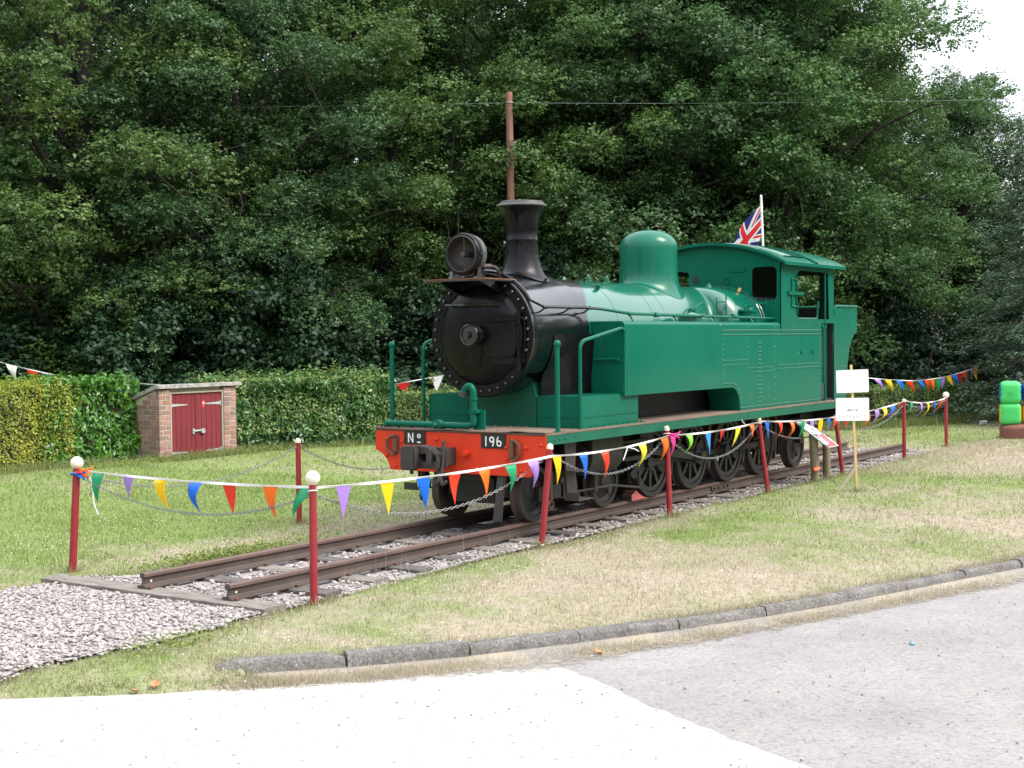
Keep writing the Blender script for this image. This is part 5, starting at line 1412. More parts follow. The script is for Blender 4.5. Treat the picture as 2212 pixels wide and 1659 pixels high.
for p in HIDDEN: post(*p)
T1, T2, T3, T4, T5, T6, T7, T8, T9, H1, H2 = TOPS

# ------------------------------------------------------------------ chains
def chain(a, b, sag, label):
    a, b = np.array(a), np.array(b)
    L_ = np.linalg.norm(b - a); pitch = 0.046
    ts = np.linspace(0, 1, 400); P = a + (b - a) * ts[:, None]; P[:, 2] -= sag * 4 * ts * (1 - ts)
    s = np.concatenate([[0], np.cumsum(np.linalg.norm(np.diff(P, axis=0), axis=1))])
    n = int(s[-1] / pitch); mb = MB()
    for k in range(n):
        c = np.array([np.interp((k + 0.5) * pitch, s, P[:, i]) for i in range(3)])
        c2 = np.array([np.interp((k + 0.6) * pitch, s, P[:, i]) for i in range(3)])
        t = c2 - c; t /= np.linalg.norm(t)
        up = np.array([0, 0, 1.0]); sd = np.cross(t, up); sd /= np.linalg.norm(sd); up = np.cross(sd, t)
        q = sd if k % 2 else up
        if k % 2: q = sd * 0.85 + up * 0.5
        else: q = up * 0.85 - sd * 0.5
        w = np.cross(t, q)
        hl, hw, r = 0.019, 0.0115, 0.0042
        loop = []
        for j in range(10):
            th = 2 * PI * j / 10
            loop.append(c + t * (math.cos(th) * hw + math.copysign(hl - 0.005, math.cos(th) + 1e-9)) + q * math.sin(th) * hw)
        V, F_ = [], []
        for j in range(10):
            d = loop[(j + 1) % 10] - loop[j - 1]; d /= np.linalg.norm(d); o = np.cross(d, w)
            for m_ in range(4):
                aa = PI / 2 * m_ + 0.78; V.append(loop[j] + (o * math.cos(aa) + w * math.sin(aa)) * r)
        for j in range(10):
            for m_ in range(4): F_.append((j * 4 + m_, j * 4 + (m_ + 1) % 4, ((j + 1) % 10) * 4 + (m_ + 1) % 4, ((j + 1) % 10) * 4 + m_))
        mb.add(V, F_)
    o = build('barrier_chain', mb, 'chain_zinc', origin=tuple((a + b) / 2), sharp=60)
    tag(o, label, 'chain', 'grey chains hung between the red posts')
off = lambda t, dz: (t[0], t[1] - 0.0, t[2] - dz)
chain(off(T1, .06), off(T2, .10), 0.29, 'grey chain sagging from the ribboned ball post to the post at the rail end')
chain(off(T2, .09), off(T3, .07), 0.385, 'grey chain sagging across the front of the red buffer beam')
chain(off(T3, .06), off(T4, .10), 0.35, 'grey chain sagging in front of the cylinder')
chain(off(T4, .10), off(T5, .06), 0.39, 'grey chain sagging across the driving wheels')
chain(off(T5, .07), off(T6, .08), 0.25, 'grey chain passing behind the tilted information board')
chain(off(T6, .08), off(T7, .06), 0.27, 'grey chain running behind the white sign boards')
chain(off(T7, .06), off(T8, .05), 0.10, 'short sagging grey chain to the farthest ball post')
chain(off(T1, .06), off(T9, .06), 0.30, 'grey chain sagging over the lawn in front of the brick shed')
chain(off(T9, .06), off(H1, .06), 0.45, 'grey chain running over the lawn behind the buffer beam')
chain(off(T8, .05), off(H2, .06), 0.36, 'grey chain low over the grass at the far end')

# ------------------------------------------------------------------ bunting
WIND = np.array([-0.55, 0.35, 0.0])
def pennant(parent, a, b, length, col, blow, curl, side=0.0):
    """triangular flag hung from a to b; blow: sideways offset of its tip"""
    a, b = np.array(a), np.array(b); n = 7
    blow += rng.normal(0, 0.07); curl += rng.normal(0, 0.25); twist = rng.normal(0, 0.35)
    nrm = np.cross(b - a, [0, 0, 1.0]); nrm /= np.linalg.norm(nrm) + 1e-9
    mb = MB(); V = []
    al = (b - a) / np.linalg.norm(b - a)
    for i in range(n + 1):
        t = i / n; w = (1 - t)
        mid = (a + b) / 2 + al * side * t * length
        drop = np.array([0, 0, -1.0]) * length * t * (1 - 0.25 * abs(blow) * t)
        off_ = np.array(WIND) * blow * length * t ** 1.4 + nrm * curl * length * math.sin(t * PI * 1.2) * 0.22
        c = mid + drop + off_
        if t == 1: c = c
        hw = (b - a) / 2 * max(w, 0.02); hw = hw * math.cos(twist * t) + nrm * np.linalg.norm(hw) * math.sin(twist * t)
        V += [c - hw, c + nrm * 0.012 * curl * 3 * w, c + hw]
    F_ = []
    for i in range(n):
        for k in range(2): F_.append((i * 3 + k, i * 3 + k + 1, i * 3 + k + 4, i * 3 + k + 3))
    V2 = [tuple(np.array(v) + nrm * 0.0008) for v in V]
    m = len(V); mb.add(V + V2, F_ + [tuple(i + m for i in reversed(f)) for f in F_])
    bord = [(0, 1), (1, 2)] + [(i * 3, i * 3 + 3) for i in range(n)] + [(i * 3 + 2, i * 3 + 5) for i in range(n)]
    mb.f += [[p, q, q + m, p + m] for p, q in bord]; mb.mi += [0] * len(bord)
    build('pennant', mb, 'cloth_' + col, parent, sharp=80, label=col.replace('sky', 'pale blue').replace('lemon', 'lemon yellow').replace('crimson', 'deep red') + ' pennant')
def tape(pts, w=0.013):
    """thin twisting ribbon"""
    mb = MB(); V = []
    P = np.array(pts); n = len(P); s = np.concatenate([[0], np.cumsum(np.linalg.norm(np.diff(P, axis=0), axis=1))])
    for i in range(n):
        t = P[min(n - 1, i + 1)] - P[max(0, i - 1)]; t /= np.linalg.norm(t)
        up = np.array([0, 0, 1.0]); sd = np.cross(t, up); sd /= np.linalg.norm(sd)
        a = math.sin(s[i] * 5.0) * 0.75 + 0.1
        q = up * math.cos(a) + sd * math.sin(a); r = np.cross(t, q) * 0.0012
        V += [P[i] - q * w - r, P[i] + q * w - r, P[i] + q * w + r, P[i] - q * w + r]
    F_ = []
    for i in range(n - 1):
        for k in range(4): F_.append((i * 4 + k, i * 4 + (k + 1) % 4, i * 4 + 4 + (k + 1) % 4, i * 4 + 4 + k))
    F_ += [(3, 2, 1, 0), tuple((n - 1) * 4 + k for k in range(4))]
    return mb.add(V, F_)
def span(a, b, sag, n=46):
    t = np.linspace(0, 1, n)[:, None]; P = np.array(a) + (np.array(b) - np.array(a)) * t; P[:, 2] -= (sag * 4 * t * (1 - t))[:, 0]; return P
def bunting(label, knots, sags, flags, width, length, group=None, wt=0.011, origin=None):
    t = thing('bunting', label, 'bunting', tuple(knots[0]) if origin is None else origin, group=group)
    for i in range(len(knots) - 1):
        P = span(knots[i], knots[i + 1], sags[i]); build('tape', tape(P, wt), 'cloth_white', t, sharp=80)
        s = np.linspace(0, 1, len(P)); L_ = np.linalg.norm(knots[i + 1] - knots[i])
        for frac, col, blow, curl, sd in flags[i]:
            h = width / 2 / L_
            a = np.array([np.interp(frac - h, s, P[:, k]) for k in range(3)]); b = np.array([np.interp(frac + h, s, P[:, k]) for k in range(3)])
            pennant(t, a - [0, 0, wt * .6], b - [0, 0, wt * .6], length * rng.uniform(0.94, 1.04), col, blow, curl, sd)
    return t
F_OFF = np.array([-0.02, -0.05, 0])
K = [np.array(x) for x in ((-3.62, 2.22, 1.06), (-3.80, -1.235, 1.085), (-0.25, -1.475, 1.105), (2.74, -1.365, 1.14), (5.83, -1.265, 1.145), (9.24, -1.13, 1.03), (12.24, -1.30, 1.165), (16.27, -0.86, 1.06))]
fl = [
    [(0.07, 'green', 0.15, 0.3, .10), (0.215, 'purple', 0.0, 0.2, .04), (0.36, 'yellow', -0.1, 0.15, .12), (0.515, 'blue', -0.05, 0.3, .12), (0.655, 'red', 0.0, 0.1, .08), (0.82, 'orange', 0.0, 0.15, .10), (0.962, 'green', 0.55, 0.5, -.30)],
    [(0.09, 'purple', 0.1, 0.3, -.06), (0.255, 'yellow', 0.0, 0.2, .10), (0.40, 'blue', 0.0, 0.25, .03), (0.535, 'red', 0.0, 0.1, .02), (0.665, 'orange', 0.0, 0.2, .12), (0.79, 'green', 0.0, 0.2, .05), (0.90, 'purple', 0.0, 0.1, .03)],
    [(0.035, 'yellow', 0.0, 0.2, .06), (0.235, 'blue', -0.1, 0.3, .12), (0.41, 'red', 0.0, 0.1, .02), (0.735, 'lemon', 0.1, 0.2, -.08), (0.945, 'orange', 0.1, 0.4, -.04)],
    [(0.02, 'pink', 0.3, 0.5, .2), (0.19, 'lime', 0.3, 0.3, -.10), (0.385, 'sky', 0.1, 0.3, -.05), (0.545, 'crimson', 0.4, 0.2, -.18), (0.72, 'lemon', 0.4, 0.2, -.16), (0.88, 'orange', 0.3, 0.3, -.10)],
    [(0.06, 'blue', -0.1, 0.2, .18), (0.215, 'red', 0.35, 0.3, -.10), (0.36, 'orange', 0.4, 0.3, -.16), (0.505, 'green', 0.3, 0.3, -.12), (0.63, 'purple', 0.1, 0.3, 0), (0.755, 'yellow', 0.2, 0.3, -.04), (0.865, 'blue', 0.3, 0.3, -.1), (0.955, 'red', 0.8, 0.8, -.2)],
    [(0.10, 'red', 0.5, 0.6, -.2), (0.25, 'green', 0.4, 0.5, -.2), (0.40, 'orange', 0.4, 0.5, -.2), (0.545, 'purple', 0.5, 0.5, -.2), (0.655, 'yellow', 0.9, 0.9, -.25), (0.79, 'blue', 0.9, 0.8, -.35), (0.925, 'red', 0.95, 0.7, -.5)],
    [(0.12, 'green', 0.8, 0.4, -.4), (0.33, 'purple', 0.6, 0.5, -.25), (0.49, 'yellow', 0.5, 0.8, -.2), (0.67, 'blue', 0.3, 0.4, -.15), (0.83, 'red', 0.9, 0.5, -.3)],
]
bt = bunting('multicoloured pennant bunting strung along the red posts in front of the locomotive', K, [0.03, 0.04, 0.05, 0.04, 0.03, 0.03, 0.07], fl, 0.19, 0.31, wt=0.013)
# loose tape ends and wraps
mb = MB()
for a in ([(-3.60, 2.18, 1.04), (-3.58, 2.14, 0.9), (-3.59, 2.12, 0.72), (-3.56, 2.08, 0.60)], [(1.54, -1.42, 1.07), (1.46, -1.44, 1.01), (1.40, -1.44, 0.93)], [(1.56, -1.42, 1.07), (1.68, -1.44, 1.045), (1.76, -1.45, 1.01)], [(5.2, -1.29, 1.13), (5.08, -1.31, 1.18), (5.02, -1.32, 1.21)]):
    mb.tube(bend(a, 0.08), 0.007, 6)
for t_ in (T2, T4, T5): mb.torus((t_[0], t_[1], t_[2] - 0.06), 0.043, 0.007, (0.05, 0.1, 1), 20, 6)
build('tape_end', mb, 'cloth_white', bt, kind='stuff')
for (x, y, z), col, sc in (((-3.66, 2.25, 1.06), 'red', 0.6), ((-3.64, 2.22, 1.09), 'orange', 0.4), ((2.71, -1.39, 1.17), 'pink', 0.6), ((-3.69, 2.28, 1.05), 'blue', 0.6)):
    mb = MB()
    mb.torus((x, y, z - 0.02), 0.045, 0.018 * sc, (0.2, 0.1, 1), 14, 6)
    mb.tube([(x, y - 0.03, z - 0.02), (x + 0.05, y - 0.10, z + 0.0), (x + 0.03 + 0.08 * sc, y - 0.17 * sc, z + 0.05 * sc)], [0.028 * sc, 0.02 * sc, 0.006], 6)
    mb.tube([(x, y - 0.03, z - 0.03), (x + 0.0, y - 0.12, z - 0.05), (x + 0.02, y - 0.19 * sc, z - 0.08)], [0.024 * sc, 0.018 * sc, 0.006], 6)
    build('knotted_pennant', mb, 'cloth_' + col, bt, label=col + ' knotted pennant')
# strings behind the hedges
A = [np.array(p) for p in ((6.6, 19.95, 2.25), (7.32, 18.92, 1.95), (8.24, 17.55, 1.56), (9.28, 16.0, 1.39), (11.0, 13.7, 1.22))]
bunting('red, white and blue bunting strung above the golden hedge at the left', A, [0.01, 0.02, 0.01, 0.02],
        [[(0.35, 'blue', 0, .2, 0), (0.8, 'red', 0, .2, 0)], [(0.16, 'white', -0.2, 0.2, .10), (0.46, 'red', -0.1, 0.2, .1), (0.68, 'blue', 0.4, 0.4, -.15), (0.95, 'white', 0.0, 0.2, 0)], [(0.28, 'red', 0.1, 0.3, 0), (0.65, 'blue', 0.1, 0.3, 0)], [(0.3, 'white', 0, .2, 0)]], 0.28, 0.42)
B = [np.array(p) for p in ((12.35, 11.4, 1.27), (13.25, 10.2, 1.53), (15.6, 7.2, 2.0))]
bunting('short red and white bunting between the hedge and the smokebox', B, [0.0, 0.05], [[(0.36, 'crimson', -0.1, 0.2, .12), (0.90, 'white', 0.0, 0.2, .02)], [(0.2, 'blue', 0.0, 0.2, 0), (0.5, 'white', 0.0, 0.2, 0)]], 0.30, 0.38)
Cc = [np.array(p) for p in ((19.2, 3.6, 1.56), (22.3, 1.85, 1.19), (25.2, 1.0, 1.50))]
seq = ['red', 'green', 'purple', 'yellow', 'blue', 'red']
bunting('multicoloured bunting strung above the far clipped hedge', Cc, [0.05, 0.08],
        [[(0.30, 'blue', 0.2, .3, 0.1), (0.44, 'red', 0.0, 0.3, .1), (0.555, 'green', -0.3, 0.3, .2), (0.665, 'purple', -0.6, 0.3, .25), (0.765, 'yellow', -0.5, 0.3, .2), (0.87, 'blue', -0.6, 0.3, .25), (0.965, 'red', -0.5, 0.3, .22)],
         [(0.10, 'blue', -0.3, 0.3, .15), (0.20, 'red', -0.2, 0.2, .1), (0.28, 'orange', -0.1, 0.2, .06), (0.37, 'green', 0, 0.2, .02), (0.445, 'purple', .2, 0.2, 0), (0.53, 'yellow', -0.5, 0.3, .2), (0.61, 'blue', -0.4, 0.3, .15), (0.69, 'crimson', -0.3, 0.3, .12), (0.765, 'red', -0.3, 0.3, .12), (0.83, 'green', 0, 0.2, 0), (0.90, 'purple', .2, 0.2, -.04), (0.96, 'yellow', 0, 0.2, .05)]], 0.22, 0.34)

# ------------------------------------------------------------------ flag on the cab roof
fg = thing('flag', 'red, white and blue union flag on a white pole behind the cab roof', 'flag', (9.19, 0.20, 3.80))
mb = MB(); mb.tube([(9.19, 0.18, 3.62), (9.20, 0.23, 4.81)], 0.020, 10); mb.sphere((9.20, 0.23, 4.815), 0.022, 10, 6)
build('pole', mb, 'white_paint', fg)
NU, NV = 120, 60
def union(u, v):       # u 0..2, v 0..1 -> 0 blue 1 white 2 red
    x, y = u - 1.0, v - 0.5
    if abs(x) < 0.1 or abs(y) < 0.1: return 2
    if abs(x) < 0.1667 or abs(y) < 0.1667: return 1
    l5 = math.sqrt(5) / 2
    d1 = (y - x * 0.5) / l5; d2 = (y + x * 0.5) / l5
    for d, sgn in ((d1, 1 if x > 0 else -1), (d2, -1 if x > 0 else 1)):
        if abs(d) < 0.1:
            lo, hi = ((-0.0667, 0.0) if sgn > 0 else (0.0, 0.0667))
            if lo <= d <= hi: return 2
            return 1
    return 0
V = []; Fq = []; mi = []
for i in range(NU + 1):
    for j in range(NV + 1):
        u, v = i / NU, j / NV
        # hoist on the pole, fly hanging down and away from it
        h = np.array([9.195, 0.215 + 0.012, 4.69 - 0.58 * (1 - v)])
        d = np.array([0.16 * math.sin(u * 5.0 + v * 2.0) * 0.5, 0.62 * u ** 0.85 * (0.72 + 0.28 * v), -0.74 * u * (0.80 + 0.2 * v)])
        d[0] += 0.045 * math.sin(v * 9 + u * 7) * u + 0.05 * u
        V.append(h + d)
for i in range(NU):
    for j in range(NV):
        a = i * (NV + 1) + j
        Fq.append((a, a + NV + 1, a + NV + 2, a + 1)); mi.append(union(2 * (i + .5) / NU, (j + .5) / NV))
rawmesh('flag_cloth', np.array(V), np.array(Fq), ['cloth_flagblue', 'cloth_white', 'cloth_flagred'], parent=fg, smooth=True, mat_idx=mi)

# ------------------------------------------------------------------ brick shed
shed = thing('brick_shed', 'low brick shed with red double doors and sloping concrete roof set in the hedge', 'shed', (7.0, 12.2, 0))
X0, X1, YF, YB = 5.885, 8.02, 11.80, 13.3
def rz(y): return 1.455 - (y - YF) * 0.34
mb = MB()
for x0, x1 in ((X0 + 0.012, 6.175), (7.665, X1 - 0.012)):
    mb.box(x0, x1, YF + 0.008, YF + 0.20, -0.1, 1.40)
for x0, x1 in ((X0 + 0.008, X0 + 0.20), (X1 - 0.20, X1 - 0.008)):
    mb.hexa([(x0, YF + 0.21, -0.1), (x1, YF + 0.21, -0.1), (x1, YB, -0.1), (x0, YB, -0.1), (x0, YF + 0.21, rz(YF + .21)), (x1, YF + 0.21, rz(YF + .21)), (x1, YB, rz(YB)), (x0, YB, rz(YB))])
mb.box(X0 + 0.02, X1 - 0.02, YB - 0.15, YB - 0.02, -0.1, rz(YB))
build('wall', mb, 'mortar', shed)
BR = [paint('brick_red', (0.27, 0.150, 0.125), 0.85, dirt=(0.36, 0.26, 0.22), dirt_amt=0.5, scale=12, var=0.2, bump=0.2), paint('brick_pink', (0.33, 0.20, 0.17), 0.85, dirt=(0.40, 0.30, 0.26), dirt_amt=0.5, scale=12, var=0.2, bump=0.2),
      paint('brick_blue', (0.21, 0.145, 0.138), 0.85, dirt=(0.32, 0.23, 0.20), dirt_amt=0.6, scale=12, var=0.2, bump=0.2)]
BM = {}
def brick(x0, x1, y0, y1, z0, z1, front):
    key = (round(x1 - x0, 3), round(y1 - y0, 3), round(z1 - z0, 3), rng.choice([0, 0, 1, 1, 2]))
    if key not in BM:
        mb = MB(); a, b, c = (x1 - x0) / 2, (y1 - y0) / 2, (z1 - z0) / 2
        mb.box(-a, a, -b, b, -c, c)
        o = build('brick', mb, ['brick_red', 'brick_pink', 'brick_blue'][key[3]], bevel=0.006, sharp=60)
        BM[key] = o.data
    else:
        o = bpy.data.objects.new('brick', BM[key]); COL.objects.link(o)
    o.parent = shed; j = rng.uniform(-0.003, 0.003)
    o.location = ((x0 + x1) / 2 - 7.0 + (0 if front else j), (y0 + y1) / 2 - 12.2 + (j if front else 0), (z0 + z1) / 2)
HC = 0.1025
for r in range(14):
    z0, z1 = r * HC + 0.0, r * HC + HC - 0.013
    for xa, xb, cut in ((X0, 6.185, 0.19), (7.655, X1, 0.17)):
        c = cut if r % 2 == 0 else (xb - xa) - cut
        brick(xa, xa + c - 0.006, YF, YF + 0.10, z0, z1, True); brick(xa + c + 0.006, xb, YF, YF + 0.10, z0, z1, True)
    y = YF + 0.112 if r % 2 == 0 else YF + 0.112 - 0.0
    first = 0.13 if r % 2 else 0.25
    while y < YB - 0.12:
        y2 = min(y + first, YB)
        if z1 < rz(y2) - 0.0: brick(X0, X0 + 0.10, y, y2 - 0.012, z0, z1, False)
        y = y2; first = 0.25
mb = MB()
prof = [(YF - 0.06, 1.452), (YF + 0.05, 1.452), (YB + 0.05, rz(YB) + 0.0), (YB + 0.05, rz(YB) + 0.075), (YF + 0.04, 1.532), (YF - 0.06, 1.525)]
m, N, L, b = _nodes('roof_concrete')
n1 = _noise(N, L, 9, 6, 0.75); n2 = _noise(N, L, 40, 4, 0.7)
r1 = _ramp(N, L, n1.outputs['Fac'], [(0.35, (0.15, 0.145, 0.14)), (0.65, (0.46, 0.45, 0.43))])
L.new(r1.outputs[0], b.inputs['Base Color']); b.inputs['Roughness'].default_value = 0.95; _bump(N, L, b, n2.outputs['Fac'], 0.5, 0.01)
rings = []
for x in np.linspace(X0 - 0.055, X1 + 0.11, 15): rings.append([(x, y + rng.uniform(-.004, .004), z + rng.uniform(-.004, .004)) for y, z in prof])
mb.loft(rings); build('roof_slab', mb, 'roof_concrete', shed, sharp=50)
mb = MB()
mb.box(6.188, 6.228, YF + 0.01, YF + 0.09, -0.05, 1.372); mb.box(7.614, 7.652, YF + 0.01, YF + 0.09, -0.05, 1.372); mb.box(6.228, 7.614, YF + 0.01, YF + 0.09, 1.335, 1.372)
build('door_frame', mb, 'frame_wood', shed, bevel=0.004)
mb = MB(); mb.box(6.19, 7.65, YF + 0.095, YF + 0.2, 1.373, 1.45); build('lintel', mb, 'mortar', shed)
for a, b_, sg in ((6.231, 6.915, 1), (6.925, 7.611, -1)):
    mb = MB(); mb.box(a, b_, YF + 0.065, YF + 0.085, -0.02, 1.33)
    d = build('door', mb, 'door_red', shed)
    w = (b_ - a) / 5
    for k in range(5):
        mb = MB(); mb.box(a + k * w + 0.003, a + (k + 1) * w - 0.003, YF + 0.048, YF + 0.064, -0.02 + rng.uniform(0, .006), 1.332)
        build('plank', mb, 'door_red', d, bevel=0.003)
    for z in (1.10, 0.12):
        xh = a + 0.005 if sg > 0 else b_ - 0.005
        mb = MB(); y = YF + 0.047
        P = [(xh, z - 0.032), (xh + sg * 0.05, z - 0.028), (xh + sg * 0.43, z - 0.010), (xh + sg * 0.445, z), (xh + sg * 0.43, z + 0.010), (xh + sg * 0.05, z + 0.028), (xh, z + 0.032)]
        mb.plate(P, [], XZ(y), -0.006, 0.0)
        mb.box(xh - 0.02, xh + 0.012, y - 0.012, y, z - 0.055, z + 0.055)
        build('hinge', mb, 'galvanised', d)
mb = MB(); mb.box(6.893, 6.947, YF + 0.036, YF + 0.0475, -0.02, 1.33); build('cover_strip', mb, 'door_red', shed, bevel=0.003)
mb = MB(); mb.tube([(6.82, YF + 0.02, 0.545), (7.10, YF + 0.02, 0.555)], 0.018, 8); mb.box(6.80, 6.85, YF + 0.02, YF + 0.05, 0.49, 0.60); mb.box(7.02, 7.10, YF - 0.01, YF + 0.05, 0.50, 0.585); mb.torus((7.09, YF + 0.01, 0.53), 0.04, 0.010, (0, 1, 0.2), 14, 6)
build('latch', mb, 'galvanised', shed)
mb = MB(); mb.box(7.07, 7.16, YF + 0.042, YF + 0.0475, 1.03, 1.165); nt = build('notice', mb, 'print_red', shed)
mb = MB(); mb.box(7.10, 7.135, YF + 0.040, YF + 0.0415, 1.10, 1.14); build('print_mark', mb, 'cream', nt)

# ------------------------------------------------------------------ information board
ib = thing('information_board', 'tilted information panel on two round timber posts beside the track', 'information board', (7.9, -1.35, 0))
mb = MB(); mb.tube([(7.67, -1.37, -0.1), (7.66, -1.33, 0.84)], 0.068, 14)
build('timber_post', mb, 'post_wood', ib)
mb = MB(); mb.tube([(8.20, -1.34, -0.1), (8.18, -1.34, 0.80)], 0.062, 14)
build('timber_post', mb, 'post_wood', ib)
PT, PB = np.array([0, -1.03, 1.055]), np.array([0, -1.62, 0.645]); dv = PB - PT; nv = np.cross([1.0, 0, 0], dv); nv = nv / np.linalg.norm(nv); nv = nv if nv[2] > 0 else -nv
def pp(x, t, h=0.0): p = PT + dv * t + nv * h; return (x, p[1], p[2])
xa, xb = 7.58, 8.00
mb = MB(); mb.hexa([pp(xa, 1, -.02), pp(xb, 1, -.02), pp(xb, 0, -.02), pp(xa, 0, -.02), pp(xa, 1, 0), pp(xb, 1, 0), pp(xb, 0, 0), pp(xa, 0, 0)])
bd = build('panel', mb, 'galvanised', ib, bevel=0.003)
def patch(name, x0, x1, t0, t1, mat, h=0.002):
    mb = MB(); mb.hexa([pp(x0, t1, 0.0003), pp(x1, t1, 0.0003), pp(x1, t0, 0.0003), pp(x0, t0, 0.0003), pp(x0, t1, h), pp(x1, t1, h), pp(x1, t0, h), pp(x0, t0, h)])
    return build(name, mb, mat, bd)
W_ = xb - xa
patch('poster', xa + 0.012, xb - 0.006, 0.01, 0.99, 'sign_white', 0.0015)
patch('red_field', xa + 0.16, xb - 0.03, 0.56, 0.985, 'print_red', 0.0022); patch('red_field', xa + 0.012, xa + 0.159, 0.90, 0.985, 'print_red', 0.0022)
for k in range(9): patch('text_line', xa + 0.19, xb - 0.13 - 0.03 * (k % 3), 0.615 + k * 0.032, 0.627 + k * 0.032, 'print_pink', 0.0030)
for x0, x1, t0, t1, mt in ((0.02, .10, .12, .24, 'print_dark'), (.34, .42, .06, .19, 'print_dark'), (.18, .31, .32, .44, 'print_grey'), (.20, .29, .335, .42, 'print_dark'), (.36, .42, .24, .36, 'print_dark'), (.36, .42, .42, .58, 'print_dark'), (.03, .12, .44, .52, 'print_blue'), (.03, .13, .60, .70, 'print_dark'), (.03, .11, .74, .82, 'print_dark'), (.36, .425, .70, .80, 'sign_white'), (.04, .12, .30, .34, 'print_grey')):
    patch('picture', xa + x0, xa + x1, t0, t1, mt, 0.0036 if mt != 'print_grey' else 0.0026)

# ------------------------------------------------------------------ white signs on a stake
sg = thing('sign_post', 'wooden stake with two white sign boards, the lower lettered ENTRANCE', 'sign', (6.69, -2.4, 0))
Rv = np.array([0.562, -0.827, 0]); Rv /= np.linalg.norm(Rv); Nv = np.array([-0.827, -0.562, 0]); Nv /= np.linalg.norm(Nv); Uz = np.array([0, 0, 1.0])
def quadbox(mb, c, ax, ay, az): # centre and three half vectors
    c, ax, ay, az = map(np.array, (c, ax, ay, az))
    return mb.hexa([c - ax - ay - az, c + ax - ay - az, c + ax + ay - az, c - ax + ay - az, c - ax - ay + az, c + ax - ay + az, c + ax + ay + az, c - ax + ay + az])
b0, b1 = np.array([6.693, -2.403, 0.0]), np.array([6.707, -2.306, 1.963])
ax = (b1 - b0) / 2
mb = MB(); quadbox(mb, (b0 + b1) / 2, Rv * 0.019, Nv * 0.015, ax); build('stake', mb, 'new_wood', sg, bevel=0.002)
f0, f1 = np.array([6.686, -2.368, 0.43]) + Nv * 0.03, np.array([6.507, -2.128, 0.03]) + Nv * 0.03
d = (f1 - f0) / 2; pv = np.cross(d, Nv); pv /= np.linalg.norm(pv)
mb = MB(); quadbox(mb, (f0 + f1) / 2, pv * 0.022, Nv * 0.014, d); build('brace', mb, 'grey_wood', sg, bevel=0.002)
def signboard(c, w, h, roll, yaw, name='board'):
    r = Rv * math.cos(yaw) + Nv * math.sin(yaw); nrm = -Rv * math.sin(yaw) + Nv * math.cos(yaw)
    x = r * math.cos(roll) + Uz * math.sin(roll); z = -r * math.sin(roll) + Uz * math.cos(roll)
    pts = rrect(-w / 2, w / 2, -h / 2, h / 2, 0.015, 3)
    mb = MB(); mb.plate(pts, [], lambda a, b, t: tuple(np.array(c) + x * a + z * b + nrm * t), 0.0, 0.006)
    return build(name, mb, 'sign_white', sg, label='upper blank white board' if c[2] > 1.6 else 'lower white board lettered ENTRANCE'), x, z, nrm
c1 = np.array([6.707, -2.320, 1.720]) + Nv * 0.028
ub, x, z, nrm = signboard(c1, 0.478, 0.337, 0.03, 0.0)
def mark(parent, c, x, z, nrm, a0, a1, b0, b1, mat, h=0.0075):
    mb = MB(); quadbox(mb, c + x * (a0 + a1) / 2 + z * (b0 + b1) / 2 + nrm * (h - 0.0005), x * (a1 - a0) / 2, z * (b1 - b0) / 2, nrm * 0.0006); build('print_mark', mb, mat, parent)
c2 = np.array([6.693, -2.324, 1.303]) + Nv * 0.028
lb, x, z, nrm = signboard(c2, 0.491, 0.339, 0.0, 0.0)
for a0, a1, b0, b1, mt in ((-0.085, -0.055, -0.008, 0.008, 'print_blue'), (-0.055, -0.03, -0.010, 0.016, 'print_blue'), (-0.018, 0.008, -0.010, 0.014, 'print_pink'), (0.008, 0.03, -0.010, -0.004, 'print_pink'), (0.045, 0.075, -0.010, 0.010, 'print_blue')):
    mark(lb, c2, x, z, nrm, a0, a1, b0 - 0.012, b1 - 0.012, mt)
def letters(body, size, c, x, z, nrm, mat, parent, name='lettering'):
    cu = bpy.data.curves.new('t', 'FONT'); cu.body = body; cu.size = size; cu.align_x = 'CENTER'; cu.align_y = 'CENTER'; cu.space_character = 1.25
    to = bpy.data.objects.new('t', cu); COL.objects.link(to)
    bpy.context.view_layer.update()
    me = bpy.data.meshes.new_from_object(to.evaluated_get(bpy.context.evaluated_depsgraph_get()))
    bpy.data.objects.remove(to)
    V = np.array([v.co[:] for v in me.vertices]); o = np.array(ORG[parent])
    W3 = c + V[:, :1] * x + V[:, 1:2] * z + nrm * 0.0078 - o
    me.vertices.foreach_set('co', W3.astype(np.float32).ravel()); me.name = name
    me.materials.clear(); me.materials.append(MATS[mat]); me.update()
    ob = bpy.data.objects.new(name, me); COL.objects.link(ob); ob.parent = parent; ORG[ob] = ORG[parent]
letters('ENTRANCE', 0.068, c2 - z * 0.112, x, z, nrm, 'print_grey', lb)

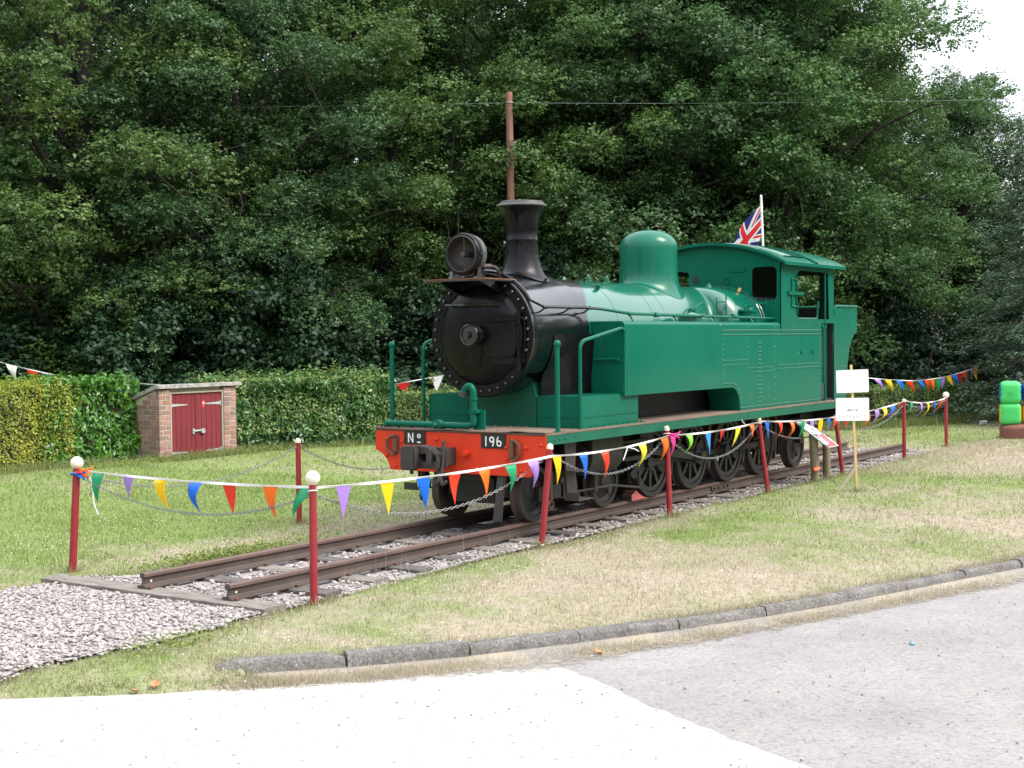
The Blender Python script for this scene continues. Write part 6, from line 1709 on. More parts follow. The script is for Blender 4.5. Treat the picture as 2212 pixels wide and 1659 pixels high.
# ------------------------------------------------------------------ inflatable
inf = thing('inflatable_arch', 'green, blue and yellow inflatable column on a fat brown base at the right edge', 'inflatable', (18.2, -1.8, 0))
def pillow(mb, c, hx, hy, hz, bulge=0.12, n=10, e=5.0):
    V = []; m_ = 14
    prof = []
    rings = []
    for i in range(m_ + 1):
        t = -1 + 2 * i / m_; zz = math.copysign(abs(t) ** 1.0, t)
        sc = (1 - abs(zz) ** 6) ** (1 / 4) * (1 - bulge * 0.3) + bulge * 0.0 if abs(zz) < 1 else 0.55
        sc = max(sc, 0.55)
        rg = []
        for k in range(32):
            a = 2 * PI * k / 32; cx, sy = math.cos(a), math.sin(a)
            x_ = math.copysign(abs(cx) ** (2 / e), cx); y_ = math.copysign(abs(sy) ** (2 / e), sy)
            wob = 1 + 0.012 * math.sin(k * 2.7 + i * 1.9)
            rg.append((x_ * hx * sc * wob, y_ * hy * sc * wob, zz * hz))
        rings.append(rg)
    ca, sa = Rv[0], Rv[1]
    R2 = [[(c[0] + p[0] * Rv[0] + p[1] * (-Nv[0]), c[1] + p[0] * Rv[1] + p[1] * (-Nv[1]), c[2] + p[2]) for p in rg] for rg in rings]
    o = len(mb.f); mb.loft(R2)
    # colour by face direction
    return o
Nv0, Rv0 = Nv, Rv
Nv = np.array([-0.955, -0.295, 0]); Nv /= np.linalg.norm(Nv); Rv = np.array([-Nv[1], Nv[0], 0])
cc = np.array([18.04, -1.70]) - Nv[:2] * 0.27
def block(name, cz, hz, side, par):
    mb = MB(); pillow(mb, (cc[0], cc[1], cz), 0.235, 0.27, hz)
    for i, f in enumerate(mb.f):
        a, b_, c_ = (np.array(mb.v[k]) for k in f[:3]); nn = np.cross(b_ - a, c_ - a); nn /= np.linalg.norm(nn) + 1e-9
        mb.mi[i] = 1 if abs(nn @ Rv) > 0.85 and abs(nn[2]) < 0.5 else 0
    return build(name, mb, ['vinyl_green', side], par, sharp=60)
top = block('upper_block', 1.095, 0.25, 'vinyl_blue', inf); low = block('lower_block', 0.625, 0.25, 'vinyl_yellow', inf)
mb = MB(); pillow(mb, (cc[0] + Rv[0] * 0.55, cc[1] + Rv[1] * 0.55, 0.20), 0.80, 0.36, 0.215, e=4)
build('base_tube', mb, 'vinyl_brown', inf, sharp=60)
for k, mt, cz in ((1, 'vinyl_blue', 1.095), (1, 'vinyl_yellow', 0.625)):
    mb = MB(); pillow(mb, (cc[0] + Rv[0] * 0.56 - Nv[0] * 0.06, cc[1] + Rv[1] * 0.56 - Nv[1] * 0.06, cz), 0.32, 0.24, 0.245)
    build('side_block', mb, mt, inf, sharp=60)
pc = np.array([cc[0], cc[1], 1.07]) + np.array([Nv[0], Nv[1], 0]) * 0.272
mb = MB()
for a0, a1, b0_, b1_ in ((-.05, .05, .04, .046), (-.05, .05, -.046, -.04), (-.05, -.044, -.04, .04), (.044, .05, -.04, .04), (-.02, -.014, -.03, .03), (-.01, .03, -.003, .003)):
    quadbox(mb, pc + Rv * (a0 + a1) / 2 + Uz * (b0_ + b1_) / 2, Rv * (a1 - a0) / 2, Uz * (b1_ - b0_) / 2, Nv * 0.003)
build('valve_patch', mb, 'vinyl_green', top)
mb = MB(); mb.lathe([(0, -0.03), (0.03, -0.025), (0.06, -0.01), (0.062, 0.03), (0, 0.03)], (18.75, -1.70, 1.47), tuple(-Nv), 20); mb.tube([(18.76, -1.70, 1.45), (18.80, -1.75, -0.05)], 0.02, 8)
tag(build('lamp_stand', mb, 'lamp_grey', origin=(18.8, -1.75, 0)), 'small grey lamp on a stand just behind the inflatable', 'lamp')

Nv, Rv = Nv0, Rv0
# ------------------------------------------------------------------ telegraph pole and wire
tp = thing('telegraph_pole', 'reddish wooden pole with climbing bolts standing behind the hedge above the chimney', 'telegraph pole', (18.5, 11.78, 0))
mb = MB(); mb.tube([(18.47, 11.74, -0.2), (18.48, 11.75, 3), (18.48, 11.76, 6.1), (18.50, 11.80, 9.13)], [0.115, 0.108, 0.102, 0.094], 16)
build('shaft', mb, 'pole_wood', tp)
for z in (7.3, 5.9, 5.0, 3.6):
    mb = MB(); c = np.array([18.49, 11.77, z]); a = c - Rv * 0.10 + Nv * 0.03
    mb.tube([tuple(c - Rv * 0.02 + Nv * 0.06), tuple(c - Rv * 0.19 + Nv * 0.06 + Uz * 0.02)], 0.014, 6); mb.tube([tuple(c - Rv * 0.19 + Nv * 0.06 - Uz * 0.02), tuple(c - Rv * 0.19 + Nv * 0.06 + Uz * 0.06)], 0.016, 6)
    mb.tube([tuple(c - Rv * 0.10 + Nv * 0.09 - Uz * 0.02), tuple(c - Rv * 0.075 + Nv * 0.10 - Uz * 0.22)], 0.013, 6)
    build('climbing_bolt', mb, 'galvanised', tp)
for z in (7.75, 5.85):
    mb = MB(); c = np.array([18.49, 11.77, z]); mb.tube([tuple(c + Rv * 0.08), tuple(c + Rv * 0.15 + Uz * 0.01)], 0.014, 6); mb.tube([tuple(c + Rv * 0.15 - Uz * 0.03), tuple(c + Rv * 0.15 + Uz * 0.05)], 0.016, 6)
    build('climbing_bolt', mb, 'galvanised', tp)
mb = MB(); mb.torus((18.495, 11.785, 8.84), 0.105, 0.012, (0.05, 0, 1), 20, 6)
build('wire_clamp', mb, 'galvanised', tp)
mb = MB()
PL, PR = np.array([3.0, 36.5, 9.6]), np.array([36.0, -12.2, 9.45]); PM = np.array([18.495, 11.785, 8.84])
mb.tube([tuple(p) for p in span(PL, PM, 0.25, 24)], 0.0055, 5); mb.tube([tuple(p) for p in span(PM, PR, 0.25, 24)], 0.0055, 5)
tag(build('overhead_wire', mb, 'wire_grey', origin=tuple(PM)), 'thin overhead wire crossing in front of the trees to the pole top', 'wire')

# ------------------------------------------------------------------ small litter
def curled_leaf(loc, s, rot, mat='leaf_brown'):
    mb = MB(); n = 8; V = []
    for i in range(n + 1):
        t = i / n; w = 0.45 * math.sin(PI * min(1, t * 0.95 + 0.03)) ** 0.8; zz = 0.35 * t * t
        for k in (-1, 0, 1): V.append((t - 0.5, k * w, zz + abs(k) * 0.22))
    F_ = []
    for i in range(n):
        for k in range(2): F_.append((i * 3 + k, i * 3 + k + 1, i * 3 + k + 4, i * 3 + k + 3))
    m_ = len(V); c, sn = math.cos(rot), math.sin(rot)
    tr = lambda p, dz: (loc[0] + s * (p[0] * c - p[1] * sn), loc[1] + s * (p[0] * sn + p[1] * c), loc[2] + s * p[2] + dz)
    mb.add([tr(p, 0) for p in V] + [tr(p, 0.0012) for p in V], F_ + [tuple(i + m_ for i in reversed(f)) for f in F_])
    return build('dead_leaf', mb, mat, origin=loc, sharp=80)
tag(curled_leaf((-6.38, -1.98, -0.075), 0.085, 0.6), 'curled orange brown leaf at the grass edge of the concrete', 'leaf', 'dead leaves on the ground')
tag(curled_leaf((-6.52, -1.92, -0.088), 0.055, 2.6), 'small dark dead leaf on the concrete next to the curled orange one', 'leaf', 'dead leaves on the ground')
tag(curled_leaf((-3.75, -4.13, -0.085), 0.07, 1.6), 'orange dead leaf lying in the dry grass below the kerb', 'leaf', 'dead leaves on the ground')
mb = MB(); mb.tube([(-1.46, -3.65, 0.03), (-1.40, -3.68, 0.045), (-1.34, -3.70, 0.03)], [0.02, 0.027, 0.012], 10)
tag(build('pine_cone', mb, 'chock_red', origin=(-1.4, -3.68, 0.03)), 'dark reddish cone lying in the dry grass above the kerb', 'cone')
mb = MB(); q = np.array([-2.09, -6.10, -0.088]); quadbox(mb, q, np.array([.030, .014, 0]), np.array([-.006, .012, 0]), np.array([0, 0, .009])); mb.cur = 1; quadbox(mb, q + np.array([.04, .019, 0]), np.array([.009, .004, 0]), np.array([-.006, .012, 0]), np.array([0, 0, .009]))
tag(build('cigarette_lighter', mb, ['plastic_blue', 'plastic_black'], bevel=0.003, origin=tuple(q)), 'pale blue cigarette lighter lying on the tarmac', 'lighter')
mb = MB(); mb.cyl((23.74, 0.53, 0.06), (23.88, 0.43, 0.06), 0.055, 14)
mb.mi = [1 if i % 3 == 0 else 0 for i in range(len(mb.f))]
tag(build('drink_can', mb, ['white_paint', 'print_dark'], origin=(23.8, 0.48, 0.06)), 'small white and dark can lying on the far lawn', 'can')
mb = MB(); quadbox(mb, (7.59, -1.41, 0.30), np.array([.05, -.03, .012]), np.array([0.01, .02, 0]), np.array([0, .01, .022]))
tag(build('plastic_tag', mb, 'plastic_orange', bevel=0.006, origin=(7.59, -1.41, 0.30)), 'small bright orange tag stuck on the information board post', 'tag')

# ------------------------------------------------------------------ leaves
def unit(v): return v / (np.linalg.norm(v, axis=-1, keepdims=True) + 1e-9)
def leaf_quads(C, Nrm, T, ln, wd, fold=0.25):
    """kite shaped leaf: base, side, tip, side"""
    T = unit(T - Nrm * np.sum(T * Nrm, 1, keepdims=True)); S = np.cross(Nrm, T)
    ln = np.asarray(ln)[:, None]; wd = np.asarray(wd)[:, None]
    base = C - T * ln * 0.5; tip = C + T * ln * 0.5 - Nrm * ln * 0.12
    a = C + S * wd * 0.5 + Nrm * wd * fold; b = C - S * wd * 0.5 + Nrm * wd * fold
    V = np.stack([base, b, tip, a], 1).reshape(-1, 3)
    Fq = np.arange(len(C) * 4).reshape(-1, 4)
    return V, Fq

def sprig_cloud(cent, axes, outward, n_per, r, sprig=7, leaf=(0.10, 0.055), shell=0.55, upb=0.6):
    """cent: clump centres (m,3); axes: semi axes (m,3); returns leaf quads"""
    m = len(cent)
    k = np.repeat(np.arange(m), n_per)
    d = unit(r.normal(0, 1, (len(k), 3)))
    d[:, 2] = np.where((d[:, 2] < -0.1) & (r.random(len(k)) < 0.6), -d[:, 2], d[:, 2])
    rad = shell + (1 - shell) * r.random(len(k)) ** 0.6
    P = cent[k] + d * axes[k] * rad[:, None]
    # droop towards the rim
    hd = np.hypot(d[:, 0], d[:, 1]); P[:, 2] -= 0.12 * axes[k][:, 0] * hd ** 2 * rad
    dirS = unit(d + outward[k] * 0.7 + r.normal(0, 0.35, (len(k), 3)))
    q = np.repeat(np.arange(len(k)), sprig)
    t = np.tile(np.linspace(-0.5, 0.6, sprig), len(k))
    side = np.tile(np.where(np.arange(sprig) % 2, 1.0, -1.0), len(k))
    perp = unit(np.cross(dirS, np.array([0.02, 0.03, 1.0])))
    L0 = leaf[0]
    C = P[q] + dirS[q] * (t * L0 * 2.4)[:, None] + perp[q] * (side * L0 * 0.45)[:, None] + r.normal(0, L0 * 0.25, (len(q), 3))
    T = unit(dirS[q] * 0.7 + perp[q] * side[:, None] + r.normal(0, 0.3, (len(q), 3)))
    N_ = unit(np.array([0, 0, 1.0]) * upb + d[q] * 0.55 + r.normal(0, 0.42, (len(q), 3)))
    s = r.uniform(0.7, 1.25, len(q))
    return leaf_quads(C, N_, T, L0 * s, leaf[1] * s)

def crown_mesh(seed, H, R, zb, n_clump, n_per, prof, leaf=(0.125, 0.075), lean=(0, 0)):
    """an irregular oak-like crown made of leafy boughs; returns mesh data, branch builder"""
    r = np.random.default_rng(seed)
    lob = r.uniform(0, 2 * PI, 6); amp = r.uniform(0.08, 0.22, 6)
    def env(t, a):
        base = np.interp(t, *prof)
        w = 1 + sum(amp[i] * np.cos((i + 1) * a + lob[i] + 3 * t * (i % 3)) for i in range(6)) * 0.6
        return base * w
    # boughs: layered shelves
    nb = n_clump; C, A, O, limbs = [], [], [], []
    for b in range(nb):
        t = (b + r.uniform(0, 1)) / nb; a = b * 2.399 + r.uniform(-0.5, 0.5)
        z = zb + (H - zb) * t
        L_ = R * env(t, a) * r.uniform(0.82, 1.12)
        zr = zb + (H - zb) * max(0, t - 0.20 - 0.1 * r.random())
        dirv = np.array([math.cos(a), math.sin(a), 0])
        root = np.array([0, 0, max(zr, zb * 0.8)]) + np.array([lean[0], lean[1], 0]) * t
        tip = np.array([0, 0, z]) + dirv * L_ + np.array([lean[0], lean[1], 0]) * t
        limbs.append((root, root + (tip - root) * 0.4 + np.array([0, 0, 0.10 * L_]), root + (tip - root) * 0.78 + np.array([0, 0, 0.08 * L_])))
        sd = np.array([-dirv[1], dirv[0], 0]); droop = r.uniform(0.04, 0.24) * L_
        for q in range(6):
            f = 0.42 + 0.60 * (q + r.uniform(0, .8)) / 6; sp = L_ * 0.13
            c = root + (tip - root) * f + sd * r.normal(0, sp) + np.array([0, 0, 0.16 * L_ * math.sin(f * PI) - droop * max(0, f - 0.55) * 2.0 + r.normal(0, 0.15)])
            sz = r.uniform(0.75, 1.2) * (0.36 + 0.09 * R) * (1.15 - 0.35 * f)
            C.append(c); A.append([sz * 1.1, sz * 1.1, sz * r.uniform(0.58, 0.85)]); O.append(dirv * 0.8 + np.array([0, 0, 0.15]))
    C, A, O = np.array(C), np.array(A), np.array(O)
    keep = C[:, 2] > 0.4
    V, Fq = sprig_cloud(C[keep], A[keep], O[keep], n_per, r, leaf=leaf)
    m_ = 70; a = r.uniform(0, 2 * PI, m_); t = r.uniform(0.05, 0.9, m_); rr = R * 0.42 * np.sqrt(r.random(m_)) * np.interp(t, *prof)   # foliage inside the crown
    Ci = np.stack([rr * np.cos(a), rr * np.sin(a), zb + (H - zb) * t], 1); Ai = np.tile([1.0, 1.0, 0.8], (m_, 1)); Oi = np.stack([np.cos(a), np.sin(a), 0 * a], 1)
    V2, F2 = sprig_cloud(Ci, Ai, Oi, 26, r, sprig=6, leaf=(leaf[0] * 1.5, leaf[1] * 1.5), shell=0.2)
    Fq = np.vstack([Fq, F2 + len(V)]); V = np.vstack([V, V2])
    return V, Fq, limbs

def trunk_mb(limbs, H, zb, r0):
    mb = MB(); top = H * 0.82
    zs = np.linspace(-0.3, top, 9); rr = np.random.default_rng(int(H * 97))
    mb.tube([(rr.normal(0, 0.06) * (i > 1) * i * .3, rr.normal(0, 0.06) * (i > 1) * i * .3, z) for i, z in enumerate(zs)], [r0 * (1.25 if i == 0 else 1.0 - 0.85 * i / 8) for i in range(9)], 9)
    for a, m_, t in limbs:
        f = r0 * 0.26 * (1 - 0.6 * a[2] / H)
        mb.tube([tuple(a), tuple(m_), tuple(t)], [f, f * 0.6, f * 0.18], 6, caps=False)
        for q in range(3):
            s = np.array(m_) + (np.array(t) - np.array(m_)) * rr.uniform(0.1, 0.7); e = s + rr.normal(0, 0.16, 3) * np.linalg.norm(np.array(t) - np.array(a)) + np.array([0, 0, .1])
            mb.tube([tuple(s), tuple((s + e) / 2 + [0, 0, .08]), tuple(e)], [f * 0.35, f * 0.22, f * 0.08], 5, caps=False)
    return mb

PROF_A = ([0, 0.12, 0.35, 0.6, 0.85, 1.0], [0.75, 0.95, 1.0, 0.85, 0.55, 0.15])
PROF_B = ([0, 0.15, 0.4, 0.65, 0.9, 1.0], [0.6, 0.85, 0.95, 0.9, 0.55, 0.12])
PROTO = {}
def deciduous(key, seed, H, R, zb, nc, npc, prof, leafm, leaf=(0.13, 0.078)):
    V, Fq, limbs = crown_mesh(seed, H, R, zb, nc, npc, prof, leaf)
    cm = rawmesh('crown_leaves', V, Fq, leafm, link=False)
    mb = trunk_mb(limbs, H, zb, 0.030 * H)
    o = build('trunk', mb, 'limb_bark', sharp=60); tm = o.data; bpy.data.objects.remove(o)
    PROTO[key] = (cm, tm)
deciduous('a', 1, 15.5, 5.4, 1.6, 52, 78, PROF_A, 'oak_leaf', (0.100, 0.062))
deciduous('b', 2, 16.5, 5.0, 1.4, 54, 78, PROF_B, 'oak_leaf', (0.100, 0.062))
deciduous('c', 3, 14.5, 5.6, 1.8, 50, 78, PROF_A, 'oak_leaf_deep', (0.100, 0.062))
deciduous('d', 4, 17.5, 5.2, 2.4, 46, 50, PROF_B, 'oak_leaf_deep', (0.15, 0.09))
def place_tree(key, x, y, s, rz, label, group, sz=1.0, name='oak_tree'):
    cm, tm = PROTO[key]
    t = thing(name, label, 'tree', (x, y, 0), group=group)
    for nm, me in (('crown', cm), ('trunk', tm)):
        o = bpy.data.objects.new(nm, me); COL.objects.link(o); o.parent = t
        o.scale = (s, s, s * sz); o.rotation_euler = (0, 0, rz)
G1 = 'oaks along the front edge of the wood'
place_tree('a', 7.6, 25.2, 1.0, 0.3, 'broad oak at the left edge of the photo, behind the golden hedge', G1)
place_tree('b', 11.4, 20.9, 1.05, 1.9, 'bright leaved tall oak left of the brick shed roof', G1)
place_tree('c', 15.0, 18.6, 0.92, 4.0, 'oak whose low boughs hang over the brick shed', G1)
place_tree('a', 19.4, 17.6, 1.02, 2.2, 'oak behind the laurel hedge, between shed and headlamp', G1)
place_tree('b', 22.2, 14.2, 0.98, 0.5, 'oak standing straight behind the telegraph pole and chimney', G1)
place_tree('c', 25.4, 11.4, 1.12, 5.2, 'oak behind the steam dome', G1)
place_tree('a', 26.6, 7.6, 1.10, 3.3, 'big oak rising behind the locomotive cab and flag', G1)
place_tree('b', 30.3, 7.6, 0.90, 2.8, 'oak beyond the coal bunker, leaning out to the sky gap', G1)
place_tree('c', 36.6, 4.9, 0.80, 1.0, 'lower oak under the open sky at the upper right', G1)
place_tree('c', 40.5, 1.5, 0.64, 2.6, 'small oak left of the spruce, lowest on the skyline', G1)
G2 = 'taller trees deeper in the wood'
for i, (x, y, k, s, rz, lb) in enumerate([(13.5, 38.5, 'd', 1.05, .2, 'tall back tree behind the leftmost oak'), (18.6, 33.8, 'd', 1.1, 1.3, 'tall back tree behind the bright leaved oak'), (21.5, 29.0, 'd', 1.02, 2.9, 'tall back tree above the golden hedge'),
                                         (25.0, 27.6, 'd', 1.08, 4.4, 'tall back tree above the brick shed'), (26.4, 23.0, 'd', 1.0, 5.5, 'tall back tree behind the shed hedge gap'), (30.2, 22.0, 'd', 1.06, 0.9, 'tall back tree left of the pole'),
                                         (31.4, 17.6, 'd', 1.05, 2.0, 'tall back tree right of the pole'), (35.0, 15.0, 'd', 1.1, 3.6, 'tall back tree above the steam dome'), (35.6, 11.2, 'd', 1.06, 4.9, 'tall back tree above the cab'),
                                         (40.0, 9.6, 'd', 0.74, 1.6, 'back tree behind the coal bunker'), (45.5, 7.0, 'd', 0.56, 0.1, 'low back tree below the open sky')]):
    place_tree(k, x, y, s, rz, lb, G2, name='woodland_tree')
# understory
def shrub_mesh(seed, R, H, n, npc):
    r = np.random.default_rng(seed); C = []; A = []; O = []
    for i in range(n):
        a = r.uniform(0, 2 * PI); rad = R * math.sqrt(r.random()); z = r.uniform(0.3, H * (1 - 0.5 * (rad / R) ** 2))
        C.append((rad * math.cos(a), rad * math.sin(a), z)); s = r.uniform(0.4, 0.8); A.append((s, s, s * 0.6)); O.append((math.cos(a) * .6, math.sin(a) * .6, .2))
    return sprig_cloud(np.array(C), np.array(A), np.array(O), npc, r, leaf=(0.15, 0.085))
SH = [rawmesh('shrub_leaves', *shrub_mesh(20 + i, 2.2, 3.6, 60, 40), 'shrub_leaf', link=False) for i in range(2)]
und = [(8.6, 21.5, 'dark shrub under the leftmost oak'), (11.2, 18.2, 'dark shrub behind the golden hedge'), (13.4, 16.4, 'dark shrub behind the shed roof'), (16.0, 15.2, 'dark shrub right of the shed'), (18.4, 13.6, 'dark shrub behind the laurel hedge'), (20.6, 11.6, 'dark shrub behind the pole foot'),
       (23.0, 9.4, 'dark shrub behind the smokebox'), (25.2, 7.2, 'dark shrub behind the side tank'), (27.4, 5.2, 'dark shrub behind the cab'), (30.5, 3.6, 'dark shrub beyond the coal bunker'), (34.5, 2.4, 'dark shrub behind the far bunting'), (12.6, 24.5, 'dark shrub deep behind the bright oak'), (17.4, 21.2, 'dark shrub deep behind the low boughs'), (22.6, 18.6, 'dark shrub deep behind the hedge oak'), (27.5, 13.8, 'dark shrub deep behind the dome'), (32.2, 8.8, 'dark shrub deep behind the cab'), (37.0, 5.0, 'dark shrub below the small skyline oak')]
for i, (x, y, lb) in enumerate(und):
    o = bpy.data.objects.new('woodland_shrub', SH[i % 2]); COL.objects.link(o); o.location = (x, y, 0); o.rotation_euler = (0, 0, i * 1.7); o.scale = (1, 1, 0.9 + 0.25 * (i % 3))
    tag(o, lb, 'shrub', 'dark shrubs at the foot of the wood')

# spruce at the right edge
def spruce(seed, H, R):
    r = np.random.default_rng(seed); C = []; A = []; limbs = []; S = []
    nw = 26
    for w in range(nw):
        t = w / nw; z = 0.5 + (H - 0.7) * t; L_ = R * (1 - t) ** 0.8 + 0.15
        for b in range(9):
            a = b * 2 * PI / 9 + w * 0.7 + r.uniform(-0.25, 0.25); l = L_ * r.uniform(0.75, 1.12)
            d = np.array([math.cos(a), math.sin(a), 0]); tip = d * l + np.array([0, 0, z - 0.22 * l])
            limbs.append(((0, 0, z), tuple(d * l * 0.5 + np.array([0, 0, z - 0.02 * l])), tuple(tip)))
            for q in range(max(3, int(l * 5))):
                f = r.uniform(0.2, 1.0); p = np.array([0, 0, z - 0.22 * l * f * f]) + d * l * f
                sd = np.cross(d, [0, 0, 1.0]); C.append(p + sd * r.normal(0, 0.16 * (1.3 - f) * l * 0.5 + 0.05) + np.array([0, 0, r.normal(0, 0.05)])); S.append(d)
    C = np.array(C); S = np.array(S); n = 30
    k = np.repeat(np.arange(len(C)), n)
    P = C[k] + r.normal(0, 1, (len(k), 3)) * np.array([0.16, 0.16, 0.06])
    T = unit(S[k] + r.normal(0, 0.5, (len(k), 3)) + np.array([0, 0, 0.15])); N_ = unit(np.array([0, 0, 1.0]) + r.normal(0, 0.45, (len(k), 3)))
    s = r.uniform(0.7, 1.3, len(k)); V, Fq = leaf_quads(P, N_, T, 0.12 * s, 0.035 * s, 0.1)
    return V, Fq, limbs
V, Fq, limbs = spruce(9, 10.8, 3.3)
sm = rawmesh('spruce_needles', V, Fq, 'spruce_needle', link=False)
mb = MB(); mb.tube([(0, 0, -0.2), (0, 0, 5), (0, 0, 10.6)], [0.22, 0.13, 0.03], 9)
for a, m_, t in limbs: mb.tube([a, m_, t], [0.035, 0.022, 0.008], 4, caps=False)
o = build('trunk', mb, 'oak_bark'); stm = o.data; bpy.data.objects.remove(o)
for x, y, s, rz, lb in ((25.6, -1.15, 0.98, 0.0, 'grey green spruce at the right edge behind the inflatable'), (30.5, -3.3, 1.05, 1.0, 'second spruce farther right, mostly out of the photo')):
    t = thing('spruce_tree', lb, 'tree', (x, y, 0), group='spruces at the right edge')
    for nm, me in (('crown', sm), ('trunk', stm)):
        o = bpy.data.objects.new(nm, me); COL.objects.link(o); o.parent = t; o.scale = (s, s, s); o.rotation_euler = (0, 0, rz)
# unseen trees added outside the view to close the horizon that the paint reflects
RT = [(-38, -2, 'facing the buffer beam, farthest from the kerb'), (-36, -13, 'facing the buffer beam, beside the first'), (-33, -23, 'straight behind the camera'), (-27, -31, 'behind the camera, towards the tarmac'), (-17, -36, 'across the tarmac, facing the front post'),
      (-7, -38, 'across the tarmac, facing the smokebox'), (3, -38, 'across the tarmac, facing the side tank'), (13, -38, 'across the tarmac, facing the cab'), (24, -39, 'across the tarmac, facing the track end'), (34, -38, 'across the tarmac, beyond the track end'),
      (43, -34, 'at the far bend of the tarmac'), (49, -27, 'beyond the far bend of the tarmac'), (51, -19, 'far along the lawn, past the inflatable'), (50, -11.5, 'far behind the inflatable'), (-38, 8, 'left of the camera, past the apron'), (-35, 18, 'left of the apron, towards the wood'), (-28, 28, 'where the wood meets the apron'), (-18, 35, 'at the left end of the wood'), (-7, 35, 'left of the leftmost oak, deep in the wood'), (0.5, 30, 'just left of the leftmost oak')]
for i, (x, y, lb) in enumerate(RT):
    place_tree('dcda'[i % 4], x, y, 0.95 + 0.05 * (i % 3), i * 1.37, 'added unseen tree ' + lb, 'unseen trees added round lawn and road for the paint to reflect', name='added_tree')
# a leaning bare stem in the dark gap
mb = MB(); mb.tube([(27.2, 3.3, 0), (27.45, 3.0, 1.8), (27.9, 2.7, 4.4)], [0.05, 0.045, 0.03], 8)
tag(build('bare_sapling', mb, 'oak_bark', origin=(27.2, 3.3, 0)), 'thin leaning bare stem in the dark gap above the far bunting', 'tree stem')
mb = MB(); rr = np.random.default_rng(3)
for (x, y, z) in ((12.9, 17.4, 6.2), (17.6, 12.9, 4.3)):
    for k in range(7):
        p = np.array([x, y, z]) + rr.normal(0, .2, 3); pts = [tuple(p)]
        for j in range(5): p = p + np.array([rr.normal(0.03, .12), rr.normal(-0.05, .12), -0.32 + rr.normal(0, .08)]); pts.append(tuple(p))
        mb.tube(pts, [0.018, 0.014, 0.011, 0.009, 0.007, 0.004], 4, caps=False)
tag(build('dead_twigs', mb, 'branch_bark', origin=(12.9, 17.4, 6.2)), 'bare grey twigs hanging out of the foliage', 'twigs', kind='stuff')

# ------------------------------------------------------------------ hedges
def hedge_leaves(r, path, w, h, n, leaf, zb=0.0, up=0.4, rough=0.08, fill=0.35):
    path = np.array(path, float); seg = np.linalg.norm(np.diff(path, axis=0), axis=1); cum = np.concatenate([[0], np.cumsum(seg)])
    s = r.uniform(0, cum[-1], n)
    P = np.stack([np.interp(s, cum, path[:, i]) for i in range(2)], 1)
    i = np.clip(np.searchsorted(cum, s) - 1, 0, len(seg) - 1); d = (path[i + 1] - path[i]) / seg[i][:, None]; nr = np.stack([d[:, 1], -d[:, 0]], 1)   # towards the track
    face = r.random(n); u = r.random(n)
    off = np.zeros(n); z = np.zeros(n); N_ = np.zeros((n, 3))
    f = face < 0.55; t = ~f & (face < 0.92); b = ~f & ~t
    dep = np.abs(r.normal(0, rough, n))
    bulge = (vnoise(np.stack([s, u * h], 1), 1.6, 5) - 0.5) * 0.30 + (vnoise(np.stack([s, u * h + 9], 1), 4.5, 6) - 0.5) * 0.16
    off[f] = w / 2 - dep[f] + bulge[f]; z[f] = zb + u[f] * h
    off[t] = (u[t] - 0.5) * w; z[t] = zb + h - dep[t] + bulge[t] * 0.5 + np.maximum(0, r.normal(0, rough * .8, t.sum()))
    off[b] = (u[b] - .5) * w * 0.8; z[b] = zb + r.random(b.sum()) * h * .9
    N_[f, 0], N_[f, 1] = nr[f, 0], nr[f, 1]; N_[f, 2] = up; N_[t, 2] = 1; N_[b, 2] = 1
    N_ = unit(N_ + r.normal(0, 0.5, (n, 3)))
    C = np.column_stack([P + nr * off[:, None], z])
    T = unit(r.normal(0, 1, (n, 3)) + np.column_stack([nr * 0.5, -0.2 * np.ones(n)]))
    sc = r.uniform(0.65, 1.3, n)
    return leaf_quads(C, N_, T, leaf[0] * sc, leaf[1] * sc, 0.12)
def hedge(label, mats_parts, origin, core, cat='hedge'):
    t = thing('hedge', label, cat, (origin[0], origin[1], 0), group='clipped hedges along the wood edge')
    mb = MB(); path, w, h = core; P = [np.array(p) for p in path]
    for a, b in zip(P[:-1], P[1:]):
        d = (b - a) / np.linalg.norm(b - a); n_ = np.array([d[1], -d[0]]) * (w / 2 - 0.22)
        mb.hexa([(*(a + n_), 0), (*(b + n_), 0), (*(b - n_), 0), (*(a - n_), 0), (*(a + n_), h - .25), (*(b + n_), h - .25), (*(b - n_), h - .25), (*(a - n_), h - .25)])
    build('twig_core', mb, 'branch_bark', t)
    for nm, (V, Fq), mt in mats_parts: rawmesh(nm, V, Fq, mt, parent=t, kind='stuff')
    return t
r = np.random.default_rng(5)
pl_, ll = [(-1.5, 13.6), (4.35, 13.25)], [(3.75, 13.25), (5.95, 13.1)]
hedge('golden yellow privet hedge at the far left', [('privet_leaves', hedge_leaves(r, pl_, 1.5, 1.62, 26000, (0.055, 0.032), rough=0.07), 'privet_leaf')], (2, 13.4), (pl_, 1.5, 1.62))
hedge('glossy green laurel hedge left of the brick shed', [('laurel_leaves', hedge_leaves(r, ll, 1.5, 1.66, 5200, (0.135, 0.058), rough=0.10), 'laurel_leaf'), ('privet_leaves', hedge_leaves(r, [(3.6, 13.25), (4.6, 13.2)], 1.5, 1.6, 3500, (0.055, 0.032)), 'privet_leaf')], (5, 13.2), (ll, 1.5, 1.62))
rl = [(8.0, 12.85), (10.2, 12.1), (12.0, 11.05)]; rl2 = [(11.6, 11.3), (14.2, 9.4), (20.5, 4.9)]
hedge('dark laurel hedge with pale shoots right of the brick shed', [('laurel_leaves', hedge_leaves(r, rl, 1.5, 1.50, 11000, (0.155, 0.055), rough=0.15), 'laurel_dark_leaf'), ('pale_shoots', hedge_leaves(r, rl, 1.5, 1.22, 7500, (0.08, 0.04), zb=0.36, rough=0.12, up=1.0), 'pale_shoot')], (10, 12), (rl, 1.5, 1.50))
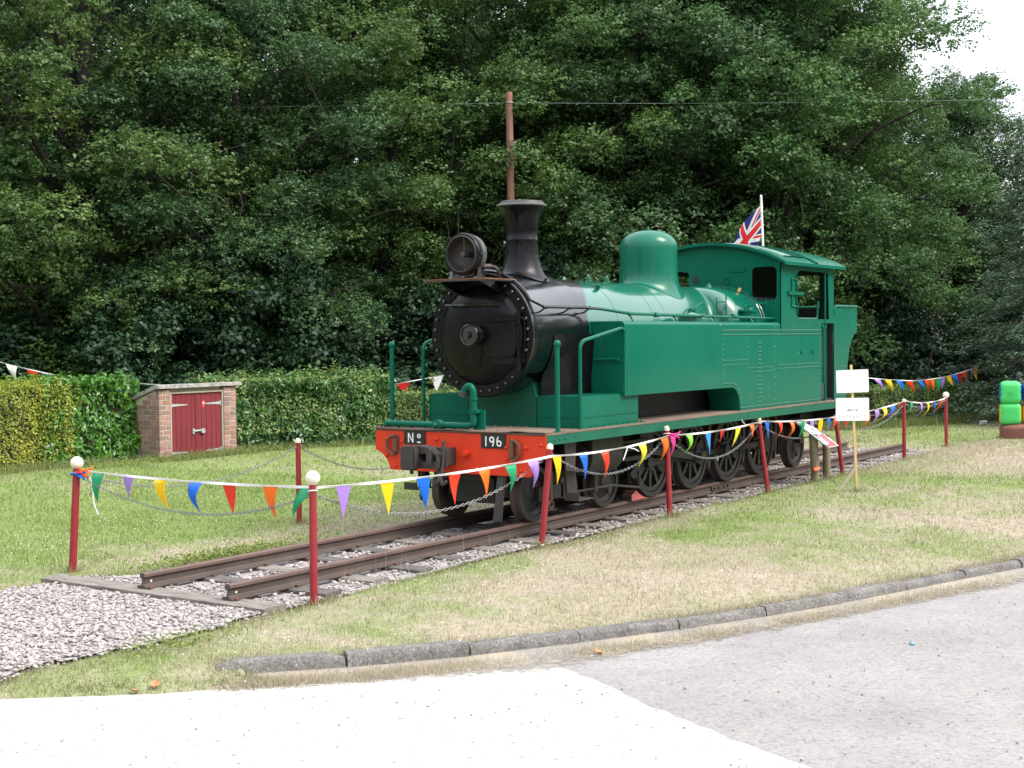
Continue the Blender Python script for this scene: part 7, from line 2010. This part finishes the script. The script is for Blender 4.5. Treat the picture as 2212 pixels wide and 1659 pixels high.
hedge('light green mixed hedge behind the buffer beam and boiler', [('hedge_leaves', hedge_leaves(r, rl2, 1.4, 1.18, 24000, (0.075, 0.040), rough=0.10), 'box_leaf'), ('laurel_leaves', hedge_leaves(r, rl2, 1.4, 1.1, 3500, (0.12, 0.05), rough=0.1), 'laurel_dark_leaf')], (15, 9), (rl2, 1.4, 1.18))
fh = [(19.8, 4.6), (21.5, 3.1), (26.6, 1.75)]
hedge('far low clipped hedge beyond the end of the track', [('hedge_leaves', hedge_leaves(r, fh, 1.3, 1.0, 26000, (0.06, 0.032), rough=0.06), 'box_leaf')], (23, 2.6), (fh, 1.3, 1.0))
# tall soft shoots above the laurel
V, Fq = [], []
Cs = []
for x, y, h in ((10.75, 11.55, 2.0), (10.85, 11.5, 1.85), (8.6, 12.3, 1.75), (11.3, 11.2, 1.65), (13.2, 9.6, 1.6), (2.6, 13.0, 1.75), (12.7, 10.2, 1.6)):
    for k in range(60):
        t_ = r.random(); Cs.append((x + r.normal(0, .05) + 0.12 * t_, y + r.normal(0, .05), 1.35 + (h - 1.35) * t_))
Cs = np.array(Cs); V, Fq = leaf_quads(Cs, unit(r.normal(0, .6, Cs.shape) + [0, 0, 1]), unit(r.normal(0, 1, Cs.shape) + [0, 0, .6]), r.uniform(.06, .10, len(Cs)), r.uniform(.025, .04, len(Cs)))
tag(rawmesh('hedge_shoots', V, Fq, 'pale_shoot'), 'untrimmed pale shoots rising out of the hedges', 'shoots', kind='stuff')

# ------------------------------------------------------------------ grass
def grassmat(name, c0, c1, c2, trans=0.35):
    m, N, L, b = _nodes(name)
    g = N.new('ShaderNodeNewGeometry'); r_ = _ramp(N, L, g.outputs['Random Per Island'], [(0.0, c0), (0.5, c1), (1.0, c2)])
    L.new(r_.outputs[0], b.inputs['Base Color']); b.inputs['Roughness'].default_value = 0.7; b.inputs['Specular IOR Level'].default_value = 0.15
    t = N.new('ShaderNodeBsdfTranslucent'); L.new(r_.outputs[0], t.inputs['Color'])
    mx = N.new('ShaderNodeMixShader'); mx.inputs[0].default_value = trans
    L.new(b.outputs[0], mx.inputs[1]); L.new(t.outputs[0], mx.inputs[2]); L.new(mx.outputs[0], N['Material Output'].inputs['Surface'])
grassmat('grass_green', (0.145, 0.215, 0.055), (0.23, 0.31, 0.095), (0.35, 0.41, 0.17))
grassmat('grass_straw', (0.33, 0.28, 0.195), (0.46, 0.41, 0.31), (0.58, 0.53, 0.43))
grassmat('grass_rank', (0.11, 0.165, 0.04), (0.20, 0.26, 0.075), (0.32, 0.34, 0.14))
grassmat('clover_white', (0.62, 0.60, 0.52), (0.72, 0.70, 0.62), (0.78, 0.76, 0.70), 0.1)
def blades(P, z, ln, wd, r, lean=0.5, bend_=0.4):
    n = len(P); a = r.uniform(0, 2 * PI, n); d = np.stack([np.cos(a), np.sin(a), np.zeros(n)], 1)
    # broad side roughly towards the viewer's side of the lawn, jittered
    b = r.uniform(0, 2 * PI, n); s = np.stack([np.cos(b), np.sin(b), np.zeros(n)], 1)
    B = np.column_stack([P, z]); le = np.abs(r.normal(0, lean, n))
    mid = B + np.array([0, 0, 1.0]) * (ln * 0.55)[:, None] + d * (ln * le * 0.35)[:, None]
    tip = B + np.array([0, 0, 1.0]) * (ln * np.clip(1 - bend_ * le, 0.15, 1))[:, None] + d * (ln * le)[:, None]
    V = np.stack([B - s * wd[:, None] / 2, B + s * wd[:, None] / 2, tip], 1).reshape(-1, 3)
    return V, np.arange(n * 3).reshape(-1, 3)
def lawn_ok(P):
    return (seg_dist(P, PATH) > 0.02) & ~inside(P, BED)
def ragged(P, amt=0.22): return (vnoise(P, 3.0, 8) - 0.5) * amt
zones = [  # x0, x1, y0, y1, count, blade length, width
    (-8.0, 3.0, -6.4, -0.9, 88000, 0.046, 0.0075),
    (3.0, 20.0, -8.5, -0.9, 56000, 0.050, 0.014),
    (-5.5, 4.5, 1.0, 7.0, 52000, 0.050, 0.012),
    (4.5, 24.0, 1.0, 13.0, 40000, 0.060, 0.020),
    (-3.0, 5.0, 7.0, 13.0, 18000, 0.060, 0.018),
    (14.4, 30.0, -5.5, 2.2, 24000, 0.060, 0.020),
]
GV, GS = [], []
for x0, x1, y0, y1, n, ln, wd in zones:
    P = r.uniform((x0, y0), (x1, y1), (n, 2)); Q = P + ragged(P)[:, None] * np.array([0.5, 0.8])
    P = P[lawn_ok(Q)]; dry = dryness(P) > r.normal(0.5, 0.23, len(P))
    z = ground_z(P) - 0.004
    for lst, m_, hs in ((GV, ~dry, 1.0), (GS, dry, 0.95)):
        p = P[m_]; l = ln * r.uniform(0.5, 1.35, len(p)) * hs * (0.6 + 0.9 * vnoise(p, 2.6, 12)); w_ = wd * r.uniform(0.7, 1.2, len(p))
        lst.append(blades(p, z[m_], l, w_, r, 0.75, 0.3))
def join(lst):
    V = np.vstack([v for v, _ in lst]); o = 0; F_ = []
    for v, f in lst: F_.append(f + o); o += len(v)
    return V, np.vstack(F_)
tag(rawmesh('grass', *join(GV), 'grass_green'), 'short green lawn grass in patches', kind='stuff')
tag(rawmesh('dry_grass', *join(GS), 'grass_straw'), 'sun bleached straw coloured lawn grass in patches', kind='stuff')
# long bleached tufts at the kerb, the bed edges and round the posts
TS, TG = [], []
def tufts(line, n, spread, ln, mats, wd=0.006, side=0.0, clump=1.0):
    line = np.array(line, float); seg = np.linalg.norm(np.diff(line, axis=0), axis=1); cum = np.concatenate([[0], np.cumsum(seg)])
    s = r.uniform(0, cum[-1], n); P = np.stack([np.interp(s, cum, line[:, i]) for i in range(2)], 1)
    dens = vnoise(np.stack([s, s * 0], 1), 2.2, int(ln * 1000) % 50 + 1); k = r.random(n) < clump * dens ** 1.6 * 2.2 ; P = P[k]
    P = P + r.normal(0, spread, P.shape); z = ground_z(P)
    l = ln * r.uniform(0.4, 1.25, len(P)); mats.append(blades(P, z - 0.01, l, wd * r.uniform(0.7, 1.3, len(P)), r, 0.55, 0.25))
verge = KERB + np.array([-0.07, -0.10]); verge[0] += (0.15, -0.1)
tufts(verge, 9000, 0.055, 0.075, TS); tufts(verge[1:6], 6500, 0.08, 0.13, TS, 0.005); tufts(verge[:4], 2600, 0.06, 0.07, TG, 0.006); tufts(verge + np.array([-.09, -.14]), 5200, 0.08, 0.05, TS); tufts(verge + np.array([-.05, -.1]), 1500, 0.09, 0.06, TG)
n = 34000; s = 8 * r.random(n) ** 1.35; i_ = s.astype(int); P = KERB[i_] + (KERB[i_ + 1] - KERB[i_]) * (s - i_)[:, None] + np.array([-0.13, -0.20]) + r.normal(0, .085, (n, 2))
k = (seg_dist(P, PATH) > r.normal(0.0, 0.05, n)) & (vnoise(P, 2.0, 31) > r.uniform(0.05, 0.75, n)); P = P[k]; TS.append(blades(P, np.full(len(P), ZR + 0.006), r.uniform(.025, .07, len(P)), r.uniform(.004, .007, len(P)), r, 1.0, .45))
tufts(KERB[:9] + np.array([0.075, 0.125]), 9000, 0.045, 0.06, TS); tufts(KERB[:9] + np.array([0.05, 0.085]), 5200, 0.03, 0.07, TS); tufts(KERB[:9] + np.array([0.09, 0.15]), 3200, 0.05, 0.06, TG); tufts(APRON[2:] + np.array([0.12, 0.10]), 5200, 0.07, 0.055, TG, 0.007); tufts(APRON[2:] + np.array([0.3, 0.25]), 3000, 0.16, 0.06, TS, 0.006)
edge = [(-7.6, 0.1), (-6.95, -1.04), (-5.6, -1.28), (-4.3, -1.20), (-3.6, -1.20), (-2.3, -1.33), (0.2, -1.52), (3, -1.30), (9, -1.26), (14.4, -1.22)]
tufts(edge, 9500, 0.10, 0.075, TG, 0.007); tufts(edge, 6500, 0.12, 0.085, TS, 0.006)
edge2 = [(-8.6, 3.75), (-6.4, 2.65), (-4.75, 1.82), (-4.1, 1.88), (-3.2, 1.2), (0, 1.1), (7, 1.13), (14.6, 1.18)]
tufts(edge2, 6000, 0.08, 0.08, TG, 0.008); tufts(edge2, 8000, 0.13, 0.09, TS, 0.008)
for b in [p[0] for p in POSTS] + [(7.67, -1.37), (8.20, -1.34), (6.69, -2.4)]:
    P = np.array(b) + r.normal(0, 0.07, (70, 2)); TG.append(blades(P, ground_z(P), r.uniform(.05, .14, 70), np.full(70, .007), r, .5, .2)); P = np.array(b) + r.normal(0, 0.09, (60, 2)); TS.append(blades(P, ground_z(P), r.uniform(.05, .16, 60), np.full(60, .006), r, .6, .2))
P = np.stack([r.uniform(9, 17, 2500), r.uniform(-2.2, -1.2, 2500)], 1); TS.append(blades(P, ground_z(P), r.uniform(.05, .13, 2500), np.full(2500, .012), r, .9, .4))
P = np.stack([r.normal(-2.2, .8, 26), r.normal(-0.95, .25, 26)], 1); TS.append(blades(P, ground_z(P), r.uniform(.2, .42, 26), np.full(26, .005), r, .3, .1))
tag(rawmesh('tall_dry_grass', *join(TS), 'grass_straw'), 'long bleached grass along the kerb, gravel edge and posts', kind='stuff')
hl = [(-1.5, 12.55), (5.7, 12.25), (5.85, 11.65), (8.05, 11.62), (8.3, 11.95), (10.0, 11.25), (11.6, 10.3), (14, 8.5), (20.3, 4.0), (21.4, 2.35), (26.5, 1.0)]
RG = []
tufts(hl, 15000, 0.14, 0.20, RG, 0.014, clump=2.0); tufts([(18.5, 4.6), (20.8, 2.7), (23.5, 1.6), (27, 0.8)], 9000, 0.16, 0.26, RG, 0.018, clump=2)
P = np.stack([r.uniform(26, 31, 5000), r.uniform(-1.0, 1.2, 5000)], 1); RG.append(blades(P, ground_z(P), r.uniform(.2, .7, 5000), np.full(5000, .02), r, .35, .2))
tag(rawmesh('rank_grass', *join(RG + TG), 'grass_rank'), 'rank darker grass and weeds along the hedge feet and gravel edge', kind='stuff')
tufts(hl, 2500, 0.14, 0.22, [], 0.014)
TS2 = []; tufts(hl, 3000, 0.15, 0.20, TS2, 0.010, clump=2); P = np.stack([r.uniform(25.5, 31, 3500), r.uniform(-1.0, 1.0, 3500)], 1); TS2.append(blades(P, ground_z(P), r.uniform(.2, .8, 3500), np.full(3500, .016), r, .35, .2))
tag(rawmesh('straw_stalks', *join(TS2), 'grass_straw'), 'pale dry stalks along the foot of the hedges', kind='stuff')
# leafy weeds by the far rail and clover heads in the lawn
n = 1900; P = np.stack([r.normal(-2.2, 0.75, n), 1.42 + np.abs(r.normal(0, 0.20, n))], 1)
P = np.vstack([P, np.stack([r.normal(-5.75, .28, 240), r.normal(-1.42, .10, 240)], 1), np.stack([r.uniform(4, 9, 1500), 11.55 + r.normal(0, .12, 1500)], 1)])
z = r.uniform(0.01, 0.11, len(P)); C = np.column_stack([P, z])
V, Fq = leaf_quads(C, unit(r.normal(0, .5, C.shape) + [0, 0, 1]), unit(r.normal(0, 1, C.shape)), r.uniform(.025, .05, len(C)), r.uniform(.018, .032, len(C)))
leafmat('weed_leaf', (0.14, 0.20, 0.05), (0.28, 0.34, 0.09), (0.34, 0.36, 0.10), trans=0.3)
tag(rawmesh('ground_weeds', V, Fq, 'weed_leaf'), 'low leafy weeds beside the far rail and at the shed foot', kind='stuff')
n = 2600; P = np.vstack([r.uniform((-5.5, 1.9), (4.5, 6.5), (1500, 2)), r.uniform((-6, -4.2), (4, -1.2), (1100, 2))])
k = vnoise(P, 0.9, 6) > 0.60; P = P[k & lawn_ok(P) & (rng.random(len(P)) < 0.7)]
V, Fq = stones(P, np.full(len(P), 0.0080), ground_z(P) + r.uniform(.03, .055, len(P)), 0.9)
tag(rawmesh('clover_flowers', V, Fq, 'clover_white'), 'small white clover heads scattered over the lawn', kind='stuff')
# fallen grit and crumbs on the road
P = np.vstack([r.uniform((-6, -9), (6, -4.6), (700, 2)), r.uniform((-8.5, -5), (-4.6, -2), (110, 2))]); P = P[seg_dist(P, PATH) < -0.12]
V, Fq = stones(P, r.uniform(.004, .011, len(P)), np.full(len(P), ZR + 0.009), 0.7)
tag(rawmesh('road_grit', V, Fq, 'stone_dark'), 'scattered grit on tarmac and concrete', kind='stuff')
P = KERB[:8]; C = []
n = 420; s = r.uniform(0, 7, n); i = s.astype(int); Q = KERB[i] + (KERB[i + 1] - KERB[i]) * (s - i)[:, None] + np.array([-0.14, -0.2]) + r.normal(0, .12, (n, 2))
Q = Q[(seg_dist(Q, PATH) < 0.4)]
C = np.column_stack([Q, ground_z(Q) * 0 + ZR + 0.012]); V, Fq = leaf_quads(C, unit(r.normal(0, .25, C.shape) + [0, 0, 1]), unit(r.normal(0, 1, C.shape) * [1, 1, .1]), r.uniform(.02, .09, len(C)), r.uniform(.004, .012, len(C)))
tag(rawmesh('grass_litter', V, Fq, 'grass_straw'), 'cut straw and litter below the kerb', kind='stuff')
